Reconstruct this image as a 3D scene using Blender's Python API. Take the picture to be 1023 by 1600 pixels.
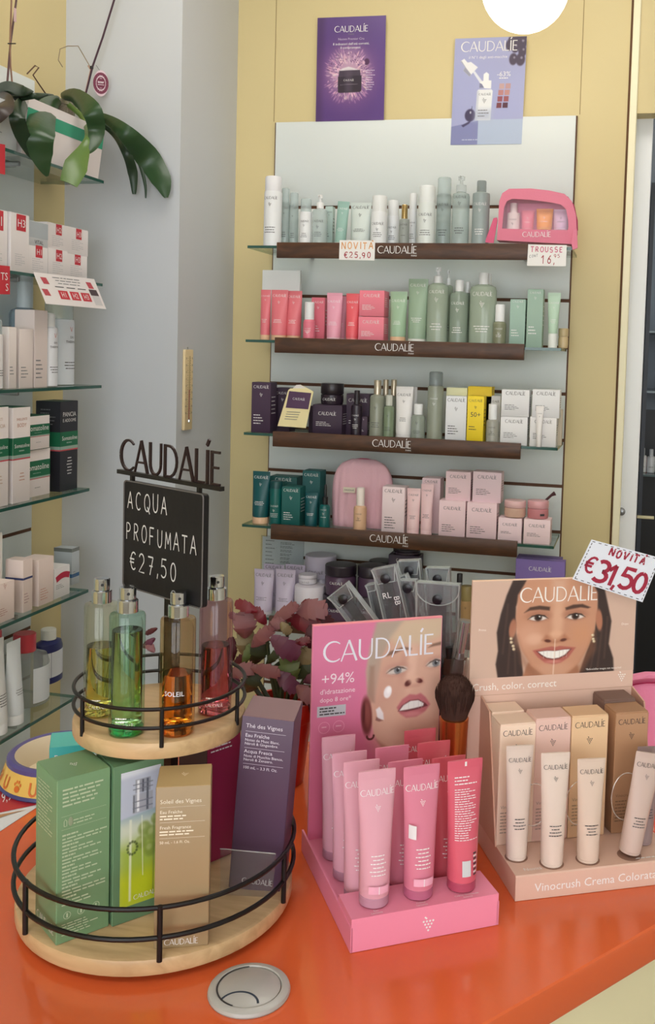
import bpy, math, random
import numpy as np
from mathutils import Vector, Matrix

for _o in list(bpy.data.objects):
    bpy.data.objects.remove(_o)
SC = bpy.context.scene
COL = SC.collection

# ---------------------------------------------------------------- camera
EYE = 1.5                                  # eye height above the floor, metres
F_PX, PPX, PPY = 1521.2, 656.14, 639.8     # focal length and principal point for a 1023 x 1600 frame
YAW, PITCH, ROLL = 0.2176, 0.0578, 0.0299
_cy, _sy = math.cos(YAW), math.sin(YAW)
FWD = Vector((-_sy*math.cos(PITCH), _cy*math.cos(PITCH), -math.sin(PITCH)))
_r0 = Vector((_cy, _sy, 0)); _u0 = _r0.cross(FWD)
RIGHT = math.cos(ROLL)*_r0 + math.sin(ROLL)*_u0
UP = -math.sin(ROLL)*_r0 + math.cos(ROLL)*_u0
cam_data = bpy.data.cameras.new('camera')
cam = bpy.data.objects.new('camera', cam_data); COL.objects.link(cam)
m = Matrix.Identity(4)
for i in range(3):
    m[i][0], m[i][1], m[i][2] = RIGHT[i], UP[i], -FWD[i]
m[2][3] = EYE
cam.matrix_world = m
cam_data.sensor_fit = 'HORIZONTAL'; cam_data.sensor_width = 36.0
cam_data.lens = F_PX*36.0/1023.0
cam_data.shift_x = (511.5-PPX)/1023.0
cam_data.shift_y = -(800-PPY)/1023.0
cam_data.clip_start = 0.02
SC.camera = cam

# ---------------------------------------------------------------- world, lights, exposure
W = bpy.data.worlds.new('world'); SC.world = W; W.use_nodes = True
bg = W.node_tree.nodes['Background']
bg.inputs[0].default_value = (0.93, 0.97, 1.0, 1); bg.inputs[1].default_value = 4.2

def area_light(name, loc, sx, sy, power, color, rot=(0, 0, 0)):
    l = bpy.data.lights.new(name, 'AREA'); l.shape = 'RECTANGLE'; l.size = sx; l.size_y = sy
    l.energy = power; l.color = color
    o = bpy.data.objects.new(name, l); o.location = loc; o.rotation_euler = rot; COL.objects.link(o)
    return o
area_light('ceiling_lamp', (-0.45, 1.75, 2.85), 1.4, 0.5, 10, (1.0, 0.95, 0.89))
area_light('ceiling_lamp', (-0.2, -0.6, 2.85), 1.2, 0.6, 9, (1.0, 0.96, 0.94))
SC.cycles.transparent_max_bounces = 48
SC.view_settings.view_transform = 'Standard'; SC.view_settings.look = 'None'
SC.view_settings.exposure = 0.25; SC.view_settings.gamma = 1.0; SC.view_settings.use_curve_mapping = False

# ---------------------------------------------------------------- measuring helpers: a photo pixel as a ray, met with a real plane
def ray(px, py):
    return FWD + RIGHT*((px-PPX)/F_PX) - UP*((py-PPY)/F_PX)
def at_y(px, py, Y):
    d = ray(px, py); return d*(Y/d.y) + Vector((0, 0, EYE))
def at_x(px, py, X):
    d = ray(px, py); return d*(X/d.x) + Vector((0, 0, EYE))
def at_z(px, py, Z):
    d = ray(px, py); return d*((Z-EYE)/d.z) + Vector((0, 0, EYE))
def at_d(px, py, D):
    return ray(px, py)*D + Vector((0, 0, EYE))

# ---------------------------------------------------------------- materials
def lin(c):
    out = []
    for v in c:
        v = v/255.0
        out.append(v/12.92 if v <= 0.04045 else ((v+0.055)/1.055)**2.4)
    return out
_M = {}
def mat(c, rough=0.45, metal=0.0, spec=0.5, coat=0.0, bump=0.0, bscale=200.0):
    k = ('p', tuple(c), rough, metal, spec, coat, bump, bscale)
    if k in _M: return _M[k]
    M = bpy.data.materials.new('surface_%d_%d_%d' % tuple(int(v) for v in c)); M.use_nodes = True
    b = M.node_tree.nodes['Principled BSDF']
    b.inputs['Base Color'].default_value = lin(c)+[1]
    b.inputs['Roughness'].default_value = rough; b.inputs['Metallic'].default_value = metal
    b.inputs['Specular IOR Level'].default_value = spec; b.inputs['Coat Weight'].default_value = coat
    b.inputs['Coat Roughness'].default_value = 0.08
    if bump:
        nt = M.node_tree; n = nt.nodes.new('ShaderNodeTexNoise'); n.inputs['Scale'].default_value = bscale
        tc = nt.nodes.new('ShaderNodeTexCoord'); nt.links.new(tc.outputs['Object'], n.inputs['Vector'])
        bp = nt.nodes.new('ShaderNodeBump'); bp.inputs['Strength'].default_value = bump; bp.inputs['Distance'].default_value = 0.002
        nt.links.new(n.outputs['Fac'], bp.inputs['Height']); nt.links.new(bp.outputs['Normal'], b.inputs['Normal'])
    _M[k] = M
    return M
def thin(tint, gloss=0.06, ior=1.4, haze=0.0, hazecol=(230, 235, 235)):
    """Thin clear plastic or thin-walled glass: tinted see-through, fresnel gloss, optional milky scatter."""
    k = ('t', tuple(tint), gloss, ior, haze, tuple(hazecol))
    if k in _M: return _M[k]
    M = bpy.data.materials.new('clear'); M.use_nodes = True; nt = M.node_tree; nt.nodes.clear()
    out = nt.nodes.new('ShaderNodeOutputMaterial'); tr = nt.nodes.new('ShaderNodeBsdfTransparent')
    tr.inputs[0].default_value = [v**.35 for v in lin(tint)]+[1]        # each wall of a sheet takes its share of the tint
    gl = nt.nodes.new('ShaderNodeBsdfGlossy'); gl.inputs['Roughness'].default_value = gloss
    fr = nt.nodes.new('ShaderNodeFresnel'); ge = nt.nodes.new('ShaderNodeNewGeometry')
    mr = nt.nodes.new('ShaderNodeMapRange'); mr.inputs[3].default_value = ior; mr.inputs[4].default_value = 1/ior   # same faint mirror from both sides of the sheet
    nt.links.new(ge.outputs['Backfacing'], mr.inputs[0]); nt.links.new(mr.outputs[0], fr.inputs[0])
    mx = nt.nodes.new('ShaderNodeMixShader'); nt.links.new(fr.outputs[0], mx.inputs[0])
    src = tr.outputs[0]
    if haze:
        df = nt.nodes.new('ShaderNodeBsdfDiffuse'); df.inputs[0].default_value = lin(hazecol)+[1]
        m2 = nt.nodes.new('ShaderNodeMixShader'); m2.inputs[0].default_value = haze
        nt.links.new(tr.outputs[0], m2.inputs[1]); nt.links.new(df.outputs[0], m2.inputs[2]); src = m2.outputs[0]
    nt.links.new(src, mx.inputs[1]); nt.links.new(gl.outputs[0], mx.inputs[2]); nt.links.new(mx.outputs[0], out.inputs[0])
    _M[k] = M
    return M
def liquid(c, ior=1.33, rough=0.0):
    k = ('l', tuple(c), ior, rough)
    if k in _M: return _M[k]
    M = bpy.data.materials.new('liquid'); M.use_nodes = True
    b = M.node_tree.nodes['Principled BSDF']
    b.inputs['Base Color'].default_value = lin(c)+[1]; b.inputs['Transmission Weight'].default_value = 1.0
    b.inputs['Roughness'].default_value = rough; b.inputs['IOR'].default_value = ior
    _M[k] = M
    return M
def glow(c, s):
    M = bpy.data.materials.new('lamp_glow'); M.use_nodes = True
    b = M.node_tree.nodes['Principled BSDF']; b.inputs['Base Color'].default_value = lin(c)+[1]
    b.inputs['Emission Color'].default_value = lin(c)+[1]; b.inputs['Emission Strength'].default_value = s
    return M
def wood(c1, c2, scale=6.0, rough=0.45, axis=(1, 6, 6)):
    k = ('w', tuple(c1), tuple(c2), scale, rough, axis)
    if k in _M: return _M[k]
    M = bpy.data.materials.new('wood'); M.use_nodes = True; nt = M.node_tree
    b = nt.nodes['Principled BSDF']; b.inputs['Roughness'].default_value = rough
    tc = nt.nodes.new('ShaderNodeTexCoord'); mp = nt.nodes.new('ShaderNodeMapping'); mp.inputs['Scale'].default_value = axis
    n = nt.nodes.new('ShaderNodeTexNoise'); n.inputs['Scale'].default_value = scale; n.inputs['Detail'].default_value = 5; n.inputs['Distortion'].default_value = 1.2
    cr = nt.nodes.new('ShaderNodeValToRGB'); cr.color_ramp.elements[0].position = .35; cr.color_ramp.elements[1].position = .68
    cr.color_ramp.elements[0].color = lin(c1)+[1]; cr.color_ramp.elements[1].color = lin(c2)+[1]
    nt.links.new(tc.outputs['Object'], mp.inputs[0]); nt.links.new(mp.outputs[0], n.inputs['Vector'])
    nt.links.new(n.outputs['Fac'], cr.inputs[0]); nt.links.new(cr.outputs[0], b.inputs['Base Color'])
    _M[k] = M
    return M
def paint(c, var=0.06, scale=2.0, rough=0.6):
    """Wall paint or laminate: one colour with a faint uneven tone."""
    k = ('wp', tuple(c), var, scale, rough)
    if k in _M: return _M[k]
    M = bpy.data.materials.new('wall_paint'); M.use_nodes = True; nt = M.node_tree
    b = nt.nodes['Principled BSDF']; b.inputs['Roughness'].default_value = rough
    tc = nt.nodes.new('ShaderNodeTexCoord'); n = nt.nodes.new('ShaderNodeTexNoise'); n.inputs['Scale'].default_value = scale; n.inputs['Detail'].default_value = 3
    cr = nt.nodes.new('ShaderNodeValToRGB'); a = [v*(1-var) for v in c]; z = [min(255, v*(1+var)) for v in c]
    cr.color_ramp.elements[0].color = lin(a)+[1]; cr.color_ramp.elements[1].color = lin(z)+[1]
    cr.color_ramp.elements[0].position = .3; cr.color_ramp.elements[1].position = .7
    nt.links.new(tc.outputs['Object'], n.inputs['Vector']); nt.links.new(n.outputs['Fac'], cr.inputs[0]); nt.links.new(cr.outputs[0], b.inputs['Base Color'])
    _M[k] = M
    return M
_PM = None
def print_mat(rough=0.3):
    M = bpy.data.materials.new('printed_card'); M.use_nodes = True; nt = M.node_tree
    a = nt.nodes.new('ShaderNodeAttribute'); a.attribute_name = 'ink'
    nt.links.new(a.outputs['Color'], nt.nodes['Principled BSDF'].inputs['Base Color'])
    nt.nodes['Principled BSDF'].inputs['Roughness'].default_value = rough
    return M
PRINT = print_mat()
WHITE = mat((236, 236, 236)); INKW = mat((238, 236, 236), .4); INKD = mat((60, 58, 62), .5); INKG = mat((120, 120, 124), .5)
BLACK = mat((18, 16, 17), .4); CHROME = mat((205, 208, 212), .12, 1.0); STEEL = mat((150, 152, 155), .3, 1.0); GOLD = mat((190, 165, 115), .25, 1.0)

# ---------------------------------------------------------------- lettering
def ribbon(pts, w0, w1=None):
    """A flat stroke along a polyline: verts and quads, its width running from w0 to w1."""
    w1 = w0 if w1 is None else w1
    P = [np.array(p, float) for p in pts]; V = []; n = len(P)
    for i, p in enumerate(P):
        a = P[max(i-1, 0)]; b = P[min(i+1, n-1)]; t = b-a; t = t/(np.linalg.norm(t)+1e-9); nn = np.array((-t[1], t[0]))
        w = (w0+(w1-w0)*i/max(n-1, 1))/2
        V += [p+nn*w, p-nn*w]
    return V, [(2*i, 2*i+1, 2*i+3, 2*i+2) for i in range(n-1)]
def merge(parts):
    V, Fc = [], []
    for v, f in parts:
        o = len(V); V += [tuple(p) for p in v]; Fc += [tuple(i+o for i in q) for q in f]
    return np.array(V, float).reshape(-1, 2), Fc
def arc(cx, cy, rx, ry, a0, a1, n=10):
    return [(cx+rx*math.cos(math.radians(a0+(a1-a0)*i/n)), cy+ry*math.sin(math.radians(a0+(a1-a0)*i/n))) for i in range(n+1)]
def logo_shape():
    T, t = .105, .06
    def S(*p, w=T): return ribbon(p, w)
    g = {
     'C': (.84, [ribbon(arc(.5, .5, .45, .47, 48, 180, 9), .05, T+.02), ribbon(arc(.5, .5, .45, .47, 180, 312, 9), T+.02, .05)]),
     'A': (.82, [S((.03, 0), (.4, 1), w=t), S((.39, 1), (.78, 0), w=T), S((.17, .33), (.66, .33), w=t)]),
     'U': (.82, [S((.1, 1), (.1, .36), w=T), ribbon(arc(.4, .36, .3, .33, 180, 360, 9), T, t), S((.7, .36), (.7, 1), w=t+.01)]),
     'D': (.86, [S((.11, 0), (.11, 1), w=T), ribbon([(.11, .96), (.3, .96)]+arc(.33, .5, .42, .46, 90, -90, 10)+[(.3, .04), (.11, .04)], .075)]),
     'L': (.55, [S((.1, 1), (.1, 0), w=T), S((.1, .04), (.52, .04), w=.08)]),
     'I': (.24, [S((.12, 0), (.12, 1), w=T), S((.09, 1.12), (.2, 1.3), w=.1)]),
     'E': (.55, [S((.1, 0), (.1, 1), w=T), S((.1, .96), (.5, .96), w=.075), S((.1, .52), (.44, .52), w=.07), S((.1, .04), (.52, .04), w=.08)]),
    }
    x, parts = 0, []
    for ch in 'CAUDALIE':
        wdt, ps = g[ch]
        for v, f in ps: parts.append(([(p[0]+x, p[1]) for p in v], f))
        x += wdt
    V, Fc = merge(parts); V[:, 0] -= x/2
    return V/x, Fc                       # total width 1, origin at the middle of the baseline
LOGO = logo_shape(); LOGO_H = 1/ (0.84+.82*2+.82+.86+.55+.24+.55)
def grape_shape():
    parts = []
    for r, n in enumerate((4, 3, 2, 1)):
        for i in range(n):
            cx, cy = (i-(n-1)/2)*.26, .3-.24*r
            parts.append(([(cx+.09*math.cos(k*math.pi/3), cy+.09*math.sin(k*math.pi/3)) for k in range(6)], [(0, 1, 2, 3, 4, 5)]))
    parts.append(ribbon([(-.12, .5), (-.3, .66)], .12))
    return merge(parts)
GRAPE = grape_shape()
_T = {}
def text_shape(s):
    """Printed text as flat faces: height of a capital = 1, origin at the left end of the baseline."""
    if s in _T: return _T[s]
    cu = bpy.data.curves.new('lettering', 'FONT'); cu.body = s; cu.resolution_u = 2; cu.size = 1.0
    o = bpy.data.objects.new('lettering', cu); COL.objects.link(o)
    bpy.context.view_layer.update()
    me = bpy.data.meshes.new_from_object(o.evaluated_get(bpy.context.evaluated_depsgraph_get()))
    V = np.array([v.co[:2] for v in me.vertices], float).reshape(-1, 2)/0.7
    Fc = [tuple(p.vertices) for p in me.polygons]
    bpy.data.objects.remove(o); bpy.data.curves.remove(cu); bpy.data.meshes.remove(me)
    _T[s] = (V, Fc)
    return _T[s]
SF = {  # hand-drawn single-stroke letters on a 0..1 box
 'A': [[(0, 0), (.45, 1), (.9, 0)], [(.16, .36), (.76, .36)]], 'C': [arc(.5, .5, .45, .5, 50, 310, 10)],
 'Q': [arc(.5, .52, .45, .48, 0, 360, 14), [(.55, .3), (.95, -.08)]], 'U': [[(.08, 1), (.1, .35)]+arc(.45, .35, .35, .35, 190, 350, 7)+[(.82, 1)]],
 'P': [[(.1, 0), (.1, 1)]+arc(.35, .74, .42, .26, 90, -90, 8)+[(.1, .48)]], 'R': [[(.1, 0), (.1, 1)]+arc(.35, .74, .42, .26, 90, -90, 8)+[(.1, .48)], [(.35, .48), (.85, 0)]],
 'O': [arc(.5, .5, .42, .5, 90, 450, 14)], 'F': [[(.1, 0), (.1, 1), (.8, 1)], [(.1, .52), (.65, .52)]],
 'M': [[(.02, 0), (.12, 1), (.5, .3), (.88, 1), (.98, 0)]], 'T': [[(0, 1), (.9, 1)], [(.45, 1), (.45, 0)]],
 'N': [[(.08, 0), (.08, 1), (.85, 0), (.85, 1)]], 'V': [[(0, 1), (.45, 0), (.9, 1)]], 'I': [[(.2, 0), (.2, 1)]], 'S': [arc(.45, .74, .36, .26, 40, 250, 8)+arc(.45, .25, .38, .26, 80, -150, 8)],
 'E': [[(.8, 1), (.1, 1), (.1, 0), (.8, 0)], [(.1, .52), (.65, .52)]], '\u20ac': [arc(.6, .5, .45, .5, 50, 310, 10), [(0, .6), (.7, .6)], [(0, .4), (.65, .4)]],
 '0': [arc(.45, .5, .36, .5, 90, 450, 14)], '1': [[(.05, .7), (.42, 1), (.42, 0)]], '2': [arc(.42, .7, .36, .3, 160, -30, 8)+[(.05, 0), (.85, 0)]],
 '3': [arc(.4, .74, .34, .26, 140, -80, 8)+arc(.4, .25, .4, .26, 80, -140, 9)], '5': [[(.8, 1), (.2, 1), (.12, .55)]+arc(.4, .32, .4, .32, 110, -140, 9)],
 '6': [[(.7, 1), (.2, .55)]+arc(.42, .28, .34, .28, 160, -200, 12)], '7': [[(.05, 1), (.8, 1), (.35, 0)], [(.25, .5), (.75, .5)]], '9': [arc(.42, .7, .34, .28, 0, 360, 12)+[(.7, .3), (.5, 0)]],
 ',': [[(.15, .1), (.05, -.2)]], 'G': [arc(.5, .5, .45, .5, 50, 330, 10)+[(.92, .45), (.55, .45)]], 'B': [[(.1, 0), (.1, 1)]+arc(.35, .76, .38, .24, 90, -90, 7)+arc(.35, .26, .45, .26, 90, -90, 8)+[(.1, 0)]],
 'L': [[(.1, 1), (.1, 0), (.7, 0)]], 'H': [[(.1, 0), (.1, 1)], [(.8, 0), (.8, 1)], [(.1, .5), (.8, .5)]], '`': [[(-.75, 1.35), (-.5, 1.15)]], '-': [[(.1, .5), (.6, .5)]],
}
def hand_shape(s, w=.1, adv=1.12, wob=0.0, seed=3):
    rng = random.Random(seed); x = 0; parts = []
    for ch in s:
        if ch == ' ': x += .6; continue
        dy = rng.uniform(-wob, wob); sc = 1+rng.uniform(-wob, wob)
        for st in SF[ch]:
            q = [(x+p[0]*.8*sc, p[1]*sc+dy) for p in st]
            if len(q) <= 5: parts += [ribbon(q[i:i+2], w) for i in range(len(q)-1)]      # straight strokes keep their width at corners
            else: parts.append(ribbon(q, w))
        x += {'I': .55, ',': .45, '`': 0.0}.get(ch, adv)
    V, Fc = merge(parts)
    return V, Fc, x-(adv-.8)

# ---------------------------------------------------------------- mesh building
class MB:
    def __init__(s): s.V = []; s.F = []; s.K = []; s.mats = []
    def slot(s, M):
        if M not in s.mats: s.mats.append(M)
        return s.mats.index(M)
    def add(s, V, Fc, M):
        o = len(s.V); s.V += [tuple(v) for v in V]; k = s.slot(M)
        for f in Fc: s.F.append(tuple(i+o for i in f)); s.K.append(k)
    def box(s, x0, x1, y0, y1, z0, z1, M, ch=0.0):
        c = min(ch, (x1-x0)*.4, (y1-y0)*.4, (z1-z0)*.4)
        if c <= 0:
            V = [(x, y, z) for x in (x0, x1) for y in (y0, y1) for z in (z0, z1)]
            s.add(V, [(0, 1, 3, 2), (4, 6, 7, 5), (0, 4, 5, 1), (2, 3, 7, 6), (0, 2, 6, 4), (1, 5, 7, 3)], M); return
        def ring(i, z): return [(x0+i+c, y0+i, z), (x1-i-c, y0+i, z), (x1-i, y0+i+c, z), (x1-i, y1-i-c, z), (x1-i-c, y1-i, z), (x0+i+c, y1-i, z), (x0+i, y1-i-c, z), (x0+i, y0+i+c, z)]
        s.loft([ring(c*.7, z0), ring(0, z0+c), ring(0, z1-c), ring(c*.7, z1)], M)
    def loft(s, rings, M, cap0=True, cap1=True):
        n = len(rings[0]); V = [p for r in rings for p in r]; Fc = []
        for j in range(len(rings)-1):
            for i in range(n):
                a, b = j*n+i, j*n+(i+1) % n; Fc.append((a, b, b+n, a+n))
        if cap0: Fc.append(tuple(range(n-1, -1, -1)))
        if cap1: Fc.append(tuple(range((len(rings)-1)*n, len(rings)*n)))
        s.add(V, Fc, M)
    def lathe(s, prof, M, n=20, cx=0, cy=0, sx=1, sy=1, cap0=True, cap1=True):
        s.loft([[(cx+sx*r*math.cos(2*math.pi*i/n), cy+sy*r*math.sin(2*math.pi*i/n), z) for i in range(n)] for r, z in prof], M, cap0, cap1)
    def tube(s, path, r, M, n=8, closed=False):
        P = [Vector(p) for p in path]; rings = []; L = len(P)
        rr = r if isinstance(r, (list, tuple)) else [r]*L
        u = None
        for i, p in enumerate(P):
            a = P[(i-1) % L] if closed else P[max(i-1, 0)]; b = P[(i+1) % L] if closed else P[min(i+1, L-1)]
            t = (b-a).normalized()
            if u is None: u = t.orthogonal().normalized()
            u = (u-t*u.dot(t)).normalized(); w = t.cross(u)
            rings.append([tuple(p+rr[i]*(u*math.cos(2*math.pi*k/n)+w*math.sin(2*math.pi*k/n))) for k in range(n)])
        if closed: rings.append(rings[0])
        s.loft(rings, M, not closed, not closed)
    def plate(s, poly, mapf, th, M):
        """A flat polygon (u,v) given thickness th behind the surface mapf(u, v, offset)."""
        n = len(poly); V = [mapf(u, v, 0) for u, v in poly]+[mapf(u, v, th) for u, v in poly]
        s.add(V, [tuple(range(n)), tuple(range(2*n-1, n-1, -1))]+[(i, i+n, (i+1) % n+n, (i+1) % n) for i in range(n)], M)
    def ink(s, shape, M, mapf, x=0, z=0, size=1.0, rot=0.0):
        V, Fc = shape[0], shape[1]
        if len(V) == 0: return
        c, sn = math.cos(rot), math.sin(rot)
        s.add([mapf(x+size*(a*c-b*sn), z+size*(a*sn+b*c)) for a, b in V], Fc, M)
    def logo(s, M, mapf, x, z, width): s.ink(LOGO, M, mapf, x, z, width)
    def grape(s, M, mapf, x, z, size): s.ink(GRAPE, M, mapf, x, z, size*1.5)
    def text(s, t, M, mapf, x, z, h, align='c', maxw=None, rot=0.0):
        V, Fc = text_shape(t)
        if len(V) == 0: return
        w = V[:, 0].max(); sc = h if not maxw or w*h <= maxw else maxw/w
        V2 = V.copy(); V2[:, 0] -= {'c': w/2, 'l': 0, 'r': w}[align]
        s.ink((V2, Fc), M, mapf, x, z, sc, rot)
    def rect(s, M, mapf, x0, x1, z0, z1, nx=1):
        V, Fc = [], []
        for i in range(nx+1):
            x = x0+(x1-x0)*i/nx; V += [mapf(x, z0), mapf(x, z1)]
        s.add(V, [(2*i, 2*i+2, 2*i+3, 2*i+1) for i in range(nx)], M)
    def lines(s, M, mapf, x0, x1, z, n, gap, h, seed=0, align='l'):
        """Rows of print too small to read: short dashes of word length."""
        rg = random.Random(seed)
        for r in range(n):
            e = x0+(x1-x0)*rg.uniform(.55, 1.0); x = x0
            if align == 'c': d = (x1-e)/2; x += d; e += d
            while x < e-(x1-x0)*.03:
                wd = min(e-x, (x1-x0)*rg.uniform(.07, .24)); s.rect(M, mapf, x, x+wd, z-r*gap, z-r*gap+h); x += wd+(x1-x0)*.03
    def build(s, name, parent=None, sharp=35):
        me = bpy.data.meshes.new(name); me.from_pydata(s.V, [], s.F)
        for M in s.mats: me.materials.append(M)
        me.polygons.foreach_set('material_index', s.K)
        me.polygons.foreach_set('use_smooth', [True]*len(s.F)); me.update()
        me.set_sharp_from_angle(angle=math.radians(sharp))
        o = bpy.data.objects.new(name, me); COL.objects.link(o)
        if parent: o.parent = parent
        return o
def root(name, label=None, cat=None, group=None):
    o = bpy.data.objects.new(name, None); o.empty_display_size = .02; COL.objects.link(o)
    return tag(o, label, cat, group)
def tag(o, label=None, cat=None, group=None):
    if label: o['label'] = label
    if cat: o['category'] = cat
    if group: o['group'] = group
    return o
def struct(o, label=None, cat=None):
    o['kind'] = 'structure'; o['label'] = label or o.name; o['category'] = cat or o.name.split('_')[0]
    return o
def front(y): return lambda u, v: (u, y, v)
def cyl(R, cy=0, sy=1): return lambda u, v: (R*math.sin(u/R), cy-R*sy*math.cos(u/R), v)

# ---------------------------------------------------------------- printed pictures: a fine grid of ink colours on a flat sheet
def smooth(d, s): 
    t = np.clip(.5-d/(2*s), 0, 1); return t*t*(3-2*t)
def ell(X, Y, cx, cy, rx, ry, rot=0, soft=.15):
    c, s_ = math.cos(math.radians(rot)), math.sin(math.radians(rot)); dx, dy = X-cx, Y-cy
    u, v = (dx*c+dy*s_)/rx, (-dx*s_+dy*c)/ry
    return smooth(np.sqrt(u*u+v*v)-1, soft)
def pol(X, Y, pts, soft=4.0):
    P = np.array(pts, float); inside = np.zeros(X.shape, bool); D = np.full(X.shape, 1e9)
    for i in range(len(P)):
        a, b = P[i], P[(i+1) % len(P)]
        cond = ((a[1] > Y) != (b[1] > Y)); xi = (b[0]-a[0])*(Y-a[1])/((b[1]-a[1]) if b[1] != a[1] else 1e-9)+a[0]
        inside ^= cond & (X < xi)
        ab = b-a; t = np.clip(((X-a[0])*ab[0]+(Y-a[1])*ab[1])/(ab@ab+1e-9), 0, 1)
        D = np.minimum(D, np.hypot(X-a[0]-t*ab[0], Y-a[1]-t*ab[1]))
    return smooth(np.where(inside, -D, D), soft)
class Pic:
    def __init__(s, X, Y, base): s.X, s.Y = X, Y; s.C = np.ones(X.shape+(3,))*np.array(base, float)
    def put(s, mask, c, a=1.0):
        mk = (mask*a)[..., None]; s.C = s.C*(1-mk)+np.array(c, float)*mk
    def e(s, cx, cy, rx, ry, c, rot=0, soft=.15, a=1.0): s.put(ell(s.X, s.Y, cx, cy, rx, ry, rot, soft), c, a)
    def p(s, pts, c, soft=4.0, a=1.0): s.put(pol(s.X, s.Y, pts, soft), c, a)
def picture(name, pic, corners, parent=None):
    """corners: the four world or local corners TL, TR, BL, BR of the sheet."""
    H, Wd = pic.X.shape; TL, TR, BL, BR = [np.array(c, float) for c in corners]
    u = np.linspace(0, 1, Wd)[None, :, None]; v = np.linspace(0, 1, H)[:, None, None]
    P = (TL*(1-u)+TR*u)*(1-v)+(BL*(1-u)+BR*u)*v
    idx = np.arange(H*Wd).reshape(H, Wd)
    Fc = np.stack([idx[:-1, :-1], idx[1:, :-1], idx[1:, 1:], idx[:-1, 1:]], -1).reshape(-1, 4)
    me = bpy.data.meshes.new(name); me.from_pydata(P.reshape(-1, 3).tolist(), [], Fc.tolist())
    c = np.clip(pic.C.reshape(-1, 3)/255., 0, 1); c = np.where(c <= .04045, c/12.92, ((c+.055)/1.055)**2.4)
    at = me.color_attributes.new('ink', 'FLOAT_COLOR', 'POINT'); at.data.foreach_set('color', np.c_[c, np.ones(len(c))].astype(np.float32).ravel())
    me.materials.append(PRINT); me.update()
    o = bpy.data.objects.new(name, me); COL.objects.link(o)
    if parent: o.parent = parent
    return o
# ================================================================= the room
YW, XL, XC, YP = 2.640, -1.477, -1.151, 2.305      # back panel front, left wall, pillar side, pillar front
YWALL = YW+.012
YELLOW = paint((214, 197, 146), .02, 1.2, .5); PALE = paint((200, 204, 209), .02, 1.0, .6)
MDF = mat((92, 58, 36), .7); LAMI = paint((216, 222, 220), .015, 1.5, .4); CREAM = mat((246, 238, 204), .5)
def slab(name, x0, x1, y0, y1, z0, z1, M, ch=0, parent=None, lab=None, cat=None):
    b = MB(); b.box(x0, x1, y0, y1, z0, z1, M, ch); o = b.build(name, parent)
    if parent is None: struct(o, lab, cat)
    return o
slab('floor', -1.7, 2.3, -2.5, 4.2, -.05, 0, paint((150, 140, 128), .08, 5, .4), lab='grey shop floor below the counter')
slab('ceiling', -1.7, 2.3, -2.5, 4.2, 3.0, 3.05, paint((235, 232, 224), .02), lab='white ceiling above the shop')
XG = at_y(972, 400, YW).x
XT0, XT1 = XG+.003, at_y(985.3, 400, YW).x
wb = slab('wall_back', -1.6, XG-.003, YWALL, YWALL+.1, 0, 3.0, YELLOW, lab='yellow laminated back wall behind the shelf unit')
xs1, xs2 = at_y(430, 90, YWALL).x, at_y(909, 90, YWALL).x
for x in (xs1, xs2):
    slab('panel_joint', x-.0009, x+.0009, YWALL-.0008, YWALL+.002, 2.145, 3.0, mat((150, 128, 84), .7), parent=wb)
slab('wall_left', XL-.1, XL, -2.4, YP+.1, 0, 3.0, YELLOW, lab='yellow side wall behind the side glass shelves')
slab('wall_pillar', XL-.1, XC, YP, YWALL+.05, 0, 3.0, PALE, 0, lab='pale grey wall pillar between the side shelves and the back wall', cat='wall')
# right end of the wall: groove, cream jamb strip, lintel, white jamb, dark room
slab('trim_1', XG-.003, XG+.003, YW+.01, YW+.06, 0, 3.0, mat((96, 62, 30), .7), lab='thin dark groove beside the cream jamb strip', cat='trim')
slab('trim_2', XT0, XT1, YW-.006, YW+.10, 0, 3.0, CREAM, .002, lab='cream upright jamb strip at the end of the yellow wall', cat='trim')
zl = at_y(1005, 177, YW).z
slab('wall_lintel', XT1, 1.6, YW, YW+.06, zl, 3.0, YELLOW, lab='beige wall above the dark doorway', cat='wall')
dj = root('door_1'); struct(dj, 'white door frame beside the cream strip with a round knob', 'door')
x0 = at_y(984, 400, YW+.06).x-.015; x1 = at_y(1011.5, 400, YW+.06).x
slab('door_frame', x0, x1, YW+.06, YW+.10, 0, zl+.02, mat((242, 244, 246), .45), .002, dj)
b = MB(); p = at_y(970.5, 799, YW+.06); b.lathe([(.0, 0), (.009, .0), (.011, .004), (.010, .010), (.004, .013)], STEEL, 16)
kn = b.build('knob', dj); kn.location = (p.x, YW+.06, p.z); kn.rotation_euler = (math.pi/2, 0, 0)
for z in (537, 552):
    p = at_y(977, z, YW+.06); slab('screw_hole', p.x-.002, p.x+.002, YW+.0585, YW+.061, p.z-.002, p.z+.002, BLACK, 0, dj)
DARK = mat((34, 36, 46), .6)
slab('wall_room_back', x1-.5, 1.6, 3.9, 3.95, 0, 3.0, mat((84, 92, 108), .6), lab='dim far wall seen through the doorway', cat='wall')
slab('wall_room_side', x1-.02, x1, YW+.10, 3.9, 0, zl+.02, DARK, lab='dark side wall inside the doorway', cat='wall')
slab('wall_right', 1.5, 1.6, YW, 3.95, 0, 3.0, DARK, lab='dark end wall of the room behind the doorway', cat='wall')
cb = root('dark_cabinet', 'dark glass-shelved cabinet in the dim room behind the doorway', 'cabinet')
xa, ya = x1+.01, YW+.5
zm = at_y(1018, 640, ya+.3).z; slab('back_panel', xa, xa+.5, ya+.3, ya+.32, 0, zm, BLACK, 0, cb); slab('back_panel', xa, xa+.5, ya+.3, ya+.32, zm, 2.05, mat((128, 138, 152), .5), 0, cb); slab('side_panel', xa-.005, xa+.008, ya, ya+.3, 0, 2.05, mat((60, 64, 74), .4), 0, cb)  # back panel: lit upper part and dark lower part put into its colours
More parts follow.
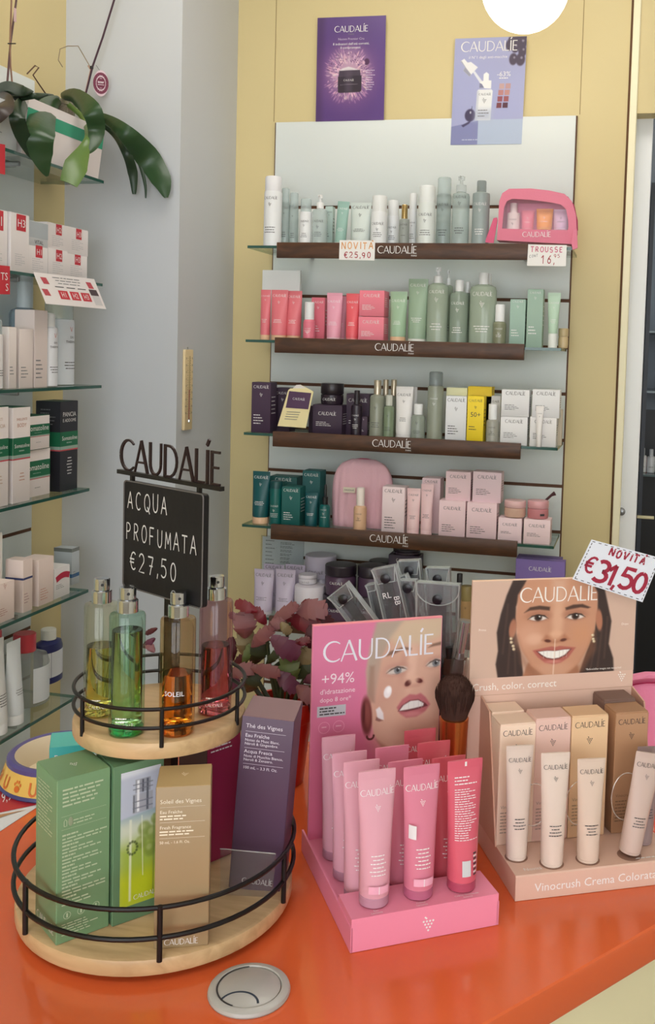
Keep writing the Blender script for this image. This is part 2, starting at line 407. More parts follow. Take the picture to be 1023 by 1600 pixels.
for pz in (517, 611, 742):
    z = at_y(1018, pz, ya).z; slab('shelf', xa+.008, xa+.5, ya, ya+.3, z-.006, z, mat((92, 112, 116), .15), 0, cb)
rl = bpy.data.lights.new('room_lamp', 'POINT'); rl.energy = 3.5; rl.color = (.86, .93, 1.0); rl.shadow_soft_size = .12  # added fill light brightening the room beyond the doorway, not a fixture
rlo = bpy.data.objects.new('room_lamp', rl); rlo.location = (x1+.55, YW+.35, 2.2); COL.objects.link(rlo)
b = MB(); p = at_y(999, 808, YW+.2); b.box(x1+.002, x1+.05, YW+.2, YW+.21, p.z-.004, p.z+.004, mat((226, 214, 170), .4), .001)
b.box(x1+.005, x1+.012, YW+.205, YW+.25, p.z-.003, p.z+.003, STEEL)
o = b.build('pull_handle'); tag(o, 'small pale pull handle low in the dark doorway', 'handle'); o.parent = cb; o.matrix_parent_inverse = Matrix.Identity(4); del o['category']
slab('wall_back_end', 1.6, 2.3, YW, YW+.14, 0, 3.0, YELLOW, lab='yellow wall beyond the doorway', cat='wall')
slab('wall_right_side', 2.2, 2.3, -2.4, YW, 0, 3.0, paint((226, 222, 210), .02), lab='pale side wall of the shop', cat='wall')
WF = paint((206, 200, 188), .03)
for nm, x0_, x1_, z0_, z1_ in (('wall_front_sill', -1.6, 2.3, 0, .75), ('wall_front_head', -1.6, 2.3, 2.65, 3.0), ('wall_front_pier', -1.6, -1.25, .75, 2.65), ('wall_front_pier', .35, .6, .75, 2.65), ('wall_front_pier', 2.05, 2.3, .75, 2.65)):
    slab(nm, x0_, x1_, -2.5, -2.4, z0_, z1_, WF, lab='shop front wall around the display windows', cat='wall')
for n_, (x0_, x1_) in enumerate(((-1.25, .35), (.6, 2.05))):
    wn = root('window_%d' % (n_+1)); struct(wn, 'shop front display window behind the camera', 'window')
    for a_, b_, c_, d_ in ((x0_, x0_+.04, .75, 2.65), (x1_-.04, x1_, .75, 2.65), (x0_, x1_, .75, .79), (x0_, x1_, 2.61, 2.65), ((x0_+x1_)/2-.02, (x0_+x1_)/2+.02, .75, 2.65)): slab('frame_bar', a_, b_, -2.47, -2.43, c_, d_, mat((70, 66, 60), .4), 0, wn)
# ----------------------------------------------------------------- slatted panels
XPL, XPR, ZPT = -1.0266, -.185, EYE+.640
def slots(z_ref, lo, hi, step=.125):
    k = math.ceil((lo-z_ref)/step); out = []
    while z_ref+k*step < hi: out.append(z_ref+k*step); k += 1
    return out
Z0 = EYE+.2729                                      # top of the highest glass shelf on the back wall
ZSH = [Z0-.25*k for k in range(5)]
zs_back = at_y(884, 470, YW).z
pb = root('wall_back_panel'); struct(pb, 'white slatted display panel with brown grooves on the back wall', 'panel')
slab('panel_core', XPL-.0035, XPR+.0035, YW+.0035, YWALL, .25, ZPT, MDF, 0, pb)
sl = [s for s in slots(zs_back, .3, ZPT-.2)]
edges = [.25]+sl+[ZPT+.0]
for i in range(len(edges)-1):
    slab('board', XPL, XPR, YW, YW+.0036, edges[i]+(.0045 if i else 0), edges[i+1]-(.0045 if i < len(edges)-2 else 0), LAMI, .0008, pb)
zs_left = at_x(43, 826, XL).z
YLP = 2.157
pl = root('wall_left_panel'); struct(pl, 'white slatted display panel with brown grooves on the side wall', 'panel')
ZPL = at_x(50, 128, XL).z
slab('panel_core', XL, XL+.009, .5, YLP, .25, ZPL, MDF, 0, pl)
sl = [s for s in slots(zs_left, .3, 1.55)]
edges = [.25]+sl+[ZPL]
for i in range(len(edges)-1):
    slab('board', XL+.009, XL+.0125, .5, YLP-.002, edges[i]+(.0045 if i else 0), edges[i+1]-(.0045 if i < len(edges)-2 else 0), LAMI, .0008, pl)
# ----------------------------------------------------------------- glass shelves
GLASS = thin((226, 240, 234), .03, 1.4); GEDGE = mat((40, 84, 74), .15, 0, .6)
FASC = wood((62, 36, 20), (86, 52, 30), 5, .4, (2, 12, 12)); 
YF = YW-.1857
fx0, fx1 = at_y(434.5, 390, YF).x, at_y(825, 390, YF).x
def glass_plate(b, x0, x1, y0, y1, z, th=.007, front_axis='y'):
    b.box(x0, x1, y0, y1, z-th, z, GLASS)
    if front_axis == 'y': b.box(x0, x1, y0-.0012, y0, z-th, z, GEDGE); b.box(x0-.001, x0, y0, y1, z-th, z, thin((90, 150, 132), .1)); b.box(x1, x1+.001, y0, y1, z-th, z, thin((90, 150, 132), .1))
    else: b.box(x1, x1+.0012, y0, y1, z-th, z, GEDGE); b.box(x0, x1, y1, y1+.001, z-th, z, thin((90, 150, 132), .1))
ORD = ['topmost', 'second', 'third', 'fourth', 'lowest']
WHAT = ['white cans and clear bottles', 'pink tubes and green bottles', 'dark purple and white boxes', 'teal tubes and pale pink boxes', 'lavender tubes and purple jars']
for k in range(5):
    b = MB(); glass_plate(b, XPL, -.187 if k else -.17, YF, YW-.001, ZSH[k])
    s = b.build('glass_shelf'); tag(s, '%s glass shelf on the back wall, holding %s' % (ORD[k], WHAT[k]), 'shelf', 'glass shelves on the back wall')
    b = MB(); zt = ZSH[k]+.0075; zb = zt-.0405
    b.box(fx0, fx1, YF-.012, YF-.0015, zb, zt, FASC, .0008); mp = front(YF-.0125)
    xm = (at_y(622, 390, YF).x); lw = at_y(653, 390, YF).x-at_y(592, 390, YF).x
    b.logo(INKW, mp, xm, zb+.0135, lw); b.text('PARIS', INKW, mp, xm+lw*.43, zb+.006, .0042)
    b.build('fascia_board', s)
    for x in (XPL+.12, XPR-.12):
        b = MB(); b.box(x-.004, x+.004, YW-.15, YW, ZSH[k]-.017, ZSH[k]-.0075, STEEL, .001); b.build('bracket', s)
ZLS = [EYE+.3973-.25*k for k in range(6)]
YLE = [2.179, 2.179, 2.179, 2.129, 2.129, 2.083]
XF = XL+.186
LW = ['a green-striped box and the orchids', 'white boxes with red squares', 'white spray cans', 'green-banded boxes', 'pale peach boxes', 'squeeze tubes and a red-capped bottle']
for k in range(6):
    b = MB(); glass_plate(b, XL+.0135, XF, .5, YLE[k], ZLS[k], .007, 'x')
    s = b.build('glass_shelf'); tag(s, 'glass shelf on the side wall, holding %s' % LW[k], 'shelf', 'glass shelves on the side wall')
    for y in (.8, 1.9):
        b = MB(); b.box(XL+.0125, XL+.15, y-.004, y+.004, ZLS[k]-.017, ZLS[k]-.0075, STEEL, .001); b.build('bracket', s)
# ----------------------------------------------------------------- counter
ZC = EYE-.457
P0 = Vector((-.082, .639, 0)); DV = Vector((.611, .792, 0)).normalized(); NV = Vector((DV.y, -DV.x, 0))
def cpt(t, s_): return P0+DV*t-NV*s_              # t along the customer's edge, s_ inward from it
def prism(b, poly, z0, z1, M):
    n = len(poly); b.loft([[(p[0], p[1], z0) for p in poly], [(p[0], p[1], z1) for p in poly]], M)
ct = root('counter', 'orange glossy counter with a cream front, carrying the displays', 'counter')
ORANGE = mat((220, 100, 54), .16, 0, .5, .3)
b = MB(); t0, t1, dep = -.75, .62, .60
BL_, BR_ = at_z(-330, 1250, ZC), at_z(1180, 1078, ZC)
cc = [cpt(t0, 0), cpt(t1, 0), BR_, BL_]; cm = sum((Vector((c.x, c.y, 0)) for c in cc), Vector())/4
ring = lambda i, z: [tuple((Vector((c.x, c.y, 0))+(cm-Vector((c.x, c.y, 0))).normalized()*i*1.4).xy)+(z,) for c in cc]
b.loft([ring(.003, ZC-.03), ring(0, ZC-.027), ring(0, ZC-.004), ring(.0012, ZC-.0012), ring(.004, ZC)], ORANGE)
b.build('counter_top', ct)
b = MB(); prism(b, [r[:2] for r in ring(.02, 0)], .08, ZC-.03, paint((232, 222, 180), .03, 3, .45))
b.build('front_panel', ct)
b = MB(); prism(b, [r[:2] for r in ring(.06, 0)], 0, .08, mat((60, 56, 54), .6)); b.build('plinth', ct)
# pendant globe
p = at_y(820.5, -20, 2.2); R = .0975
gl = root('pendant_globe', 'glowing white globe pendant lamp hanging above the lilac poster', 'lamp'); gl.location = p
b = MB(); b.lathe([(R*math.sin(math.pi*i/20), -R*math.cos(math.pi*i/20)) for i in range(1, 20)], glow((255, 244, 226), 3.2), 32); b.build('globe', gl)
b = MB(); b.lathe([(.03, R-.006), (.03, R+.03), (.008, R+.05)], CHROME, 20); b.build('fitting', gl)
b = MB(); b.tube([(0, 0, R+.05), (0, 0, 3.0-p.z)], .003, WHITE); b.build('cord', gl)

# ================================================================= product builders: base at z = 0, front towards -y
MATT = .5
def carton(w, h, d, c, ink=INKD, top=None, lg=.8, lz=.86, gr=True, nl=3, bands=(), text=(), name='carton', side=True, seed=1, lidc=None):
    """A folding carton: card body with a tucked lid and printed faces, one mesh."""
    M = c if not isinstance(c, tuple) else mat(c, MATT)
    b = MB(); lid = min(.0015, h*.03)
    b.box(-w/2, w/2, -d/2, d/2, 0, h-lid, M, .0005)
    b.box(-w/2+.0004, w/2-.0004, -d/2+.0003, d/2-.0004, h-lid, h-.0001, lidc or M, .0004)       # lid flap over a hairline seam
    mp = front(-d/2-.00025); sd = lambda u, v: (w/2+.00025, u, v)
    for z0, z1, bm in bands:
        b.rect(bm, front(-d/2-.00012), -w/2, w/2, z0*h, z1*h); b.rect(bm, lambda u, v: (w/2+.00012, u, v), -d/2, d/2, z0*h, z1*h)
        b.rect(bm, lambda u, v: (-w/2-.00012, -u, v), -d/2, d/2, z0*h, z1*h)
    if lg: b.logo(ink, mp, 0, lz*h, w*lg)
    if gr: b.grape(ink, mp, 0, lz*h-w*lg*.42 if h > w*1.2 else .45*h, min(w, h)*.11)
    if nl:
        b.lines(ink, mp, -w*.38, w*.2, h*(.34 if h > w*1.2 else .42), nl, h*.055, h*.016, seed)
        if side: b.lines(ink, sd, -d*.35, d*.35, h*.7, 5, h*.08, h*.018, seed+5)
    for t, x, z, hh, al, im in text: b.text(t, im or ink, mp, x*w, z*h, hh*h, al, w*.94)
    return b.build(name)
def squeeze(w, h, c, capc, ink=INKW, capf=.11, lg=.8, lz=.8, nl=3, name='squeeze_tube', crimp=.06, capw=.8, base=.46, gr=True, rough=.38, back=False):
    """A squeeze tube standing on its cap: round at the cap, flat at the crimped end."""
    r = root(name); M = c if not isinstance(c, tuple) else mat(c, rough, 0, .5)
    hc = h*capf; n = 20; rb = w*base; th = .0011
    def sec(t):
        k = t**1.25; return rb+(w/2-rb)*k, rb*(1-k)+th*k
    b = MB(); rings = []; zc = h*(1-crimp)
    for t in (0, .04, .2, .4, .6, .8, .92, 1):
        rx, ry = sec(t); z = hc+(zc-hc)*t
        if t == 0: rx *= .97; ry *= .97
        rings.append([(rx*math.cos(2*math.pi*i/n), ry*math.sin(2*math.pi*i/n), z) for i in range(n)])
    rx = w/2
    for z in (zc+.0003, h): rings.append([(rx*math.cos(2*math.pi*i/n)*1.0, th*math.sin(2*math.pi*i/n)*1.0, z) for i in range(n)])
    b.loft(rings, M)
    def mp(u, v):
        t = min(max((v-hc)/(zc-hc), 0), 1); rx, ry = sec(t); q = min(abs(u)/rx, .985)
        return (u, -(ry*math.sqrt(1-q*q))-.0005, v)
    if lg: b.logo(ink, mp, 0, lz*h, w*lg)
    if gr: b.grape(ink, mp, 0, lz*h-w*.32, w*.1)
    if nl: b.lines(ink, mp, -rb*.62, rb*.62, hc+(zc-hc)*.36, nl, h*.028, h*.008, int(w*1e5), 'c')
    if back:
        b.rect(INKW, mp, -w*.03, w*.03, h*.955, h*.99); b.lines(ink, mp, -rb*.8, rb*.8, h*.87, 3, h*.025, h*.008, 3)
        b.lines(ink, mp, -rb*.8, rb*.8, h*.78, 22, h*.018, h*.006, 4)
        b.rect(mat((205, 210, 214), .3), mp, -rb*.35, rb*.25, h*.13, h*.25, 4)
        for i in range(9): b.rect(INKW if i % 2 else INKD, mp, rb*.45, rb*.72, h*(.13+.02*i), h*(.142+.02*i), 2)
    b.build('tube_body', r)
    b = MB(); cm = capc if not isinstance(capc, tuple) else mat(capc, .4)
    rc = rb*capw/.8*.97
    b.lathe([(rc*.93, 0), (rc, .0008), (rc, hc*.92), (rc*.96, hc)], cm, n); b.build('cap', r)
    return r
def can(w, h, c, capc, ink=INKD, capf=.16, name='spray_can', lg=.85, lz=.62, nl=3, dome=.5, shoulder=.06, gr=True, capr=.92):
    """A round can or bottle with a cylindrical cap."""
    r = root(name); R = w/2; hb = h*(1-capf); b = MB(); M = c if not isinstance(c, tuple) else mat(c, .3)
    b.lathe([(R*.9, 0), (R, .0015), (R, hb-h*shoulder), (R*.97, hb-h*shoulder*.4), (R*dome, hb)], M, 24)
    mp = cyl(R+.0004)
    if lg: b.logo(ink, mp, 0, lz*h, w*lg)
    if gr: b.grape(ink, mp, 0, lz*h-w*.3, w*.12)
    if nl: b.lines(ink, mp, -R*.7, R*.7, h*.26, nl, h*.035, h*.01, int(h*1e4), 'c')
    b.build('body', r)
    rc = R*capr; b = MB(); cm = capc if not isinstance(capc, tuple) else mat(capc, .35)
    b.lathe([(rc, hb-h*shoulder*.5), (rc, h-rc*.25), (rc*.9, h-rc*.06), (rc*.6, h)], cm, 24); b.build('cap', r)
    return r
def bottle(w, h, c, capc, ink=INKD, bodyf=.72, neck=.42, name='pump_bottle', top='pump', lg=.8, lz=.6, nl=3, patch=None, gr=True, capw=None, sq=1.0):
    """A bottle with shoulders and a pump, a straight cap or a dropper."""
    r = root(name); R = w/2; hb = h*bodyf; b = MB(); M = c if not isinstance(c, tuple) else mat(c, .3)
    b.lathe([(R*.88, 0), (R, .002), (R, hb-R*.5), (R*.9, hb-R*.22), (R*neck*1.1, hb-R*.03), (R*neck, hb)], M, 24, sy=sq)
    mp = cyl(R+.0004, 0, sq)
    if patch: b.rect(patch[0], cyl(R+.0002, 0, sq), -R*patch[3], R*patch[3], h*patch[1], h*patch[2], 10)
    if lg: b.logo(ink, mp, 0, lz*h, w*lg)
    if gr: b.grape(ink, mp, 0, lz*h-w*.32, w*.13)
    if nl: b.lines(ink, mp, -R*.7, R*.7, h*.26, nl, h*.035, h*.01, int(h*1e4), 'c')
    b.build('body', r)
    cm = capc if not isinstance(capc, tuple) else mat(capc, .35)
    b = MB(); rn = R*neck
    if top == 'pump':
        rc = max(rn, R*(capw or .46)); ht = h-hb
        b.lathe([(rc, hb-.001), (rc, hb+ht*.42), (rc*.5, hb+ht*.46), (rc*.32, hb+ht*.5), (rc*.32, hb+ht*.72), (rc*.62, hb+ht*.74), (rc*.66, h-.0012), (rc*.5, h)], cm, 16)
        b.build('pump', r); b = MB()
        b.box(-R*.95 if False else -.0018, .0018, -rc*1.9, 0, h-ht*.2, h-ht*.06, cm, .0008); b.build('nozzle', r)
    elif top == 'dropper':
        rc = R*(capw or .5); ht = h-hb
        b.lathe([(rc, hb-.001), (rc, hb+ht*.35), (rc*.55, hb+ht*.4)], cm, 16); b.build('collar', r); b = MB()
        b.lathe([(rc*.52, hb+ht*.36), (rc*.56, hb+ht*.85), (rc*.35, h)], cm, 14); b.build('dropper_bulb', r)
    else:
        rc = R*(capw or .5)
        b.lathe([(rc, hb-R*.05), (rc, h-.0018), (rc*.9, h)], cm, 20); b.build('cap', r)
    return r
def jar(w, h, c, lidc, ink=INKW, lidf=.42, name="cream_jar", lg=.6, lz=.2, patch=None):
    r = root(name); R = w/2; hb = h*(1-lidf); b = MB(); M = c if not isinstance(c, tuple) else mat(c, .25)
    b.lathe([(R*.8, 0), (R*.94, .0015), (R*.99, hb*.35), (R*.98, hb*.9), (R*.9, hb)], M, 26); mp = cyl(R+.0004)
    if lg: b.logo(ink, mp, 0, lz*h, w*lg)
    if patch: b.rect(patch, mp, R*.3, R*.75, h*.2, h*.32, 4)
    b.build('body', r); b = MB(); cm = lidc if not isinstance(lidc, tuple) else mat(lidc, .3)
    b.lathe([(R*.97, hb+.0004), (R, hb+.002), (R, h-.003), (R*.96, h-.0006), (R*.8, h)], cm, 26); b.build('lid', r)
    return r
def place(o, x, y, z, rz=0.0, rx=0.0, ry=0.0, label=None, cat=None, group=None, name=None):
    o.location = (x, y, z); o.rotation_euler = (rx, ry, rz)
    if name: o.name = name
    return tag(o, label, cat, group)
def copy_thing(o):
    c = o.copy(); COL.objects.link(c)
    for ch in list(o.children):
        d = ch.copy(); COL.objects.link(d); d.parent = c
    return c
def shelf_px(xl, xr, yt, zb, Y):
    """Where an item seen between pixel columns xl and xr with its top at row yt stands on a shelf top zb at depth Y: centre x, width, height."""
    t = at_y((xl+xr)/2, yt, Y); ymid = yt
    a, c = at_y(xl, yt, Y), at_y(xr, yt, Y)
    # read the columns half way down the item
    px_b = yt+(t.z-zb)*F_PX/ (Vector((t.x, Y, zb-EYE)).dot(FWD))
    ym = (yt+px_b)/2
    a, c = at_y(xl, ym, Y), at_y(xr, ym, Y)
    return (a.x+c.x)/2, c.x-a.x, t.z-zb
# ================================================================= goods on the back wall shelves
cA = lambda x, y: (380+x/1.894, 230+y/1.894)
cB = lambda x, y: (370+x/1.894, 550+y/1.894)
cP = lambda x, y: (x, y)
def put(k, S, xl, xr, yt, row, fn, label, cat, group=None, d=None, rz=0, ry=0, dz=0, shrink=.97, dy=0, **kw):
    (ax, ay), (bx, _) = S(xl, yt), S(xr, yt)
    Y = YF+.010+row*.056+dy
    x, w, h = shelf_px(ax, bx, ay, ZSH[k]+dz, Y)
    w *= shrink
    dd = d if d else min(w, .05)
    if fn is carton: kw['d'] = dd
    o = fn(w, h, **kw)
    if fn is squeeze: dd = w*.92
    if rz: o_rz = math.radians(rz)
    else: o_rz = 0
    place(o, x, Y+dd/2, ZSH[k]+dz+.0003, o_rz, 0, math.radians(ry), label, cat, group)
    o.name = {'box': 'carton', 'tube': 'squeeze_tube', 'jar': 'cream_jar'}.get(cat, cat.replace(' ', '_'))
    return o
WH = (232, 234, 236); CLR = thin((214, 226, 226), .05, 1.4, .35, (214, 226, 226)); CLRG = thin((186, 204, 204), .05, 1.4, .45, (200, 212, 210)); CLRT = thin((226, 232, 232), .06, 1.4, .25)
GREEN = (150, 178, 152); GREEND = (112, 140, 120); TEALG = (150, 186, 176); PINK = (228, 120, 130); LPINK = (238, 168, 186); PURP = (66, 44, 70); TEAL = (14, 92, 92); PPINK = (238, 208, 214); PEACH = (226, 186, 150)
G1 = 'bottles and cans on the topmost back shelf'
put(0, cA, 52, 104, 82, 0, can, 'tall white spray can at the end of the topmost back shelf', 'spray can', G1, c=WH, capc=(226, 226, 230), capf=.2, lz=.66)
put(0, cA, 107, 132, 120, 1, can, 'slim pale teal bottle just behind the tall white spray can', 'bottle', G1, c=CLRG, capc=CLR, capf=.22, lg=0)
put(0, cA, 132, 158, 133, 1, can, 'slim clear teal bottle, second behind the tall white spray can', 'bottle', G1, c=CLRG, capc=CLR, capf=.2, lg=0)
put(0, cA, 162, 196, 150, 0, can, 'short white can with a pale cap beside the clear gel pump', 'can', G1, c=WH, capc=CLR, capf=.26, lz=.5)
put(0, cA, 197, 242, 138, 0, bottle, 'clear gel pump bottle with dark print on the topmost shelf', 'pump bottle', G1, c=CLR, capc=(236, 236, 236), bodyf=.74, lz=.46)
put(0, cA, 241, 264, 175, 1, carton, 'small grey-green box behind the leaning pale tube', 'box', None, c=(176, 196, 190), lz=.85, nl=2)
put(0, cA, 264, 300, 158, 0, squeeze, 'pale teal hand cream tube leaning to one side above the orange-lettered price card', 'tube', None, ry=4, c=TEALG, capc=(238, 236, 230), capf=.09, lz=.82, ink=INKW)
put(0, cA, 308, 371, 160, 0, squeeze, 'wide pale grey tube above the orange-lettered price card', 'tube', None, c=(206, 216, 212), capc=(238, 238, 236), ink=INKD, lz=.86, capf=.08)
put(0, cA, 372, 420, 140, 0, can, 'white can with a domed cap beside the wide pale grey tube', 'can', G1, c=WH, capc=(224, 226, 226), capf=.3, lz=.42)
put(0, cA, 421, 456, 155, 1, can, 'white can half hidden behind the gold-capped bottle', 'can', G1, c=WH, capc=(226, 228, 228), capf=.3, lz=.42)
put(0, cA, 457, 488, 168, 0, can, 'small grey mist bottle with a gold cap', 'bottle', None, c=(150, 156, 152), capc=GOLD, capf=.33, lz=.5, nl=1, capr=.6)
put(0, cA, 486, 511, 135, 1, can, 'tall white can standing behind between gold-capped bottle and big can', 'can', G1, c=WH, capc=(226, 228, 228), capf=.28, lz=.46)
put(0, cA, 511, 563, 110, 0, can, 'large white can with a cloudy cap in the middle of the topmost shelf', 'can', G1, c=(222, 228, 226), capc=(226, 230, 230), capf=.26, lz=.5)
put(0, cA, 566, 611, 86, 1, can, 'tall clear bottle with a flat clear cap behind the clear pump bottle', 'bottle', G1, c=CLRG, capc=CLR, capf=.22, lz=.6, ink=INKD)
put(0, cA, 612, 665, 82, 0, bottle, 'tall clear pump bottle with black lettering beside the grey bottle', 'pump bottle', G1, c=CLRG, capc=CLRT, bodyf=.78, lz=.68, top='pump', capw=.6)
put(0, cA, 672, 725, 95, 0, can, 'tall smoky grey bottle nearest the pink mesh pouch', 'bottle', G1, c=(152, 164, 164), capc=thin((170, 180, 180), .05, 1.4, .4, (150, 160, 160)), capf=.17, capr=.55, dome=.55, ink=INKW, lz=.62)
# ---- second shelf
k = 1; G2 = 'tubes and bottles on the second back shelf'
for (a, b_, t, r, lab) in ((45, 76, 421, .25, 'coral pink tube, outermost of three at the end of the second shelf'), (73, 124, 421, 0, 'coral pink tube, middle and front of three on the second shelf'), (119, 166, 424, .2, 'coral pink tube of three, next to the white pump bottle')):
    put(1, cA, a, b_, t, r, squeeze, lab, 'tube', 'coral pink tubes', c=PINK, capc=PEACH, capf=.1, lz=.86)
put(1, cA, 53, 168, 364, 1.6, carton, 'flat white leaflet box behind the three coral pink tubes', 'box', None, d=.012, c=(226, 228, 228), lg=0, gr=0, nl=0, text=[])
put(1, cA, 172, 207, 458, -.1, bottle, 'small pink bottle with a white pump on the second shelf', 'pump bottle', G2, c=(226, 120, 140), capc=WH, bodyf=.56, top='cap', capw=.8, neck=.7, lg=.6, lz=.3, ink=INKW, nl=2)
put(1, cA, 200, 241, 445, .7, carton, 'pink box behind the small white-pumped pink bottle', 'box', None, c=(226, 116, 134), ink=INKW, lz=.87)
put(1, cA, 239, 286, 430, 0, squeeze, 'lilac pink tube beside the coral tube and stacked boxes', 'tube', None, c=(236, 164, 186), capc=(238, 196, 206), capf=.09)
put(1, cA, 276, 301, 440, .8, squeeze, 'lilac pink tube half hidden behind its twin', 'tube', None, c=(232, 158, 180), capc=(238, 196, 206), capf=.09, lg=0)
put(1, cA, 297, 339, 432, 0, squeeze, 'single coral red tube touching the stacked pink boxes', 'tube', None, c=(236, 98, 108), capc=(240, 140, 140), capf=.09)
put(1, cA, 339, 416, 502, 0, carton, 'pink box at the bottom of the stack of two', 'box', 'stacked pink boxes', d=.05, c=(238, 132, 150), ink=INKW, lg=.66, lz=.74, gr=0, nl=4)
_h = at_y(600, 230+502/1.894, YF+.01).z-ZSH[1]
put(1, cA, 342, 418, 424, 0, carton, 'pink box on top of the stack of two', 'box', 'stacked pink boxes', d=.05, dz=_h+.0005, c=(238, 128, 146), ink=INKW, lg=.66, lz=.74, gr=0, nl=4)
put(1, cA, 427, 479, 426, 0, squeeze, 'pale green tube with a beige cap beside the stacked pink boxes', 'tube', None, c=(160, 190, 160), capc=PEACH, capf=.13, ink=INKW)
put(1, cA, 480, 540, 388, 0, squeeze, 'large sage green tube with a white cap', 'tube', None, c=(152, 176, 152), capc=(232, 234, 228), capf=.08, ink=INKW, lz=.88)
GGEL = thin((190, 206, 186), .06, 1.45, .72, (176, 190, 172)); GGD = thin((170, 190, 170), .06, 1.45, .72, (156, 172, 158))
put(1, cA, 537, 601, 353, 0, bottle, 'large green gel bottle with a white pump', 'pump bottle', G2, c=GGEL, capc=WH, bodyf=.8, capw=.34, lz=.66, ink=INKW, sq=.7)
put(1, cA, 588, 616, 362, 1.0, bottle, 'green pump bottle mostly hidden behind the large white-pumped one', 'pump bottle', G2, c=GGEL, capc=WH, bodyf=.8, capw=.34, lg=0)
put(1, cA, 605, 660, 392, 0, bottle, 'grey-green bottle with a plain white cap, middle of the second shelf', 'bottle', G2, c=GGD, capc=WH, top='cap', bodyf=.83, capw=.46, neck=.44, lz=.62, ink=INKW)
put(1, cA, 648, 670, 398, 1.0, bottle, 'bottle with a white cap peeking out behind two green bottles', 'bottle', G2, c=GGD, capc=WH, top='cap', bodyf=.83, capw=.6, lg=0)
put(1, cA, 663, 746, 370, 0, bottle, 'broadest olive green bottle with a short white cap', 'bottle', G2, c=GGEL, capc=WH, top='cap', bodyf=.85, capw=.36, neck=.36, lz=.68, ink=INKW, sq=.6)
put(1, cA, 708, 736, 374, 1.2, bottle, 'bottle with a white cap just behind the broadest green bottle', 'bottle', G2, c=GGD, capc=WH, top='cap', bodyf=.85, capw=.6, lg=0)
put(1, cA, 735, 776, 465, -.1, bottle, 'small dark olive bottle with a white pump cap', 'pump bottle', G2, c=(128, 132, 108), capc=WH, top='cap', bodyf=.6, capw=.72, neck=.6, lg=.6, lz=.4, nl=2, ink=INKW)
put(1, cA, 787, 834, 450, .2, carton, 'lower sage green box beside the small olive bottle', 'box', 'sage green boxes', c=(156, 186, 172), ink=INKW, lz=.93, lg=.7)
put(1, cA, 838, 886, 420, .2, carton, 'taller sage green box beside the pale mint tube', 'box', 'sage green boxes', c=(156, 184, 168), ink=INKW, lz=.92, lg=.7)
put(1, cA, 896, 936, 430, .1, squeeze, 'pale mint tube with a narrow white cap near the end of the second shelf', 'tube', None, c=(188, 216, 194), capc=(232, 236, 232), capf=.26, ink=INKW, base=.36)
put(1, cA, 930, 961, 536, 1.0, jar, 'tiny beige jar at the far end of the second shelf', 'jar', None, c=(214, 190, 146), lidc=(206, 184, 140), lg=0)
# ---- third shelf
G3 = 'dark purple products on the third back shelf'
o = put(2, cB, 42, 100, 90, 0, carton, 'dark purple upright box at the end of the third shelf', 'box', G3, d=.046, c=PURP, ink=INKW, lz=.88, nl=4)
put(2, cB, 110, 158, 106, 1.2, carton, 'dark purple box behind the cream display card', 'box', G3, c=(60, 42, 62), ink=INKW, lz=.85, nl=0)
put(2, cB, 212, 242, 160, 1.2, carton, 'dark purple box hidden behind the stacked jar', 'box', G3, c=(58, 40, 60), ink=INKW, lg=0, nl=0, gr=0)
put(2, cB, 222, 312, 157, .3, carton, 'wide dark purple box carrying a dark jar', 'box', G3, d=.055, c=(58, 40, 62), ink=INKW, lg=.6, lz=.66, gr=0, nl=3)
_h = at_y(500, 550+157/1.894, YF+.03).z-ZSH[2]
put(2, cB, 240, 308, 93, .55, jar, 'dark lidded jar on top of the wide dark purple box', 'jar', None, dz=_h+.0006, c=(44, 32, 44), lidc=(36, 28, 36), lidf=.5)
put(2, cB, 333, 366, 114, 0, can, 'slim dark serum bottle with a dark pump on the third shelf', 'serum bottle', G3, c=(40, 28, 42), capc=(34, 26, 34), capf=.3, capr=.5, lg=.7, lz=.45, ink=INKW)
put(2, cB, 322, 392, 124, 1.0, carton, 'dark purple box behind the slim serum bottle', 'box', G3, c=(64, 44, 66), ink=INKW, lz=.8, nl=2)
put(2, cB, 362, 386, 192, .3, carton, 'small dark purple box beside the champagne-capped bottle', 'box', G3, c=(66, 46, 66), ink=INKW, lg=0, nl=2)
MIST = thin((196, 202, 186), .05, 1.45, .6, (172, 176, 160)); CHAMP = mat((196, 184, 164), .25, .7)
put(2, cB, 387, 431, 84, 0, bottle, 'tall frosted mist bottle with a champagne metal cap', 'bottle', None, c=MIST, capc=CHAMP, top='cap', bodyf=.76, capw=.5, neck=.4, lg=0)
put(2, cB, 424, 448, 82, 1.1, bottle, 'metal-capped mist bottle, first of two standing behind', 'bottle', None, c=MIST, capc=CHAMP, top='cap', bodyf=.72, capw=.72, lg=0)
put(2, cB, 448, 472, 82, 1.1, bottle, 'metal-capped mist bottle, second behind, next to the white tube', 'bottle', None, c=MIST, capc=CHAMP, top='cap', bodyf=.72, capw=.72, lg=0)
put(2, cB, 430, 461, 128, -.1, bottle, 'short pale green bottle with a pale cap before the metal-capped bottles', 'bottle', None, c=thin((190, 206, 176), .05, 1.45, .6, (150, 168, 140)), capc=(196, 198, 188), top='cap', bodyf=.76, capw=.62, lg=0)
put(2, cB, 463, 515, 103, 0, squeeze, 'upright white tube with dark lettering in the middle of the third shelf', 'tube', None, c=(234, 232, 232), capc=(228, 226, 226), ink=INKD, lz=.82, capf=.1)
put(2, cB, 505, 530, 104, .9, squeeze, 'white tube hidden behind the upright white tube', 'tube', None, c=(214, 212, 212), capc=(214, 212, 212), lg=0)
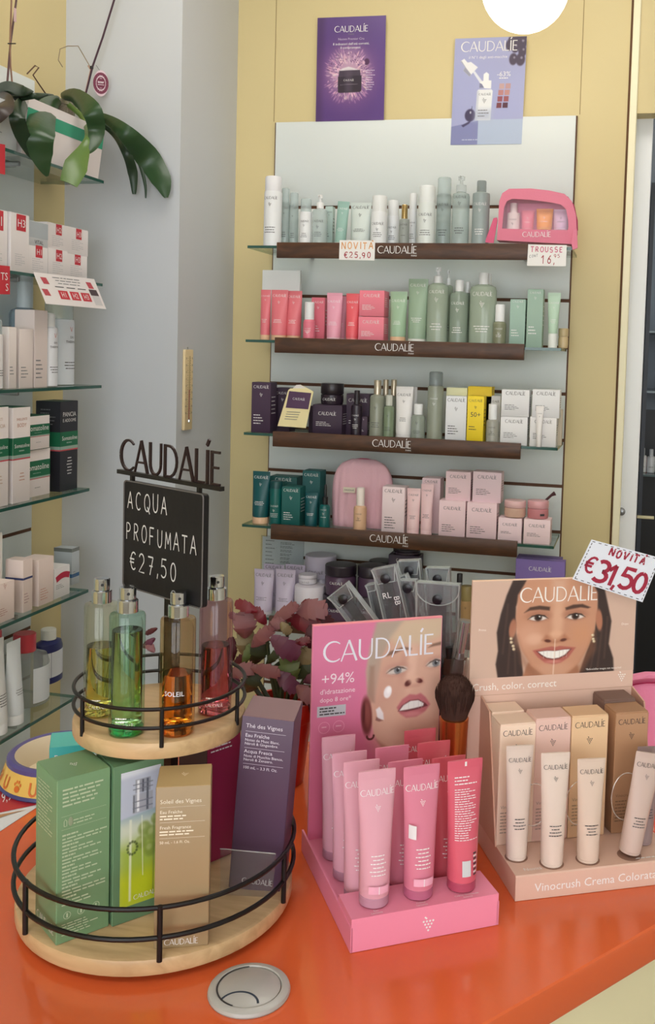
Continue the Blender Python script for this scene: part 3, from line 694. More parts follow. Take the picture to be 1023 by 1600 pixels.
put(2, cB, 510, 553, 155, -.05, bottle, 'short clear bottle with a broad white cap on the third shelf', 'bottle', None, c=thin((206, 214, 206), .05, 1.45, .55, (176, 186, 176)), capc=WH, top='cap', bodyf=.72, capw=.62, neck=.5, lg=0)
put(2, cB, 558, 606, 58, 0, can, 'tallest clear bottle with a glassy cap on the third shelf', 'bottle', None, c=thin((208, 214, 200), .04, 1.45, .6, (176, 182, 166)), capc=thin((196, 206, 206), .04, 1.45, .4, (150, 160, 162)), capf=.19, capr=.86, lg=.5, lz=.6, nl=0, ink=INKW)
LEM = mat((240, 236, 190), .5); YEL = (246, 216, 40)
put(2, cB, 617, 680, 106, .9, carton, 'white box with a pale yellow head strip behind the white box', 'box', None, c=(232, 232, 226), lg=0, gr=0, nl=0, bands=[(.84, 1, LEM)])
put(2, cB, 680, 753, 103, .9, carton, 'wide yellow box standing behind the yellow sunscreen box', 'box', None, c=(240, 206, 40), lg=0, gr=0, nl=0, ink=INKD)
put(2, cB, 616, 679, 131, 0, carton, 'white box with dark lettering beside the yellow sunscreen box', 'box', None, c=(230, 232, 236), lz=.88, nl=4, lg=.86)
put(2, cB, 680, 730, 131, 0, carton, 'yellow sunscreen box marked with a dark number', 'box', None, c=YEL, lz=.88, nl=2, lg=.82, text=[('50+', 0, .56, .1, 'c', INKD)])
put(2, cB, 735, 779, 130, .9, carton, 'slim white box behind the small clear pump bottle', 'box', None, c=(226, 226, 226), lz=.86, nl=0)
put(2, cB, 734, 773, 155, -.05, bottle, 'small clear bottle with a white pump cap by the white boxes', 'pump bottle', None, c=thin((222, 222, 214), .05, 1.45, .5, (206, 206, 196)), capc=WH, top='cap', bodyf=.62, capw=.7, neck=.56, lg=.6, lz=.4, nl=2)
G3w = 'square white boxes stacked on the third shelf'
put(2, cB, 778, 860, 192, 0, carton, 'square white box, lower one beside the small clear bottle', 'box', G3w, d=.05, c=(232, 232, 234), lg=.66, lz=.78, gr=0, nl=4)
put(2, cB, 865, 946, 192, 0, carton, 'square white box behind the slim white stick, lower one at the shelf end', 'box', G3w, d=.05, c=(232, 230, 230), lg=.66, lz=.78, gr=0, nl=4)
_h = at_y(800, 550+192/1.894, YF+.01).z-ZSH[2]+.0006
put(2, cB, 781, 866, 112, 0, carton, 'square white box, upper one nearer the yellow box', 'box', G3w, d=.05, dz=_h, c=(232, 232, 234), lg=.7, lz=.8, gr=0, nl=4)
put(2, cB, 872, 956, 112, 0, carton, 'square white box, upper one at the shelf end', 'box', G3w, d=.05, dz=_h, c=(232, 232, 234), lg=.7, lz=.8, gr=0, nl=4)
put(2, cB, 881, 906, 160, -.42, squeeze, 'slim white tube standing before the square white boxes', 'tube', None, c=(238, 234, 232), capc=(234, 230, 228), lg=.6, capf=.3, ink=INKD, nl=0, base=.34, dy=.004)
put(2, cB, 944, 962, 170, 1.0, carton, 'beige box edge behind the square white boxes at the end', 'box', None, c=(214, 200, 176), lg=0, gr=0, nl=0)
# ---- fourth shelf
G4 = 'teal products on the fourth back shelf'
put(3, cB, 36, 89, 356, 0, squeeze, 'teal tube with a beige cap at the end of the fourth shelf', 'tube', G4, c=(12, 84, 88), capc=PEACH, capf=.13, ink=INKW, lz=.86)
put(3, cB, 90, 128, 383, 0, can, 'round teal bottle beside the teal tube', 'bottle', G4, c=(12, 96, 92), capc=(10, 70, 72), capf=.14, ink=INKW, lz=.42, lg=.7, capr=.98)
put(3, cB, 95, 178, 369, 1.1, carton, 'wide teal box behind the round teal bottle', 'box', G4, c=(18, 84, 82), ink=INKW, lz=.9, lg=.6, nl=0, gr=0)
put(3, cB, 131, 187, 400, 0, carton, 'teal box with white print next to the round bottle', 'box', G4, c=(22, 96, 92), ink=INKW, lz=.88, nl=4)
put(3, cB, 192, 246, 352, .75, carton, 'tallest teal box behind the small teal tube', 'box', G4, c=(14, 88, 90), ink=INKW, lz=.9, nl=0)
put(3, cB, 194, 234, 418, -.05, squeeze, 'small teal tube before the tallest teal box', 'tube', G4, c=(10, 82, 88), capc=(12, 74, 80), ink=INKW, lz=.84)
put(3, cB, 239, 272, 394, 0, bottle, 'teal dropper bottle with a black bulb', 'dropper bottle', None, c=(14, 92, 90), capc=(22, 26, 28), top='dropper', bodyf=.55, lg=.6, lz=.42, ink=INKW, nl=1)
put(3, cB, 340, 379, 404, -.15, bottle, 'small nude bottle with a white cap before the quilted pouch', 'bottle', None, c=(216, 176, 142), capc=(238, 226, 218), top='cap', bodyf=.6, capw=.62, neck=.5, lg=.5, lz=.4, nl=1, dy=-.002)
G4p = 'pale pink boxes on the fourth back shelf'
put(3, cB, 428, 496, 400, 0, carton, 'pale pink upright box next to the quilted pouch', 'box', G4p, c=(240, 220, 224), lz=.88, nl=5)
put(3, cB, 497, 539, 406, 0, squeeze, 'short pale pink tube beside the upright pale pink box', 'tube', None, c=(240, 206, 208), capc=(236, 200, 202), ink=INKD, lz=.84, lg=.7)
put(3, cB, 539, 577, 393, 0, squeeze, 'tall slim pale pink tube beside the stacked boxes', 'tube', None, c=(240, 204, 208), capc=(238, 202, 206), ink=INKD, lz=.86, lg=.7)
put(3, cB, 545, 601, 374, .85, carton, 'pale pink tall box behind the slim pale pink tube', 'box', G4p, c=(238, 208, 214), lz=.92, nl=0, lg=.7)
put(3, cB, 596, 676, 441, 0, carton, 'pale pink square box, lower of the stack next to the slim tube', 'box', G4p, d=.05, c=PPINK, lg=.66, lz=.76, gr=0, nl=4)
put(3, cB, 678, 769, 447, 0, carton, 'pale pink square box, lower of the stack next to the jars', 'box', G4p, d=.05, c=PPINK, lg=.66, lz=.76, gr=0, nl=4)
_h = at_y(700, 550+443/1.894, YF+.01).z-ZSH[3]+.0008
put(3, cB, 616, 692, 355, .3, carton, 'pale pink square box, upper of the stack next to the slim tube', 'box', G4p, d=.05, dz=_h, c=PPINK, lg=.66, lz=.78, gr=0, nl=4)
put(3, cB, 696, 783, 356, .3, carton, 'pale pink square box, upper of the stack next to the jars', 'box', G4p, d=.05, dz=_h, c=(234, 208, 216), lg=.66, lz=.78, gr=0, nl=4)
put(3, cB, 771, 843, 492, 0, carton, 'pale pink low box under the beige-bodied jar', 'box', G4p, d=.05, c=(240, 214, 220), lg=.62, lz=.68, gr=0, nl=2)
put(3, cB, 847, 928, 496, 0, carton, 'pale pink low box under the rose jar, last on the shelf', 'box', G4p, d=.05, c=(240, 214, 218), lg=.62, lz=.68, gr=0, nl=3)
_h = at_y(830, 550+495/1.894, YF+.01).z-ZSH[3]+.0008
put(3, cB, 786, 853, 442, 0, jar, 'beige-bodied cream jar with a pale pink lid on a low box', 'jar', 'cream jars on low pink boxes', dz=_h-.001, c=(214, 176, 158), lidc=(228, 186, 186), lg=0)
jr = put(3, cB, 855, 921, 443, 0, jar, 'rose cream jar with a small spatula standing behind its lid', 'jar', 'cream jars on low pink boxes', dz=_h-.001, c=(204, 132, 138), lidc=(222, 164, 170), lg=0, patch=INKD)
b = MB(); p0 = at_y(370+905/1.894, 550+447/1.894, YF+.06); p1 = at_y(370+930/1.894, 550+424/1.894, YF+.06); p2 = at_y(370+941/1.894, 550+418/1.894, YF+.06)
pz = Vector((p0.x-.012, p0.y, p0.z-.025))
b.tube([pz, p0, p1, p2], [.003, .003, .0035, .006], mat((80, 44, 50), .5), 8)
o = b.build('cosmetic_spatula'); tag(o, 'small dark rose spatula sticking up behind the rose jar', 'spatula')
# ---- lowest visible shelf
cD = lambda x, y: (360+x/2.557, 820+y/2.557)
LAV = (204, 192, 214)
put(4, cD, 78, 159, 186, 0, squeeze, 'lavender tube, front one nearest the yellow wall', 'tube', 'lavender hand tubes', c=LAV, capc=(214, 206, 216), ink=INKD, lz=.84, capf=.08)
put(4, cD, 165, 246, 186, 0, squeeze, 'lavender tube, front one nearest the stacked jars', 'tube', 'lavender hand tubes', c=LAV, capc=(214, 206, 216), ink=INKD, lz=.84, capf=.08)
put(4, cD, 115, 200, 166, .9, squeeze, 'lavender tube, back one nearest the yellow wall', 'tube', 'lavender hand tubes', c=LAV, capc=(214, 206, 216), ink=INKD, lz=.9, capf=.08)
put(4, cD, 203, 285, 167, .9, squeeze, 'lavender tube, back one nearest the lilac tub', 'tube', 'lavender hand tubes', c=LAV, capc=(214, 206, 216), ink=INKD, lz=.9, capf=.08)
put(4, cD, 243, 364, 248, -.05, jar, 'wide lilac-white jar carrying a small white jar', 'jar', None, c=(214, 208, 220), lidc=(222, 216, 226), lg=0, lidf=.5)
_h = at_y(480, 820+248/2.557, YF+.01).z-ZSH[4]
put(4, cD, 260, 333, 204, .2, jar, 'small white jar on top of the wide lilac-white jar', 'jar', None, dz=_h+.0006, c=(226, 222, 230), lidc=(222, 216, 226), lg=.5, ink=INKG)
put(4, cD, 285, 409, 125, 1.6, jar, 'large lilac tub behind the small white jar', 'jar', None, c=(196, 190, 206), lidc=(196, 188, 206), lg=.5, lidf=.4, ink=INKD, lz=.7)
PJ = (84, 60, 84); PL = (40, 30, 42)
put(4, cD, 358, 485, 284, 0, jar, 'dark purple jar at the bottom, beside the lilac-white jar', 'jar', 'dark purple jars', c=PJ, lidc=PL, lg=.4, lz=.45)
put(4, cD, 489, 612, 286, 0, jar, 'dark purple jar at the bottom, behind the tilted clear pouch', 'jar', 'dark purple jars', c=PJ, lidc=PL, lg=.4, lz=.45)
_h = at_y(530, 820+285/2.557, YF+.01).z-ZSH[4]
put(4, cD, 366, 492, 164, .05, jar, 'dark purple jar stacked on top, beside the lilac tub', 'jar', 'dark purple jars', dz=_h+.0006, c=PJ, lidc=PL, lg=.44, lz=.4, lidf=.35)
put(4, cD, 497, 612, 168, .05, jar, 'dark purple jar stacked on top, under the dark box', 'jar', 'dark purple jars', dz=_h+.0006, c=(74, 52, 76), lidc=PL, lg=0, lidf=.35)
put(4, cD, 540, 640, 148, 1.3, jar, 'black-lidded purple jar at the back of the lowest shelf', 'jar', None, c=PJ, lidc=(32, 28, 36), lg=0, lidf=.4)
o = put(4, cD, 626, 753, 122, 1.3, carton, 'dark purple box at the back of the lowest shelf', 'box', None, d=.05, c=(52, 34, 58), ink=INKW, lg=.5, lz=.9, gr=0, nl=0)
_h = at_y(620, 820+122/2.557, YF+.08).z-ZSH[4]
put(4, cD, 640, 752, 99, 1.3, jar, 'flat dark lid of a jar on the dark purple box', 'jar', None, dz=_h+.0006, c=(48, 32, 50), lidc=(40, 28, 42), lg=0)
cE = lambda x, y: (680+x/2.983, 820+y/2.983)
put(4, cE, 365, 602, 165, .3, carton, 'lilac box with white lettering above the beige display card', 'box', 'lilac boxes', d=.03, c=(122, 98, 168), ink=INKW, lg=.46, lz=.86, gr=0, nl=0)
put(4, cE, 372, 588, 152, 1.2, carton, 'darker lilac box standing behind the lettered lilac box', 'box', 'lilac boxes', d=.03, c=(104, 82, 146), lg=0, gr=0, nl=0)
put(4, cP, 716, 737, 917, .2, can, 'small amber bottle with an olive cap beside the beige display card', 'bottle', None, c=(176, 140, 96), capc=(150, 132, 84), capf=.3, lg=0, nl=0)
put(4, cP, 711, 721, 897, .9, can, 'slim grey bottle with a dark cap behind the amber bottle', 'bottle', None, c=(150, 156, 156), capc=(40, 36, 40), capf=.14, lg=0, nl=0)
# price list in a clear sleeve on the panel
ps = root('price_list', 'white printed price list in a clear sleeve below the fourth shelf', 'price list')
c = [at_y(x, y, YW-.004) for x, y in ((410, 838), (474, 842), (410, 885), (474, 890))]
zb_ = ZSH[4]+.0005; b = MB(); b.box(c[0].x, c[1].x, YW-.003, YW-.0015, zb_, c[0].z, mat((214, 220, 222), .4), 0); mp = front(YW-.0033)
for r_ in range(7):
    z = c[0].z-.012-r_*.011
    b.lines(INKG, mp, c[0].x+.01, c[0].x+.04, z, 1, .01, .0022, r_); b.lines(INKG, mp, c[0].x+.055, c[0].x+.1, z-.003, 2, .004, .0016, r_+9)
b.build('sheet', ps); b = MB(); b.box(c[0].x-.004, c[1].x+.003, YW-.0052, YW-.0046, zb_, c[0].z+.004, thin((226, 230, 230), .05)); b.build('clear_sleeve', ps)
# ----------------------------------------------------------------- cream display card with a printed jar
dc = root('display_card', 'cream shaped card printed with a purple jar, leaning on the third shelf', 'display card')
S = cB; p = lambda x, y: at_y(S(x, y)[0], S(x, y)[1], YF-.004)
dc.location = p(165, 222)
b = MB(); out = [(120, 219), (147, 113), (153, 108), (160, 108), (170, 98), (182, 97), (200, 106), (212, 112), (222, 118), (204, 225)]
f = lambda u, v, o=0: tuple(Vector((p(u, v).x, p(u, v).y+o+(222-v)*.00012, p(u, v).z))-dc.location)
b.plate(out, f, .001, mat((236, 222, 170), .55))
g = lambda u, v: tuple(Vector(f(u, v))-Vector((0, .0006, 0)))
b.add([g(u, v) for u, v in ((142, 165), (150, 116), (216, 122), (209, 170))], [(0, 1, 2, 3)], mat((78, 48, 82), .4))
b.add([g(u, v) for u, v in ((160, 108), (170, 98), (182, 97), (200, 108))], [(0, 1, 2, 3)], mat((232, 226, 220), .4))
g2 = lambda u, v: g(u-.0, v-0) if False else tuple(Vector(g(u, v))-Vector((0, .0004, 0)))
b.ink(LOGO, INKW, lambda u, v: g2(180+u*1.0, 143-v*1.0-u*.08*-1), 0, 0, 36)
for r_ in range(4):
    b.add([g2(u, v) for u, v in ((146-r_*2, 176+r_*7), (186-r_*3, 178+r_*7), (186-r_*3, 179.6+r_*7), (146-r_*2, 177.6+r_*7))], [(0, 1, 2, 3)], INKG)
b.build('card', dc)
# ----------------------------------------------------------------- pouches
def superring(w, d, z, n=28, e=4.0):
    out = []
    for i in range(n):
        a = 2*math.pi*i/n; c_, s_ = math.cos(a), math.sin(a)
        out.append((w/2*math.copysign(abs(c_)**(2/e), c_), d/2*math.copysign(abs(s_)**(2/e), s_), z))
    return out
def blob_pouch(w, h, d, M, arch=.35, n=14, e=3.0, bulge=.08):
    """Soft bag: an upright arch-shaped outline, thick at the bottom and narrowing to the top seam."""
    rings = []
    for j in range(n+1):
        t = j/n; z = h*t
        ww = w*(1+bulge*math.sin(math.pi*min(t*1.3, 1))) if t < 1-arch else w*(1+bulge*math.sin(math.pi*min((1-arch)*1.3, 1)))*math.sqrt(max(1-((t-(1-arch))/arch)**2*.93, .02))
        dd = d*(1-.62*t)*(.75 if j == 0 else 1)
        if j == n: ww *= .8; dd *= .5
        rings.append(superring(ww*(.94 if j == 0 else 1), dd, z, 28, e))
    b = MB(); b.loft(rings, M); return b, rings
(ax, ay), (bx, _) = cB(272, 322), cB(452, 322)
Y = YF+.055; x, w, h = shelf_px(ax, bx, ay, ZSH[3], Y)
qp = root('quilted_pouch', 'pale pink quilted toiletry pouch on the fourth shelf', 'pouch'); qp.location = (x, Y+.035, ZSH[3]+.0004)
PKQ = mat((238, 190, 202), .8, 0, .3, 0, .35, 260)
# body with vertical quilting ribs
b = MB(); rings = []; n = 96
for j in range(17):
    t = j/16; z = h*t; top = max(0, (t-.58)/.42)
    ww = w*(.95+.05*math.sin(math.pi*min(t*1.2, 1)))*max(1-top**3*.75, .05)**.5; dd = .06*(1-.5*t)*(.8 if j in (0,) else 1)
    if j == 16: ww *= .86; dd *= .4
    rg = superring(ww, dd, z, n, 3.2)
    rings.append([(px_*(1+.0), py_*(1+.17*abs(math.sin(px_/w*math.pi*8))), z) for px_, py_, z in rg])
b.loft(rings, PKQ); b.build('body', qp, 60)
b = MB(); path = [(-w*.47, .004, h*.5)]+[(w*.47*math.cos(math.radians(a)), .004, h*.62+h*.385*math.sin(math.radians(a))) for a in range(180, -1, -12)]+[(w*.47, .004, h*.5)]
b.tube(path, .0026, mat((196, 108, 132), .5), 8); b.build('zip', qp)
b = MB(); b.box(-w*.26, -w*.06, -.0385, -.0368, h*.52, h*.6, mat((236, 224, 206), .7), .0005); b.text('CAUDALIE', INKD, front(-.0388), -w*.16, h*.55, .004, 'c', w*.17); b.build('fabric_tag', qp)
# pink mesh pouch on the topmost shelf
def pp(x, y, o=0): 
    q_ = at_y(380+x/1.894, 230+y/1.894, YF+.006); return Vector((q_.x, q_.y+o, max(q_.z, ZSH[0]+.0006)))
P_ = root('mesh_pouch', 'pink toiletry pouch with a clear window showing minis, end of the topmost shelf', 'pouch'); P_.location = pp(870, 286)
PK = mat((228, 132, 156), .6, 0, .3, 0, .2, 300); PKD = mat((176, 44, 92), .5); CLRP = thin((246, 226, 234), .08, 1.4, .12, (240, 180, 200))
L = lambda x, y, o=0: tuple(pp(x, y, o)-P_.location)
outer = [(750, 275), (754, 215), (757, 160), (766, 136), (786, 123), (850, 122), (905, 128), (950, 138), (972, 160), (984, 200), (986, 250), (975, 287)]
inner = [(766, 241), (770, 200), (776, 168), (790, 153), (850, 156), (910, 164), (945, 172), (958, 190), (962, 222), (958, 247)]
b = MB(); n = len(outer)
V = [L(*q_, 0) for q_ in outer]+[L(*q_, .05) for q_ in outer]+[L(870+(q_[0]-870)*.9, 205+(q_[1]-205)*.92, .058) for q_ in outer]
Fc = [(i, (i+1) % n, (i+1) % n+n, i+n) for i in range(n)]+[(i+n, (i+1) % n+n, (i+1) % n+2*n, i+2*n) for i in range(n)]+[tuple(range(2*n, 3*n))]
b.add(V, Fc, PK)
# front frame: outer outline to the window outline
io = [(inner[0], outer[0])]
fr_o = outer; fr_i = [(766, 241), (768, 215), (772, 178), (780, 160), (795, 153), (850, 156), (905, 163), (940, 170), (955, 184), (961, 215), (962, 240), (958, 247)]
V = [L(*q_, 0) for q_ in fr_o]+[L(*q_, -.002) for q_ in fr_i]
b.add(V, [(i, i+1, i+1+n, i+n) for i in range(n-1)]+[(0, n, 2*n-1, n-1)], PK)
mp = lambda u, v: L(u, v, -.003)
b.ink((LOGO[0]*np.array([1, -1]), LOGO[1]), INKW, mp, 868, 266, 84)
b.build('body', P_, 50)
b = MB(); b.add([L(*q_, -.0016) for q_ in fr_i], [tuple(range(n))], CLRP); b.build('clear_window', P_)
b = MB(); b.tube([L(*q_, .012) for q_ in ((758, 190), (766, 150), (785, 130), (850, 126), (910, 133), (958, 146), (976, 170), (986, 215), (987, 245))], .0022, PKD, 8); b.build('zip', P_)
b = MB(); b.plate([(712, 280), (738, 208), (748, 206), (750, 214), (738, 282)], lambda u, v, o: L(u, v, .012+o), .004, mat((222, 96, 134), .6)); b.build('hanging_label', P_)
def LT(u, v, o):
    q_ = at_y(380+u/1.894, 230+v/1.894, YF-.012); return (q_.x-P_.location.x, q_.y-P_.location.y+o, q_.z-P_.location.z)
b = MB(); b.plate([(976, 245), (987, 242), (989, 298), (974, 304), (971, 285)], lambda u, v, o: LT(u, v, o), .006, PK); b.build('side_tab', P_)
def inside(xl, xr, yt, fn, lab, **kw):
    Y = YF+.016; a = at_y(380+xl/1.894, 230+yt/1.894, Y); c_ = at_y(380+xr/1.894, 230+yt/1.894, Y); zb = pp(870, 243).z
    o = fn(c_.x-a.x, a.z-zb, **kw); place(o, (a.x+c_.x)/2, Y+.014, zb, 0, 0, 0, lab, 'mini product', 'minis inside the pink pouch')
    return o
b = MB(); b.box(pp(760, 243).x, pp(962, 243).x, YF+.012, YF+.05, pp(870, 243).z-.002, pp(870, 243).z-.0004, PK); o = b.build('inner_floor', P_); o.location = -P_.location
b = MB(); b.box(pp(772, 243).x, pp(955, 243).x, YF+.044, YF+.046, pp(870, 243).z, pp(870, 160).z, mat((228, 140, 172), .7)); o = b.build('back_lining', P_); o.location = -P_.location
inside(780, 818, 163, can, 'tiny white bottle inside the pink pouch window', c=(236, 234, 228), capc=(240, 236, 232), capf=.35, lg=.6, lz=.35, nl=0, capr=.6)
inside(866, 916, 180, squeeze, 'tiny orange tube inside the pink pouch window', c=(248, 168, 40), capc=(244, 176, 70), lg=0)
inside(917, 964, 182, squeeze, 'tiny lilac tube inside the pink pouch window', c=(222, 196, 226), capc=(226, 206, 230), lg=0, ink=INKD)
inside(822, 860, 185, squeeze, 'tiny pink tube inside the pink pouch window', c=(238, 128, 150), capc=(240, 150, 166), lg=0)
# ----------------------------------------------------------------- price cards on the fascia
def card(name, corners, label, cat='price card', col=(240, 238, 236)):
    """A paper card between four world corners TL TR BL BR, with a local (u right 0..1, v up 0..1) map for its print."""
    TL, TR, BL, BR = [Vector(c) for c in corners]; o = root(name, label, cat); o.location = (BL+BR)/2; n = (TR-TL).cross(TL-BL).normalized()
    def f(u, v, off=0): return tuple((TL*(1-u)+TR*u)*v+(BL*(1-u)+BR*u)*(1-v)+n*off-o.location)
    b = MB(); b.plate([(0, 0), (1, 0), (1, 1), (0, 1)], lambda u, v, t: f(u, v, -t), .0006, mat(col, .55))
    asp = (TR-TL).length/(TL-BL).length
    return o, b, f, asp
def hand(b, f, asp, s, M, x, y, h, w=.1, wob=.05, seed=1, maxw=None, slant=0):
    V, Fc, wd = hand_shape(s, w, 1.1, wob, seed); sc = h if not maxw else min(h, maxw*asp/wd)
    b.add([f(x+(a*sc)/asp, y+c_*h+slant*a*sc/asp, .0004) for a, c_ in V], Fc, M)
RED = mat((168, 40, 56), .6); ORA = mat((232, 170, 110), .6); PKI = mat((214, 120, 150), .6)
yc = YF-.0135
o, b, f, a = card('price_card', [at_y(380+x/1.894, 230+y/1.894, yc) for x, y in ((285, 275), (390, 276), (283, 333), (388, 335))], 'white price card with orange and red handwriting under the wide grey tube')
hand(b, f, a, 'NOVITA`', ORA, .06, .56, .34, .16, maxw=.9); hand(b, f, a, '\u20ac25,90', RED, .14, .12, .28, .16, maxw=.76); b.build('paper', o)
o, b, f, a = card('price_card', [at_y(380+x/1.894, 230+y/1.894, yc) for x, y in ((843, 288), (957, 290), (839, 351), (954, 352))], 'white price card with pink and red handwriting under the pink mesh pouch')
hand(b, f, a, 'TROUSSE', PKI, .07, .66, .24, .2, maxw=.84); hand(b, f, a, '16,', RED, .36, .12, .38, .13, maxw=.34); hand(b, f, a, '95', RED, .68, .4, .16, .14, maxw=.16); hand(b, f, a, 'CONT', INKG, .05, .38, .12, .14, maxw=.22, slant=.25); b.build('paper', o)
# ================================================================= goods on the side wall shelves (facing +x)
def put_side(k, xl, xr, yt, dx, fn, label, cat, group=None, d=None, dz=0, shrink=.97, name=None, **kw):
    """Between pixel columns xl..xr with its top at row yt, its front dx behind the shelf's front edge."""
    X = XF-.008-dx; zb = ZLS[k]+dz
    t = at_x((xl+xr)/2, yt, X); 
    pb = at_x((xl+xr)/2, yt+60, X); sl = (t.z-pb.z)/60; ym = yt+(t.z-zb)/sl/2
    a, c_ = at_x(xl, ym, X), at_x(xr, ym, X); w = (c_.y-a.y)*shrink; h = t.z-zb
    dd = d if d else min(w, .06)
    if fn is carton: kw['d'] = dd
    elif fn is squeeze: dd = w*.92
    else: dd = w
    o = fn(w, h, **kw); place(o, X-dd/2, (a.y+c_.y)/2, zb+.0003, math.pi/2, 0, 0, label, cat, group)
    o.name = name or {'box': 'carton', 'tube': 'squeeze_tube', 'jar': 'cream_jar'}.get(cat, cat.replace(' ', '_'))
    return o
REDT = mat((200, 44, 58), .5); WHC = (232, 226, 226)
def hbox(code): return dict(c=WHC, lg=0, gr=0, nl=0, code=code)
def hcarton(w, h, d, code, c=WHC, tag_z=.8, tall=False):
    b = MB(); b.box(-w/2, w/2, -d/2, d/2, 0, h-.0012, mat(c, .5), .0005); b.box(-w/2+.0004, w/2-.0004, -d/2+.0003, d/2-.0004, h-.0012, h, mat(c, .5), .0004)
    mp = front(-d/2-.0003); s = min(w*.52, h*.38)
    b.rect(REDT, mp, -s/2+w*.05, s/2+w*.05, h*.985-s*1.05, h*.985); b.text(code, INKW, front(-d/2-.0005), w*.05, h*.985-s*.8, s*.5)
    b.lines(mat((196, 194, 198), .5), mp, -w*.28, w*.3, h*(.3 if tall else .52), 6, h*(.035 if tall else .07), h*(.012 if tall else .02), 4)
    return b.build('carton')
# topmost: green-striped box with the orchids before and behind it
Xb = XF-.012; q1, q2 = at_x(153, 279, Xb), at_x(172, 203, Xb); yL = at_x(33, 236, Xb).y; zb = ZLS[0]+.0005; zt = at_x(165, 203, Xb).z
sb = root('gift_box', 'white box with green stripes under the orchid leaves on the topmost side shelf', 'box'); sb.location = (Xb, yL, zb)
b = MB(); hh = zt-zb; LN = q1.y-yL; sh = .028
def sbx(y, z, x=0): return (x, y+sh*z/hh, z)
b.add([sbx(0, 0), sbx(LN, 0), sbx(LN, hh), sbx(0, hh), sbx(0, 0, -.07), sbx(LN, 0, -.07), sbx(LN, hh, -.07), sbx(0, hh, -.07)],
      [(0, 1, 2, 3), (5, 4, 7, 6), (1, 5, 6, 2), (4, 0, 3, 7), (3, 2, 6, 7), (4, 5, 1, 0)], mat((222, 214, 214), .5))
GRN = mat((52, 152, 120), .5)
for z0, z1 in ((.6, .83),):
    b.add([sbx(0, z0*hh, .0004), sbx(LN, z0*hh, .0004), sbx(LN, z1*hh, .0004), sbx(0, z1*hh, .0004)], [(0, 1, 2, 3)], GRN)
    b.add([sbx(LN+.0004, z0*hh), sbx(LN+.0004, z0*hh, -.07), sbx(LN+.0004, z1*hh, -.07), sbx(LN+.0004, z1*hh)], [(0, 1, 2, 3)], GRN)
b.build('carton_body', sb); b = MB(); b.add([sbx(.001, hh+.0006, -.001), sbx(LN-.001, hh+.0006, -.001), sbx(LN-.001, hh+.0006, -.069), sbx(.001, hh+.0006, -.069)], [(0, 1, 2, 3)], mat((226, 220, 218), .5)); b.build('lid_flap', sb)
put_side(0, -40, 27, 150, .004, carton, 'clear-fronted pack with grey print at the end of the topmost side shelf', 'box', None, d=.05, c=(196, 200, 200), lg=0, gr=0, nl=6, ink=INKG)
# second shelf: red-squared boxes
def side_fn(code, **k2):
    return lambda w, h, **kw: hcarton(w, h, .06, code, **k2)
Gh = 'white boxes with red squares'
put_side(1, -20, 17.4, 326, .006, side_fn('H1', tall=True), 'tall white box with a red H1 square on the second side shelf', 'box', Gh)
put_side(1, 17.6, 47, 334, .006, side_fn('H3', tall=True), 'tall white box with a red H3 square beside the stacked low boxes', 'box', Gh)
put_side(1, 47.4, 80, 383, .006, side_fn('H1'), 'low white box with a red H1 square, bottom row', 'box', Gh)
put_side(1, 80, 111, 390, .006, side_fn('H2'), 'low white box with a red H2 square, bottom row', 'box', Gh)
put_side(1, 111.4, 146, 396, .006, side_fn('H3'), 'low white box with a red H3 square, bottom row', 'box', Gh)
dz1 = at_x(113, 396, XF-.014).z-ZLS[1]+.0012
def vit(w, h, **kw): 
    b = MB(); b.box(-w/2, w/2, -.03, .03, 0, h, mat((200, 204, 208), .5), .0005); b.text('VITAL', INKD, front(-.0304), w*.05, h*.1, h*.16, 'c', w*.6)
    b.rect(mat((176, 184, 190), .5), front(-.0303), -w/2, w*.5, h*.34, h*.98); return b.build('carton')
put_side(1, 47.4, 80, 347, .006, vit, 'grey-fronted box on top of the low H1 box', 'box', None, dz=dz1+.0002)
put_side(1, 80, 113, 350, .006, side_fn('H2'), 'low white box with a red H2 square, top row', 'box', Gh, dz=dz1)
put_side(1, 113, 147, 357, .006, side_fn('H3'), 'low white box with a red H3 square, top row', 'box', Gh, dz=dz1)
# third shelf
G6 = 'white spray cans and boxes on the third side shelf'
put_side(2, -12, 13.5, 498, .006, can, 'white bottle with a clear cap at the end of the third side shelf', 'bottle', None, c=(234, 232, 234), capc=CLR, capf=.2, lg=0, gr=0)
put_side(2, 13.8, 26, 511, .01, carton, 'slim peach-white box beside the white bottle, third side shelf', 'box', None, d=.04, c=(236, 226, 222), lg=0, gr=0, nl=3, ink=INKG)
put_side(2, 30, 52, 514, .012, carton, 'peach-white box with grey print in the middle of the third side shelf', 'box', None, d=.05, c=(236, 224, 220), lg=0, gr=0, nl=4, ink=INKG)
put_side(2, 53.5, 74.5, 485, .012, carton, 'tall peach-white box beside the white spray can on the third side shelf', 'box', None, d=.05, c=(236, 222, 218), lg=0, gr=0, nl=5, ink=INKG)
put_side(2, 44, 72, 440, .1, bottle, 'blue-clear bottle with a narrow neck behind the tall peach-white box', 'bottle', None, c=thin((190, 210, 224), .05, 1.4, .4, (160, 182, 200)), capc=(214, 224, 230), top='cap', bodyf=.75, lg=0, gr=0)
sp = put_side(2, 76, 98, 489, .008, can, 'short white spray can at the free end of the third side shelf', 'spray can', G6, c=(230, 232, 238), capc=(238, 240, 240), capf=.17, lg=0, gr=0, capr=.78, dome=.6, shoulder=.1)
sp2 = put_side(2, 99, 126, 468, .035, can, 'tall white spray can at the free end of the third side shelf', 'spray can', G6, c=(224, 230, 238), capc=CLR, capf=.22, lg=0, gr=0, shoulder=.05)
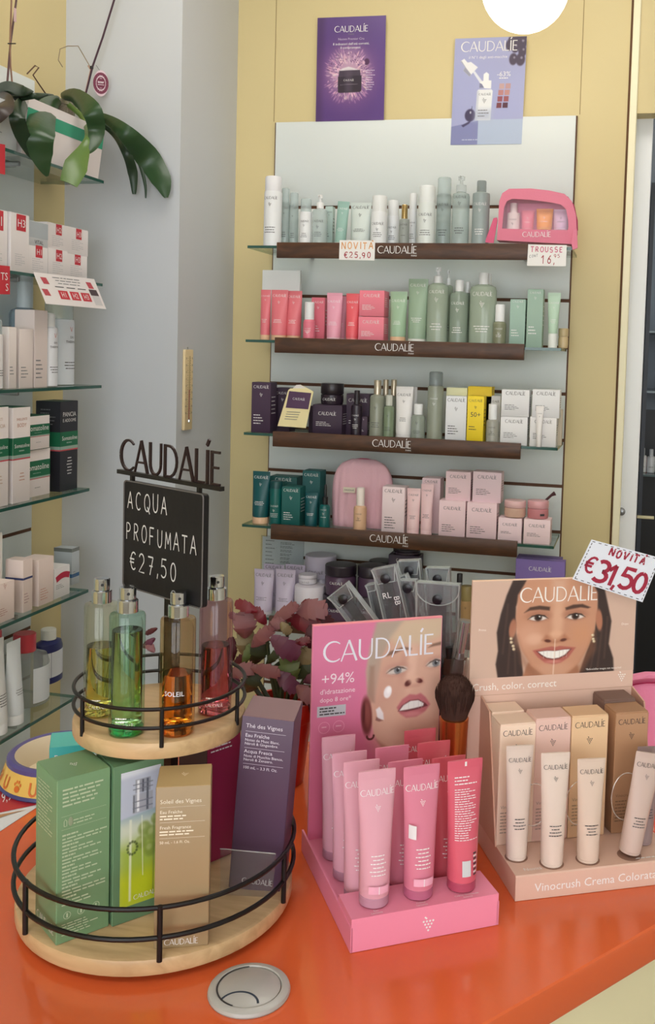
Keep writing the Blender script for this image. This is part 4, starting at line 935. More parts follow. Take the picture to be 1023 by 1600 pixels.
for o_, w_ in ((sp, .5), (sp2, .5)):
    bd = o_.children[0]; R_ = max(v.co.x for v in bd.data.vertices); hh_ = max(v.co.z for v in bd.data.vertices)
    b = MB(); mp = cyl(R_+.0005); b.text('EAU', INKD, mp, 0, hh_*.7, hh_*.035); b.text('THERMALE', INKD, mp, 0, hh_*.63, hh_*.035); b.ink(hand_shape('V', .12)[:2], mat((206, 130, 120), .5), mp, -R_*.2, hh_*.8, hh_*.07); b.build('label_print', o_)
# fourth shelf: green-banded boxes
GB = mat((18, 104, 70), .5); GB2 = mat((150, 176, 164), .5); RB = mat((196, 74, 84), .5)
def slim(w, h, d=.06, c=(236, 226, 224), z0=.5, z1=.68, top=(20, 84, 58), tx=None, ink=INKG, seed=1, lines=3, low=.25):
    b = MB(); M = mat(c, .45); b.box(-w/2, w/2, -d/2, d/2, 0, h-.001, M, .0005); b.box(-w/2+.0003, w/2-.0003, -d/2+.0003, d/2-.0003, h-.001, h, mat(top, .5), .0003)
    for f in (front(-d/2-.0003), lambda u, v: (-w/2-.0003, -u*d/w, v)):
        b.rect(GB, f, -w/2, w/2, z0*h, z1*h); b.rect(GB2, f, -w/2, w/2, (z0-.035)*h, z0*h); b.rect(RB, f, -w/2, w/2, (z0-.05)*h, (z0-.035)*h)
    mp = front(-d/2-.0006); b.text('Somatoline', INKW, mp, .02*w, (z0+(z1-z0)*.42)*h, w*.19, 'c', w*.86); b.lines(GB2, mp, -w*.25, w*.25, (z0+(z1-z0)*.2)*h, 1, 1, h*.012, 1, 'c')
    if tx:
        for t_, z_, s_ in tx: b.text(t_, ink, mp, 0.0, z_*h, s_*h, 'c', w*.75)
    b.lines(ink, mp, -w*.15, w*.2, low*h, lines, h*.035, h*.01, seed, 'c')
    b.lines(INKG, lambda u, v: (-w/2-.0006, -u, v), -d*.3, d*.3, h*.9, 5, h*.04, h*.012, 3)
    return b.build('carton')
Gs = 'green-banded boxes on the fourth side shelf'
put_side(3, -16, 14, 636, .006, lambda w, h, **k: slim(w, h, tx=[('ANTI', .86, .03), ('PANCIA', .79, .035)], ink=mat((200, 170, 150), .5), low=.3), 'tall white green-banded box at the end of the fourth side shelf', 'box', Gs)
put_side(3, 20, 48, 636, .006, lambda w, h, **k: slim(w, h, tx=[('SNELLENTE', .86, .025), ('BODY', .79, .04)], ink=mat((200, 150, 130), .5), low=.3), 'tall white green-banded box beside the two stacked ones', 'box', Gs)
put_side(3, 48.5, 91, 703, .006, lambda w, h, **k: slim(w, h, z0=.42, z1=.76, lines=1, low=.18, ink=INKG), 'low white green-banded box, bottom of the stack of two', 'box', Gs)
dz3 = at_x(70, 703, XF-.014).z-ZLS[3]+.0012
put_side(3, 49, 87, 650, .006, lambda w, h, **k: slim(w, h, z0=.42, z1=.74, lines=1, low=.2), 'low white green-banded box, top of the stack of two', 'box', Gs, dz=dz3)
put_side(3, 96, 124, 627, .012, lambda w, h, **k: slim(w, h, d=.065, c=(34, 34, 42), z0=.5, z1=.66, top=(28, 52, 46), tx=[('PANCIA', .83, .05), ('E ADDOME', .77, .04)], ink=INKW, lines=6, low=.36), 'tall black box with a green band at the free end of the fourth side shelf', 'box', Gs)
# fifth shelf
PCH = (240, 220, 212)
put_side(4, -20, 4, 835, .04, carton, 'tall white box cut by the picture edge on the fifth side shelf', 'box', None, c=(232, 226, 222), lg=0, gr=0, nl=3, ink=INKG)
put_side(4, -8, 23, 911, .004, carton, 'low peach box on the fifth side shelf', 'box', 'peach boxes', c=PCH, lg=0, gr=1, lz=.9, nl=4, ink=mat((190, 130, 120), .5))
put_side(4, 36, 51, 874, .008, carton, 'slim peach box with a blue side stripe on the fifth side shelf', 'box', 'peach boxes', d=.045, c=PCH, lg=0, gr=0, nl=4, ink=mat((190, 150, 150), .5), bands=[(.62, .66, mat((60, 70, 120), .5))])
put_side(4, 60, 84, 872, .008, carton, 'peach box with orange print beside the red-striped jar box', 'box', 'peach boxes', d=.05, c=PCH, lg=0, gr=0, nl=5, ink=mat((214, 150, 130), .5))
def jarbox(w, h, **k):
    o_ = carton(w, h, .055, (236, 232, 232), lg=0, gr=0, nl=3, ink=INKG); return o_
jb = put_side(4, 87, 112, 886, .006, jarbox, 'low white box with a crimson arc at the free end of the fifth side shelf', 'box')
b = MB(); w_ = max(v.co.x for v in jb.data.vertices)*2; h_ = max(v.co.z for v in jb.data.vertices)
pts = [(-w_*.38+w_*.84*i/8, h_*(.62+.1*math.sin(math.pi*i/8*.9))) for i in range(9)]; s_ = ribbon(pts, h_*.2); b.ink((np.array(s_[0]), s_[1]), mat((190, 30, 66), .5), front(-.0275-.0006)); b.build('crimson_arc', jb)
put_side(4, 112, 124, 856, .05, carton, 'slim silver-grey box with a blue stripe behind the low white box', 'box', None, d=.05, c=(186, 194, 200), lg=0, gr=0, nl=3, ink=INKG, bands=[(.2, .3, mat((50, 100, 150), .5)), (.9, 1, mat((120, 124, 120), .4))])
# sixth shelf
put_side(5, -16, 16, 985, .05, can, 'white bottle with a dark red cap behind the first white tube', 'bottle', None, c=(228, 226, 226), capc=(176, 30, 44), capf=.16, lg=0, gr=0)
tb = put_side(5, -4, 22, 1002, .004, squeeze, 'white tube with a pink and teal patch on the sixth side shelf', 'tube', None, c=(236, 234, 234), capc=(238, 236, 236), lg=0, gr=0, nl=5, ink=INKD, capf=.12)
tb2 = put_side(5, 24, 46, 1003, .006, squeeze, 'white tube with pale blue lower half on the sixth side shelf', 'tube', None, c=(230, 234, 238), capc=(238, 238, 238), lg=0, gr=0, nl=3, ink=INKG, capf=.12)
for o_, pr in ((tb, [(mat((150, 206, 200), .5), .66, .71), (mat((216, 130, 150), .5), .55, .66)]), (tb2, [(mat((150, 186, 216), .5), .18, .58)])):
    bd = o_.children[0]; hh_ = max(v.co.z for v in bd.data.vertices); Rr = max(v.co.x for v in bd.data.vertices); zc_ = hh_*.94; hc_ = hh_*.12
    b = MB()
    def mpt(u, v):
        t = min(max((v-hc_)/(zc_-hc_), 0), 1)**1.25; rb_ = Rr*.92; rx_ = rb_+(Rr-rb_)*t; ry_ = rb_*(1-t)+.0011*t; qv = min(abs(u)/rx_, .985); return (u, -(ry_*math.sqrt(1-qv*qv))-.0009, v)
    for M_, z0, z1 in pr:
        nz = 6
        for i in range(nz): b.rect(M_, mpt, -Rr*.62, Rr*.62, hh_*(z0+(z1-z0)*i/nz), hh_*(z0+(z1-z0)*(i+1)/nz), 8)
    b.build('printed_patch', o_)
put_side(5, 48, 93, 993, .03, bottle, 'clear micellar water bottle with a coral red cap', 'bottle', None, c=thin((214, 218, 214), .04, 1.45, .3, (196, 200, 196)), capc=(214, 70, 82), top='cap', bodyf=.76, capw=.46, neck=.4, lg=0, gr=0, nl=0, patch=(mat((226, 230, 234), .5), .06, .56, .62))
put_side(5, 84, 118, 985, .07, bottle, 'navy blue bottle with a white cap at the free end of the sixth side shelf', 'bottle', None, c=(28, 34, 96), capc=(236, 234, 226), top='cap', bodyf=.82, capw=.4, neck=.36, lg=0, gr=0, nl=0, patch=(mat((222, 224, 230), .5), .13, .6, 1.1), sq=.6)
# shelf talkers
def talker(corners, label, txt, col=REDT, tc=INKW):
    o, b, f, a = card('shelf_talker', corners, label, 'shelf card', (200, 44, 58))
    for t_, u, v, hgt in txt:
        V, Fc = text_shape(t_); b.add([f(u+x*hgt/a, v+y*hgt, .0005) for x, y in V], Fc, tc)
    b.build('paper', o); return o
talker([at_x(x, y, XF+.004) for x, y in ((-40, 217), (8, 226), (-40, 262), (8, 273))], 'plain red card hanging from the topmost side shelf edge', [])
talker([at_x(x, y, XF+.004) for x, y in ((-40, 410), (15.5, 416), (-40, 459), (15.5, 460))], 'red card with white letters hanging from the second side shelf edge', [('TS', .72, .5, .26), ('S', .86, .12, .26)])
pc = [at_x(52, 425, XF+.003), at_x(147, 436, XF+.003), at_d(72, 474.5, at_x(72, 474, XF+.03).dot(FWD)-EYE*FWD.z), at_d(166, 483, at_x(166, 483, XF+.03).dot(FWD)-EYE*FWD.z)]
o, b, f, a = card('shelf_card', pc, 'white leaning shelf card with three red squares on the second side shelf edge', 'shelf card', (232, 226, 226))
for i, t_ in enumerate(('H1', 'H2', 'H3')):
    u0 = .27+i*.185
    b.add([f(u, v, .0004) for u, v in ((u0, .2), (u0+.15, .2), (u0+.15, .48), (u0, .48))], [(0, 1, 2, 3)], REDT); V, Fc = text_shape(t_); b.add([f(u0+.03+x*.17/a, .26+y*.17, .0008) for x, y in V], Fc, INKW)
    b.add([f(u, v, .0004) for u, v in ((u0-.02, .58), (u0+.12, .58), (u0+.12, .61), (u0-.02, .61))], [(0, 1, 2, 3)], INKD)
for u0, v0 in ((.12, .72), (.86, .72), (.07, .34)):
    b.add([f(u, v, .0004) for u, v in ((u0-.03, v0-.07), (u0+.06, v0-.07), (u0+.04, v0+.14), (u0-.05, v0+.14))], [(0, 1, 2, 3)], mat((188, 70, 82), .5))
b.add([f(u, v, .0004) for u, v in ((.82, .42), (.96, .42), (.95, .62), (.81, .62))], [(0, 1, 2, 3)], mat((70, 52, 56), .5)); b.add([f(u, v, .0004) for u, v in ((.83, .1), (.96, .1), (.96, .42), (.83, .42))], [(0, 1, 2, 3)], mat((206, 204, 206), .5))
b.lines(INKG, lambda u, v: f(u, v, .0005), .26, .74, .88, 3, .09, .025, 2, 'c'); b.build('paper', o)
# thermometer on the pillar's side
tq = [at_x(x, y, XC) for x, y in ((285, 546), (297.5, 548), (285, 672), (297, 670))]
th = root('wall_thermometer', 'slim wooden thermometer hanging on the side of the grey pillar', 'thermometer'); ym = (tq[0].y+tq[1].y)/2; w_ = tq[1].y-tq[0].y; h_ = tq[0].z-tq[2].z
th.location = (XC+.0005, ym, tq[2].z); th.rotation_euler = (0, 0, math.pi/2)
b = MB(); b.box(-w_/2, w_/2, -.008, 0, 0, h_, wood((220, 198, 152), (230, 210, 168), 30, .5, (8, 8, 1)), .0015); b.build('board', th)
b = MB(); b.tube([(0, -.0095, h_*.13), (0, -.0095, h_*.92)], .0018, thin((224, 220, 206), .05), 8); b.tube([(0, -.0095, h_*.1), (0, -.0095, h_*.5)], .0012, mat((150, 60, 50), .3), 6); b.build('glass_tube', th)
b = MB(); b.lathe([(.0015, h_*.09), (.0035, h_*.1), (.0035, h_*.125), (.0015, h_*.135)], CHROME, 10, 0, -.0095); b.build('bulb', th)
b = MB()
for i in range(24):
    z = h_*(.2+.03*i); l_ = .006 if i % 2 == 0 else .004
    b.rect(INKD, front(-.0083), -.0045-l_, -.0045, z, z+.0006); b.rect(INKD, front(-.0083), .0045, .0045+l_, z, z+.0006)
for s_ in (-1, 1): 
    for i in range(9): b.text(str(abs(5-i)*10), INKD, front(-.0083), s_*w_*.36, h_*(.2+.085*i), .005)
b.build('scale', th); b = MB(); b.tube([(0, -.003, h_), (-.002, -.003, h_+.006), (.002, -.003, h_+.006), (0, -.003, h_)], .0008, STEEL, 6); b.build('hanger', th)
# ----------------------------------------------------------------- orchids
LEAF = mat((44, 74, 42), .32, 0, .5, 0, .2, 60); LEAF2 = mat((92, 122, 58), .32, 0, .5, 0, .2, 60); LEAFD = mat((34, 56, 36), .35)
def strap_leaf(b_or_name, pts, widths, M, parent, droop=.15, face=None):
    """A thick strap leaf along world points, with a keel fold."""
    P = []
    k = len(pts)
    for i in range(25):                                   # smooth the spine
        t = i/24*(k-1); j = min(int(t), k-2); u = t-j
        p_ = [pts[max(j-1, 0)], pts[j], pts[j+1], pts[min(j+2, k-1)]]
        P.append(.5*((2*p_[1])+(p_[2]-p_[0])*u+(2*p_[0]-5*p_[1]+4*p_[2]-p_[3])*u*u+(3*p_[1]-p_[0]-3*p_[2]+p_[3])*u**3))
    W = [np.interp(i/24, np.linspace(0, 1, len(widths)), widths) for i in range(25)]
    rings = []
    for i, p_ in enumerate(P):
        t = (P[min(i+1, 24)]-P[max(i-1, 0)]).normalized(); v = (p_-Vector((0, 0, EYE))).normalized()
        if face is not None: v = (v+face).normalized()
        s_ = t.cross(v).normalized(); n_ = s_.cross(t).normalized(); w = max(W[i]/2, .0006); th = .0014
        rings.append([p_-s_*w+n_*w*droop, p_-s_*w*.5+n_*(w*droop*.3+th), p_+n_*th*.6, p_+s_*w*.5+n_*(w*droop*.3+th), p_+s_*w+n_*w*droop, p_+s_*w*.5+n_*(w*droop*.3-th), p_-n_*th, p_-s_*w*.5+n_*(w*droop*.3-th)])
    loc = parent.location
    b = MB(); b.loft([[tuple(q_-loc) for q_ in r_] for r_ in rings], M); return b.build('leaf', parent, 50)
def cO(x, y, X):
    p_ = at_x(x/2.5575, y/2.5575, X)                       # kept clear of the pillar's front face
    return p_ if p_.y < YP-.03 else at_y(x/2.5575, y/2.5575, YP-.03)
def orchid(base_px, X, leaves, label, potx=.06):
    o = root('orchid', label, 'orchid', 'orchids'); X = XF-.125; c_ = cO(base_px[0], base_px[1], X); o.location = c_
    for pts, wd, M in leaves:
        sc = (at_x(100, 160, X)-Vector((0, 0, EYE))).dot(FWD)/F_PX/2.5575
        strap_leaf(None, [cO(x, y, X+dx+(min(i_, 2)*.06)) for i_, (x, y, dx) in enumerate(pts)], [w*sc for w in wd], M, o)
    return o, c_
XO = XF+.005
o1, c1 = orchid((240, 392), XO-.04, [
    ([(215, 385, 0), (120, 395, .02), (70, 450, .03), (85, 530, .03), (130, 610, .03), (165, 660, .03)], [16, 40, 52, 50, 42, 8], LEAFD),
    ([(240, 395, 0), (190, 430, .03), (160, 520, .05), (165, 620, .05), (188, 704, .05)], [30, 78, 100, 76, 10], LEAF),
    ([(245, 385, 0), (300, 385, .03), (365, 440, .05), (385, 520, .05), (370, 580, .05), (348, 615, .045)], [26, 62, 74, 62, 40, 6], LEAF),
    ([(250, 400, 0), (330, 470, .02), (348, 540, .03), (338, 590, .04), (305, 660, .05), (275, 732, .05)], [20, 20, 16, 40, 84, 60], LEAF2),
    ([(300, 440, 0), (415, 470, .03), (500, 530, .05), (590, 630, .06), (645, 720, .06), (664, 790, .06)], [14, 34, 66, 100, 80, 14], LEAF),
    ([(310, 445, 0), (440, 520, .02), (500, 600, .03), (530, 690, .035), (536, 776, .035)], [10, 24, 36, 40, 14], LEAFD),
    ([(420, 500, .01), (520, 580, .03), (560, 660, .035), (580, 740, .035), (582, 792, .035)], [8, 14, 16, 12, 6], LEAFD),
], 'orchid with drooping strap leaves and a round tag, over the green-striped box')
pb_ = XF-.09
def stem(o, c_, pts, r, M, name):
    b = MB(); b.tube([tuple(p_-c_) for p_ in pts], r, M, 7); return b.build(name, o)
STK = mat((70, 44, 60), .5); DRY = mat((146, 128, 104), .7); TWIG = mat((92, 66, 50), .7)
stem(o1, c1, [cO(x, y, XF-.115) for x, y in ((325, 430), (340, 385), (370, 265), (410, 150), (458, -6), (480, -80))], .0026, STK, 'stake')
stem(o1, c1, [cO(x, y, XF-.113) for x, y in ((338, 385), (362, 280), (352, 262))], .0018, mat((190, 150, 130), .6), 'stem')
stem(o1, c1, [cO(x, y, XF-.115) for x, y in ((362, 270), (330, 215), (312, 184), (270, 184), (240, 196), (233, 240), (250, 268))], .0011, DRY, 'dry_flower_stem')
stem(o1, c1, [cO(x, y, XF-.115) for x, y in ((185, 378), (155, 335), (132, 300), (155, 270), (140, 262), (108, 295))], .0016, TWIG, 'dry_twig')
b = MB(); b.lathe([(.0022, -.004), (.0045, -.003), (.0045, .003), (.0022, .004)], BLACK, 10); k_ = b.build('stake_clip', o1); k_.location = cO(366, 270, XF-.113)-c1
td = cO(403, 333, XF-.10); R_ = .0225
tg = root('plant_tag', 'round white and purple tag hanging from the orchid stake', 'tag'); tg.location = td
v_ = (td-Vector((0, 0, EYE))).normalized(); tg.rotation_euler = (0, 0, math.atan2(-v_.x, v_.y))
b = MB()
b.loft([[(R_*.82*math.cos(2*math.pi*i/24), y_, R_*1.45*math.sin(2*math.pi*i/24)) for i in range(24)] for y_ in (-.0005, .0005)], mat((214, 190, 200), .5))
PT = mat((112, 30, 62), .5); mp = front(-.0009)
for rr, ww in ((.84, .3), (.5, .12)):
    s_ = ribbon([(R_*.82*rr*math.cos(2*math.pi*i/24), R_*1.25*rr*math.sin(2*math.pi*i/24)) for i in range(25)], R_*ww); b.ink((np.array(s_[0]), s_[1]), PT, mp)
for i in range(16):
    a_ = 2*math.pi*i/16; b.rect(PT, mp, R_*.57*math.cos(a_)-R_*.05, R_*.57*math.cos(a_)+R_*.05, R_*.88*math.sin(a_)-R_*.05, R_*.88*math.sin(a_)+R_*.06)
b.rect(PT, mp, -R_*.36, R_*.36, -R_*.12, R_*.12); b.lines(INKW, front(-.0011), -R_*.32, R_*.32, R_*.02, 1, 1, R_*.08, 2); b.rect(PT, mp, -R_*.3, R_*.3, R_*.2, R_*.5); b.rect(PT, mp, -R_*.3, R_*.3, -R_*.5, -R_*.2); b.build('disc', tg)
b = MB(); b.tube([(0, 0, R_*1.2), (-.006, .002, R_*1.6), (-.012, .004, R_*2.0)], .0005, BLACK, 5); b.build('string', tg)
o2, c2 = orchid((10, 400), XO-.04, [
    ([(-30, 375, 0), (30, 352, .02), (90, 362, .03), (132, 366, .03)], [40, 46, 34, 6], LEAFD),
    ([(-10, 390, 0), (60, 392, .02), (130, 384, .03), (190, 378, .03)], [30, 24, 20, 8], LEAFD),
    ([(-20, 385, 0), (10, 400, .03), (16, 430, .04), (-8, 490, .04)], [40, 66, 56, 10], mat((52, 40, 36), .4)),
], 'orchid with two stakes partly cut by the picture edge on the topmost side shelf')
stem(o2, c2, [cO(x, y, XF-.115) for x, y in ((22, 380), (28, 345), (42, 170), (66, -5), (76, -90))], .0024, mat((86, 56, 60), .5), 'stake')
stem(o2, c2, [cO(x, y, XF-.113) for x, y in ((54, 380), (50, 350), (42, 260), (40, 170), (46, -5), (48, -90))], .002, mat((140, 104, 84), .5), 'stake')
b = MB(); b.tube([tuple(cO(x, 174, XF-.111)-c2) for x in (32, 62)], .0014, BLACK, 6); b.build('stake_clip', o2)
b = MB(); p_ = cO(60, 58, XF-.10)-c2; b.box(p_.x-.0004, p_.x+.0004, p_.y-.0045, p_.y+.0045, p_.z-.016, p_.z+.014, mat((206, 176, 178), .5)); b.build('paper_tag', o2)
def pot_at(o, c_, px, X):
    """A clay-brown pot on the topmost side shelf behind the goods, its plant rooted in it."""
    y = cO(px, 400, X).y; z0 = ZLS[0]+.0006; zt_ = c_.z-.004; b = MB()
    b.lathe([(.03, z0-c_.z), (.036, zt_-c_.z-.012), (.039, zt_-c_.z-.012), (.039, zt_-c_.z), (.034, zt_-c_.z), (.031, zt_-c_.z-.012)], thin((200, 206, 200), .06, 1.4, .5, (150, 140, 120)), 20, X-c_.x, y-c_.y); b.build('pot', o)
    b = MB(); b.lathe([(.029, z0-c_.z+.003), (.033, zt_-c_.z-.014), (.02, zt_-c_.z-.004), (.004, zt_-c_.z+.002)], mat((70, 52, 40), .9, 0, .2, 0, .8, 300), 16, X-c_.x, y-c_.y); b.build('bark', o)
pot_at(o1, c1, 240, XF-.137)
pot_at(o2, c2, 10, XF-.137)
# ================================================================= on the counter: two-tier display stand
ST = Vector((-.3673, .7159, 0)); OAK = wood((186, 154, 112), (208, 176, 132), 5, .4, (2, 14, 14)); IRON = mat((24, 20, 20), .35, .3)
ds = root('display_stand', 'two-tier round wooden display stand with black rails, chalkboard and metal lettering', 'display stand'); ds.location = (ST.x, ST.y, ZC)
ez = lambda z: EYE+z-ZC                             # height above the counter from height below the eye
ZT1, ZT2 = ez(-.438), ez(-.2965)                    # tops of the two trays
def disc(z0, z1, R, name):
    b = MB(); c_ = .003
    b.lathe([(R-c_, z0), (R-.0008, z0+.001), (R, z0+c_), (R, z1-c_), (R-.0008, z1-.001), (R-c_, z1)], OAK, 64); return b.build(name, ds)
b = MB(); b.lathe([(.085, .0006), (.088, .002), (.088, ez(-.4515))], mat((40, 34, 32), .5), 40); b.build('turning_base', ds)
disc(ez(-.4515), ZT1, .1095, 'lower_tray'); disc(ez(-.3105), ZT2, .068, 'upper_tray')
def rail(z, R, r): 
    b = MB(); b.tube([(R*math.cos(2*math.pi*i/64), R*math.sin(2*math.pi*i/64), z) for i in range(64)], r, IRON, 8, True); return b.build('rail', ds)
rail(ez(-.4), .1103, .0019); rail(ez(-.4222), .1103, .0019); rail(ez(-.2715), .0672, .0015); rail(ez(-.2858), .0672, .0015)
for i in range(6):
    for R, z0, z1, r in ((.1106, ez(-.4395), ez(-.3985), .0021), (.0675, ez(-.3005), ez(-.2702), .0017)):
        a = math.radians(-62+60*i); b = MB(); b.tube([(R*math.cos(a), R*math.sin(a), z0), (R*math.cos(a), R*math.sin(a), z1)], r, IRON, 8); b.build('rail_post', ds)
A_, B_ = Vector((-.4050, .7245, 0)), Vector((-.3133, .6780, 0)); EV = (B_-A_).normalized(); NVB = Vector((EV.y, -EV.x, 0)); ang = math.atan2(EV.y, EV.x)
def bd(u, w, z): v = A_+EV*u+NVB*w; return (v.x-ST.x, v.y-ST.y, ez(z))
def brd_box(b, u0, u1, w0, w1, z0, z1, M): 
    V = [bd(u, w, z) for u in (u0, u1) for w in (w0, w1) for z in (z0, z1)]; b.add(V, [(0, 1, 3, 2), (4, 6, 7, 5), (0, 4, 5, 1), (2, 3, 7, 6), (0, 2, 6, 4), (1, 5, 7, 3)], M)
b = MB(); w2 = .006; up0 = EV*w2
for z0, z1 in ((-.438, -.125),):
    V = []
    cpx = (A_+B_)/2-NVB*.009
    for u in (-w2, w2):
        for w in (-.0035, .0035):
            for z in (z0, z1): v = cpx+EV*u+NVB*w; V.append((v.x-ST.x, v.y-ST.y, ez(z)))
    b.add(V, [(0, 1, 3, 2), (4, 6, 7, 5), (0, 4, 5, 1), (2, 3, 7, 6), (0, 2, 6, 4), (1, 5, 7, 3)], IRON)
b.build('centre_post', ds)
BW = (B_-A_).length; BZ0, BZ1 = -.1985, -.1112
SLATE = mat((26, 25, 26), .55, 0, .3, 0, .15, 90); b = MB(); out = []
r_ = .003
for cu, cz, a0 in ((BW-r_, BZ1-r_, 0), (r_, BZ1-r_, 90), (r_, BZ0+r_, 180), (BW-r_, BZ0+r_, 270)):
    for k_ in range(5): a = math.radians(a0+22.5*k_); out.append((cu+r_*math.cos(a), cz+r_*math.sin(a)))
b.plate(out, lambda u, v, o: bd(u, .002-o, v), .005, SLATE); cb_ = b.build('chalkboard', ds)
b = MB(); path = [bd(u, .0024, z) for u, z in out]; b.tube(path, .0006, mat((96, 92, 90), .4), 5, True); b.build('board_edge', cb_)
CHALK = mat((206, 206, 204), .9); BH = BZ1-BZ0
b = MB()
def chalk(s, u0, u1, v0, v1, w, seed):
    V, Fc, wd = hand_shape(s, w, 1.12, .05, seed); sx, sz = (u1-u0)*BW/wd, (v1-v0)*BH
    b.add([bd(u0*BW+p[0]*sx, .0024, BZ1-v1*BH+p[1]*sz) for p in V], Fc, CHALK)
chalk('ACQUA', .05, .57, .085, .25, .085, 4); chalk('PROFUMATA', .035, .93, .385, .545, .085, 7); chalk('\u20ac27,50', .09, .70, .655, .82, .085, 9); b.build('chalk_writing', cb_)
b = MB(); s0, s1 = -.0115, BW+.019; zb = -.1045
brd_box(b, s0, s1, -.002, .002, zb-.0022, zb+.0012, IRON); 
SIGNM = mat((40, 22, 24), .4, .3); wd = s1-s0-.004
for f in LOGO[1]:
    pts = [(s0+.002+wd/2+LOGO[0][i][0]*wd, zb+.0008+LOGO[0][i][1]*wd*1.12) for i in f]; b.plate(pts, lambda u, v, o: bd(u, .0008-o, v), .0016, SIGNM)
b.build('metal_lettering', ds)
for u in (.008, BW-.008):
    b = MB(); brd_box(b, u-.0015, u+.0015, -.0015, .0015, BZ1-.003, zb-.001, IRON); b.build('sign_stub', ds)
# ----------------------------------------------------------------- perfume bottles on the upper tray
def pull(P, Rmax):
    d = Vector((P.x-ST.x, P.y-ST.y, 0)); 
    if d.length > Rmax: d *= Rmax/d.length
    return Vector((ST.x+d.x, ST.y+d.y, P.z))
def perfume(px, pyb, body_h, glass, liq, level, basec, word, label, inkz=.16, swirl=False):
    r = root('perfume_bottle', label, 'perfume bottle', 'perfume bottles on the display stand'); P = pull(at_z(px, pyb, ZC+ZT2), .0515); r.location = (P.x, P.y, ZC+ZT2+.0004)
    R = .0134; h = body_h; b = MB()
    b.lathe([(R*.93, 0), (R, .0015), (R, h-.0022), (R*.95, h-.0006), (R*.62, h), (R*.45, h+.001)], glass, 32); 
    b.lathe([(R*.78, h-.004), (R*.86, h-.008), (R*.87, .008), (R*.7, .0062)], thin((252, 254, 253), .02, 1.3), 28, cap0=False, cap1=False); gb = b.build('glass_body', r)
    b = MB(); b.lathe([(R*.9, .0012), (R*.955, .003), (R*.955, .0052), (R*.8, .006)], liquid(basec, 1.45), 28); b.build('glass_base', r)
    b = MB(); b.lathe([(R*.6, .0072), (R*.84, .0086), (R*.84, h*level-.0004), (R*.82, h*level), (R*.1, h*level-.0003)], liq, 28); b.build('perfume', r)
    mp = cyl(R+.0003); b = MB(); rz = math.atan2(P.x, -P.y)
    (b.text(word, INKW, mp, -R*.3, h*inkz, .0036) if word else b.lines(INKW, mp, -R*.7, R*.2, h*inkz, 2, h*.03, h*.012, 7)); b.logo(INKW, mp, -R*.2, h*.09, R*1.1); b.build('print', gb)
    b = MB(); b.lathe([(.0052, h), (.0078, h+.0006), (.0078, h+.0095), (.0072, h+.0102), (.0056, h+.0106)], CHROME, 28); b.build('collar', r)
    b = MB(); b.lathe([(.0055, h+.0104), (.0062, h+.011), (.0062, h+.0192), (.0056, h+.0198), (.003, h+.0199)], CHROME, 28); sp_ = b.build('spray_cap', r)
    b = MB(); b.tube([(0, 0, h+.001), (.001, .001, h*.6), (.003, .001, .009)], .0007, thin((236, 240, 240), .05), 6); b.build('dip_tube', r)
    b = MB(); b.lathe([(.0001, -.0063), (.0012, -.0063), (.0012, -.006)], BLACK, 8); nz = b.build('nozzle', sp_); nz.location = (0, 0, h+.0155); nz.rotation_euler = (-math.pi/2, 0, 0)
    r.rotation_euler = (0, 0, math.radians(33)); return r
YG = thin((236, 236, 200), .02, 1.45)
perfume(157, 1115, .090, thin((244, 244, 204), .015, 1.45), liquid((222, 220, 132), 1.33), .62, (216, 210, 120), '', 'perfume bottle with olive yellow liquid and chrome cap on the upper tray')
perfume(197, 1145, .093, thin((190, 236, 206), .015, 1.45), liquid((204, 238, 190), 1.33), .86, (60, 196, 116), '', 'perfume bottle with pale green liquid and vivid green base on the upper tray')
perfume(280, 1150, .0895, thin((250, 196, 126), .015, 1.45), liquid((252, 180, 76), 1.33), .52, (236, 150, 70), 'SOLEIL', 'perfume bottle half full of orange liquid on the upper tray', .36)
perfume(335, 1112, .0923, thin((226, 160, 172), .015, 1.45), liquid((212, 132, 144), 1.33), .6, (226, 150, 150), '', 'perfume bottle with dusky pink liquid behind the chalkboard corner')
# ----------------------------------------------------------------- perfume boxes on the lower tray
def fbox(name, c0, e, w, d, h, label, paint_fn, c, grp='perfume boxes on the lower tray', lid=None):
    """A carton whose front-left bottom corner is c0 and whose front runs along e; front face print by paint_fn."""
    o = root(name, label, 'box', grp); e = Vector((e[0], e[1], 0)).normalized(); o.location = (c0[0], c0[1], c0[2]); o.rotation_euler = (0, 0, math.atan2(e.y, e.x))
    M = mat(c, .42, 0, .5); b = MB()
    b.box(0, w, 0, d, 0, h, M, .0005); 
    lidM = lid or M; b.loft([[(.0006, .0004, h), (w-.0006, .0004, h), (w-.0006, d-.0006, h), (.0006, d-.0006, h)], [(.001, .0006, h+.0006), (w-.001, .0006, h+.0006), (w-.001, d*.5, h+.0022), (.001, d*.5, h+.0022)], ][:1]+[[(.0006, .0003, h+.0004), (w-.0006, .0003, h+.0004), (w-.0006, d-.0008, h+.0009), (.0006, d-.0008, h+.0009)]], lidM)
    paint_fn(b, w, d, h); b.build('carton_body', o); return o
GBX = (116, 152, 112); PAL = mat((184, 200, 168), .5)
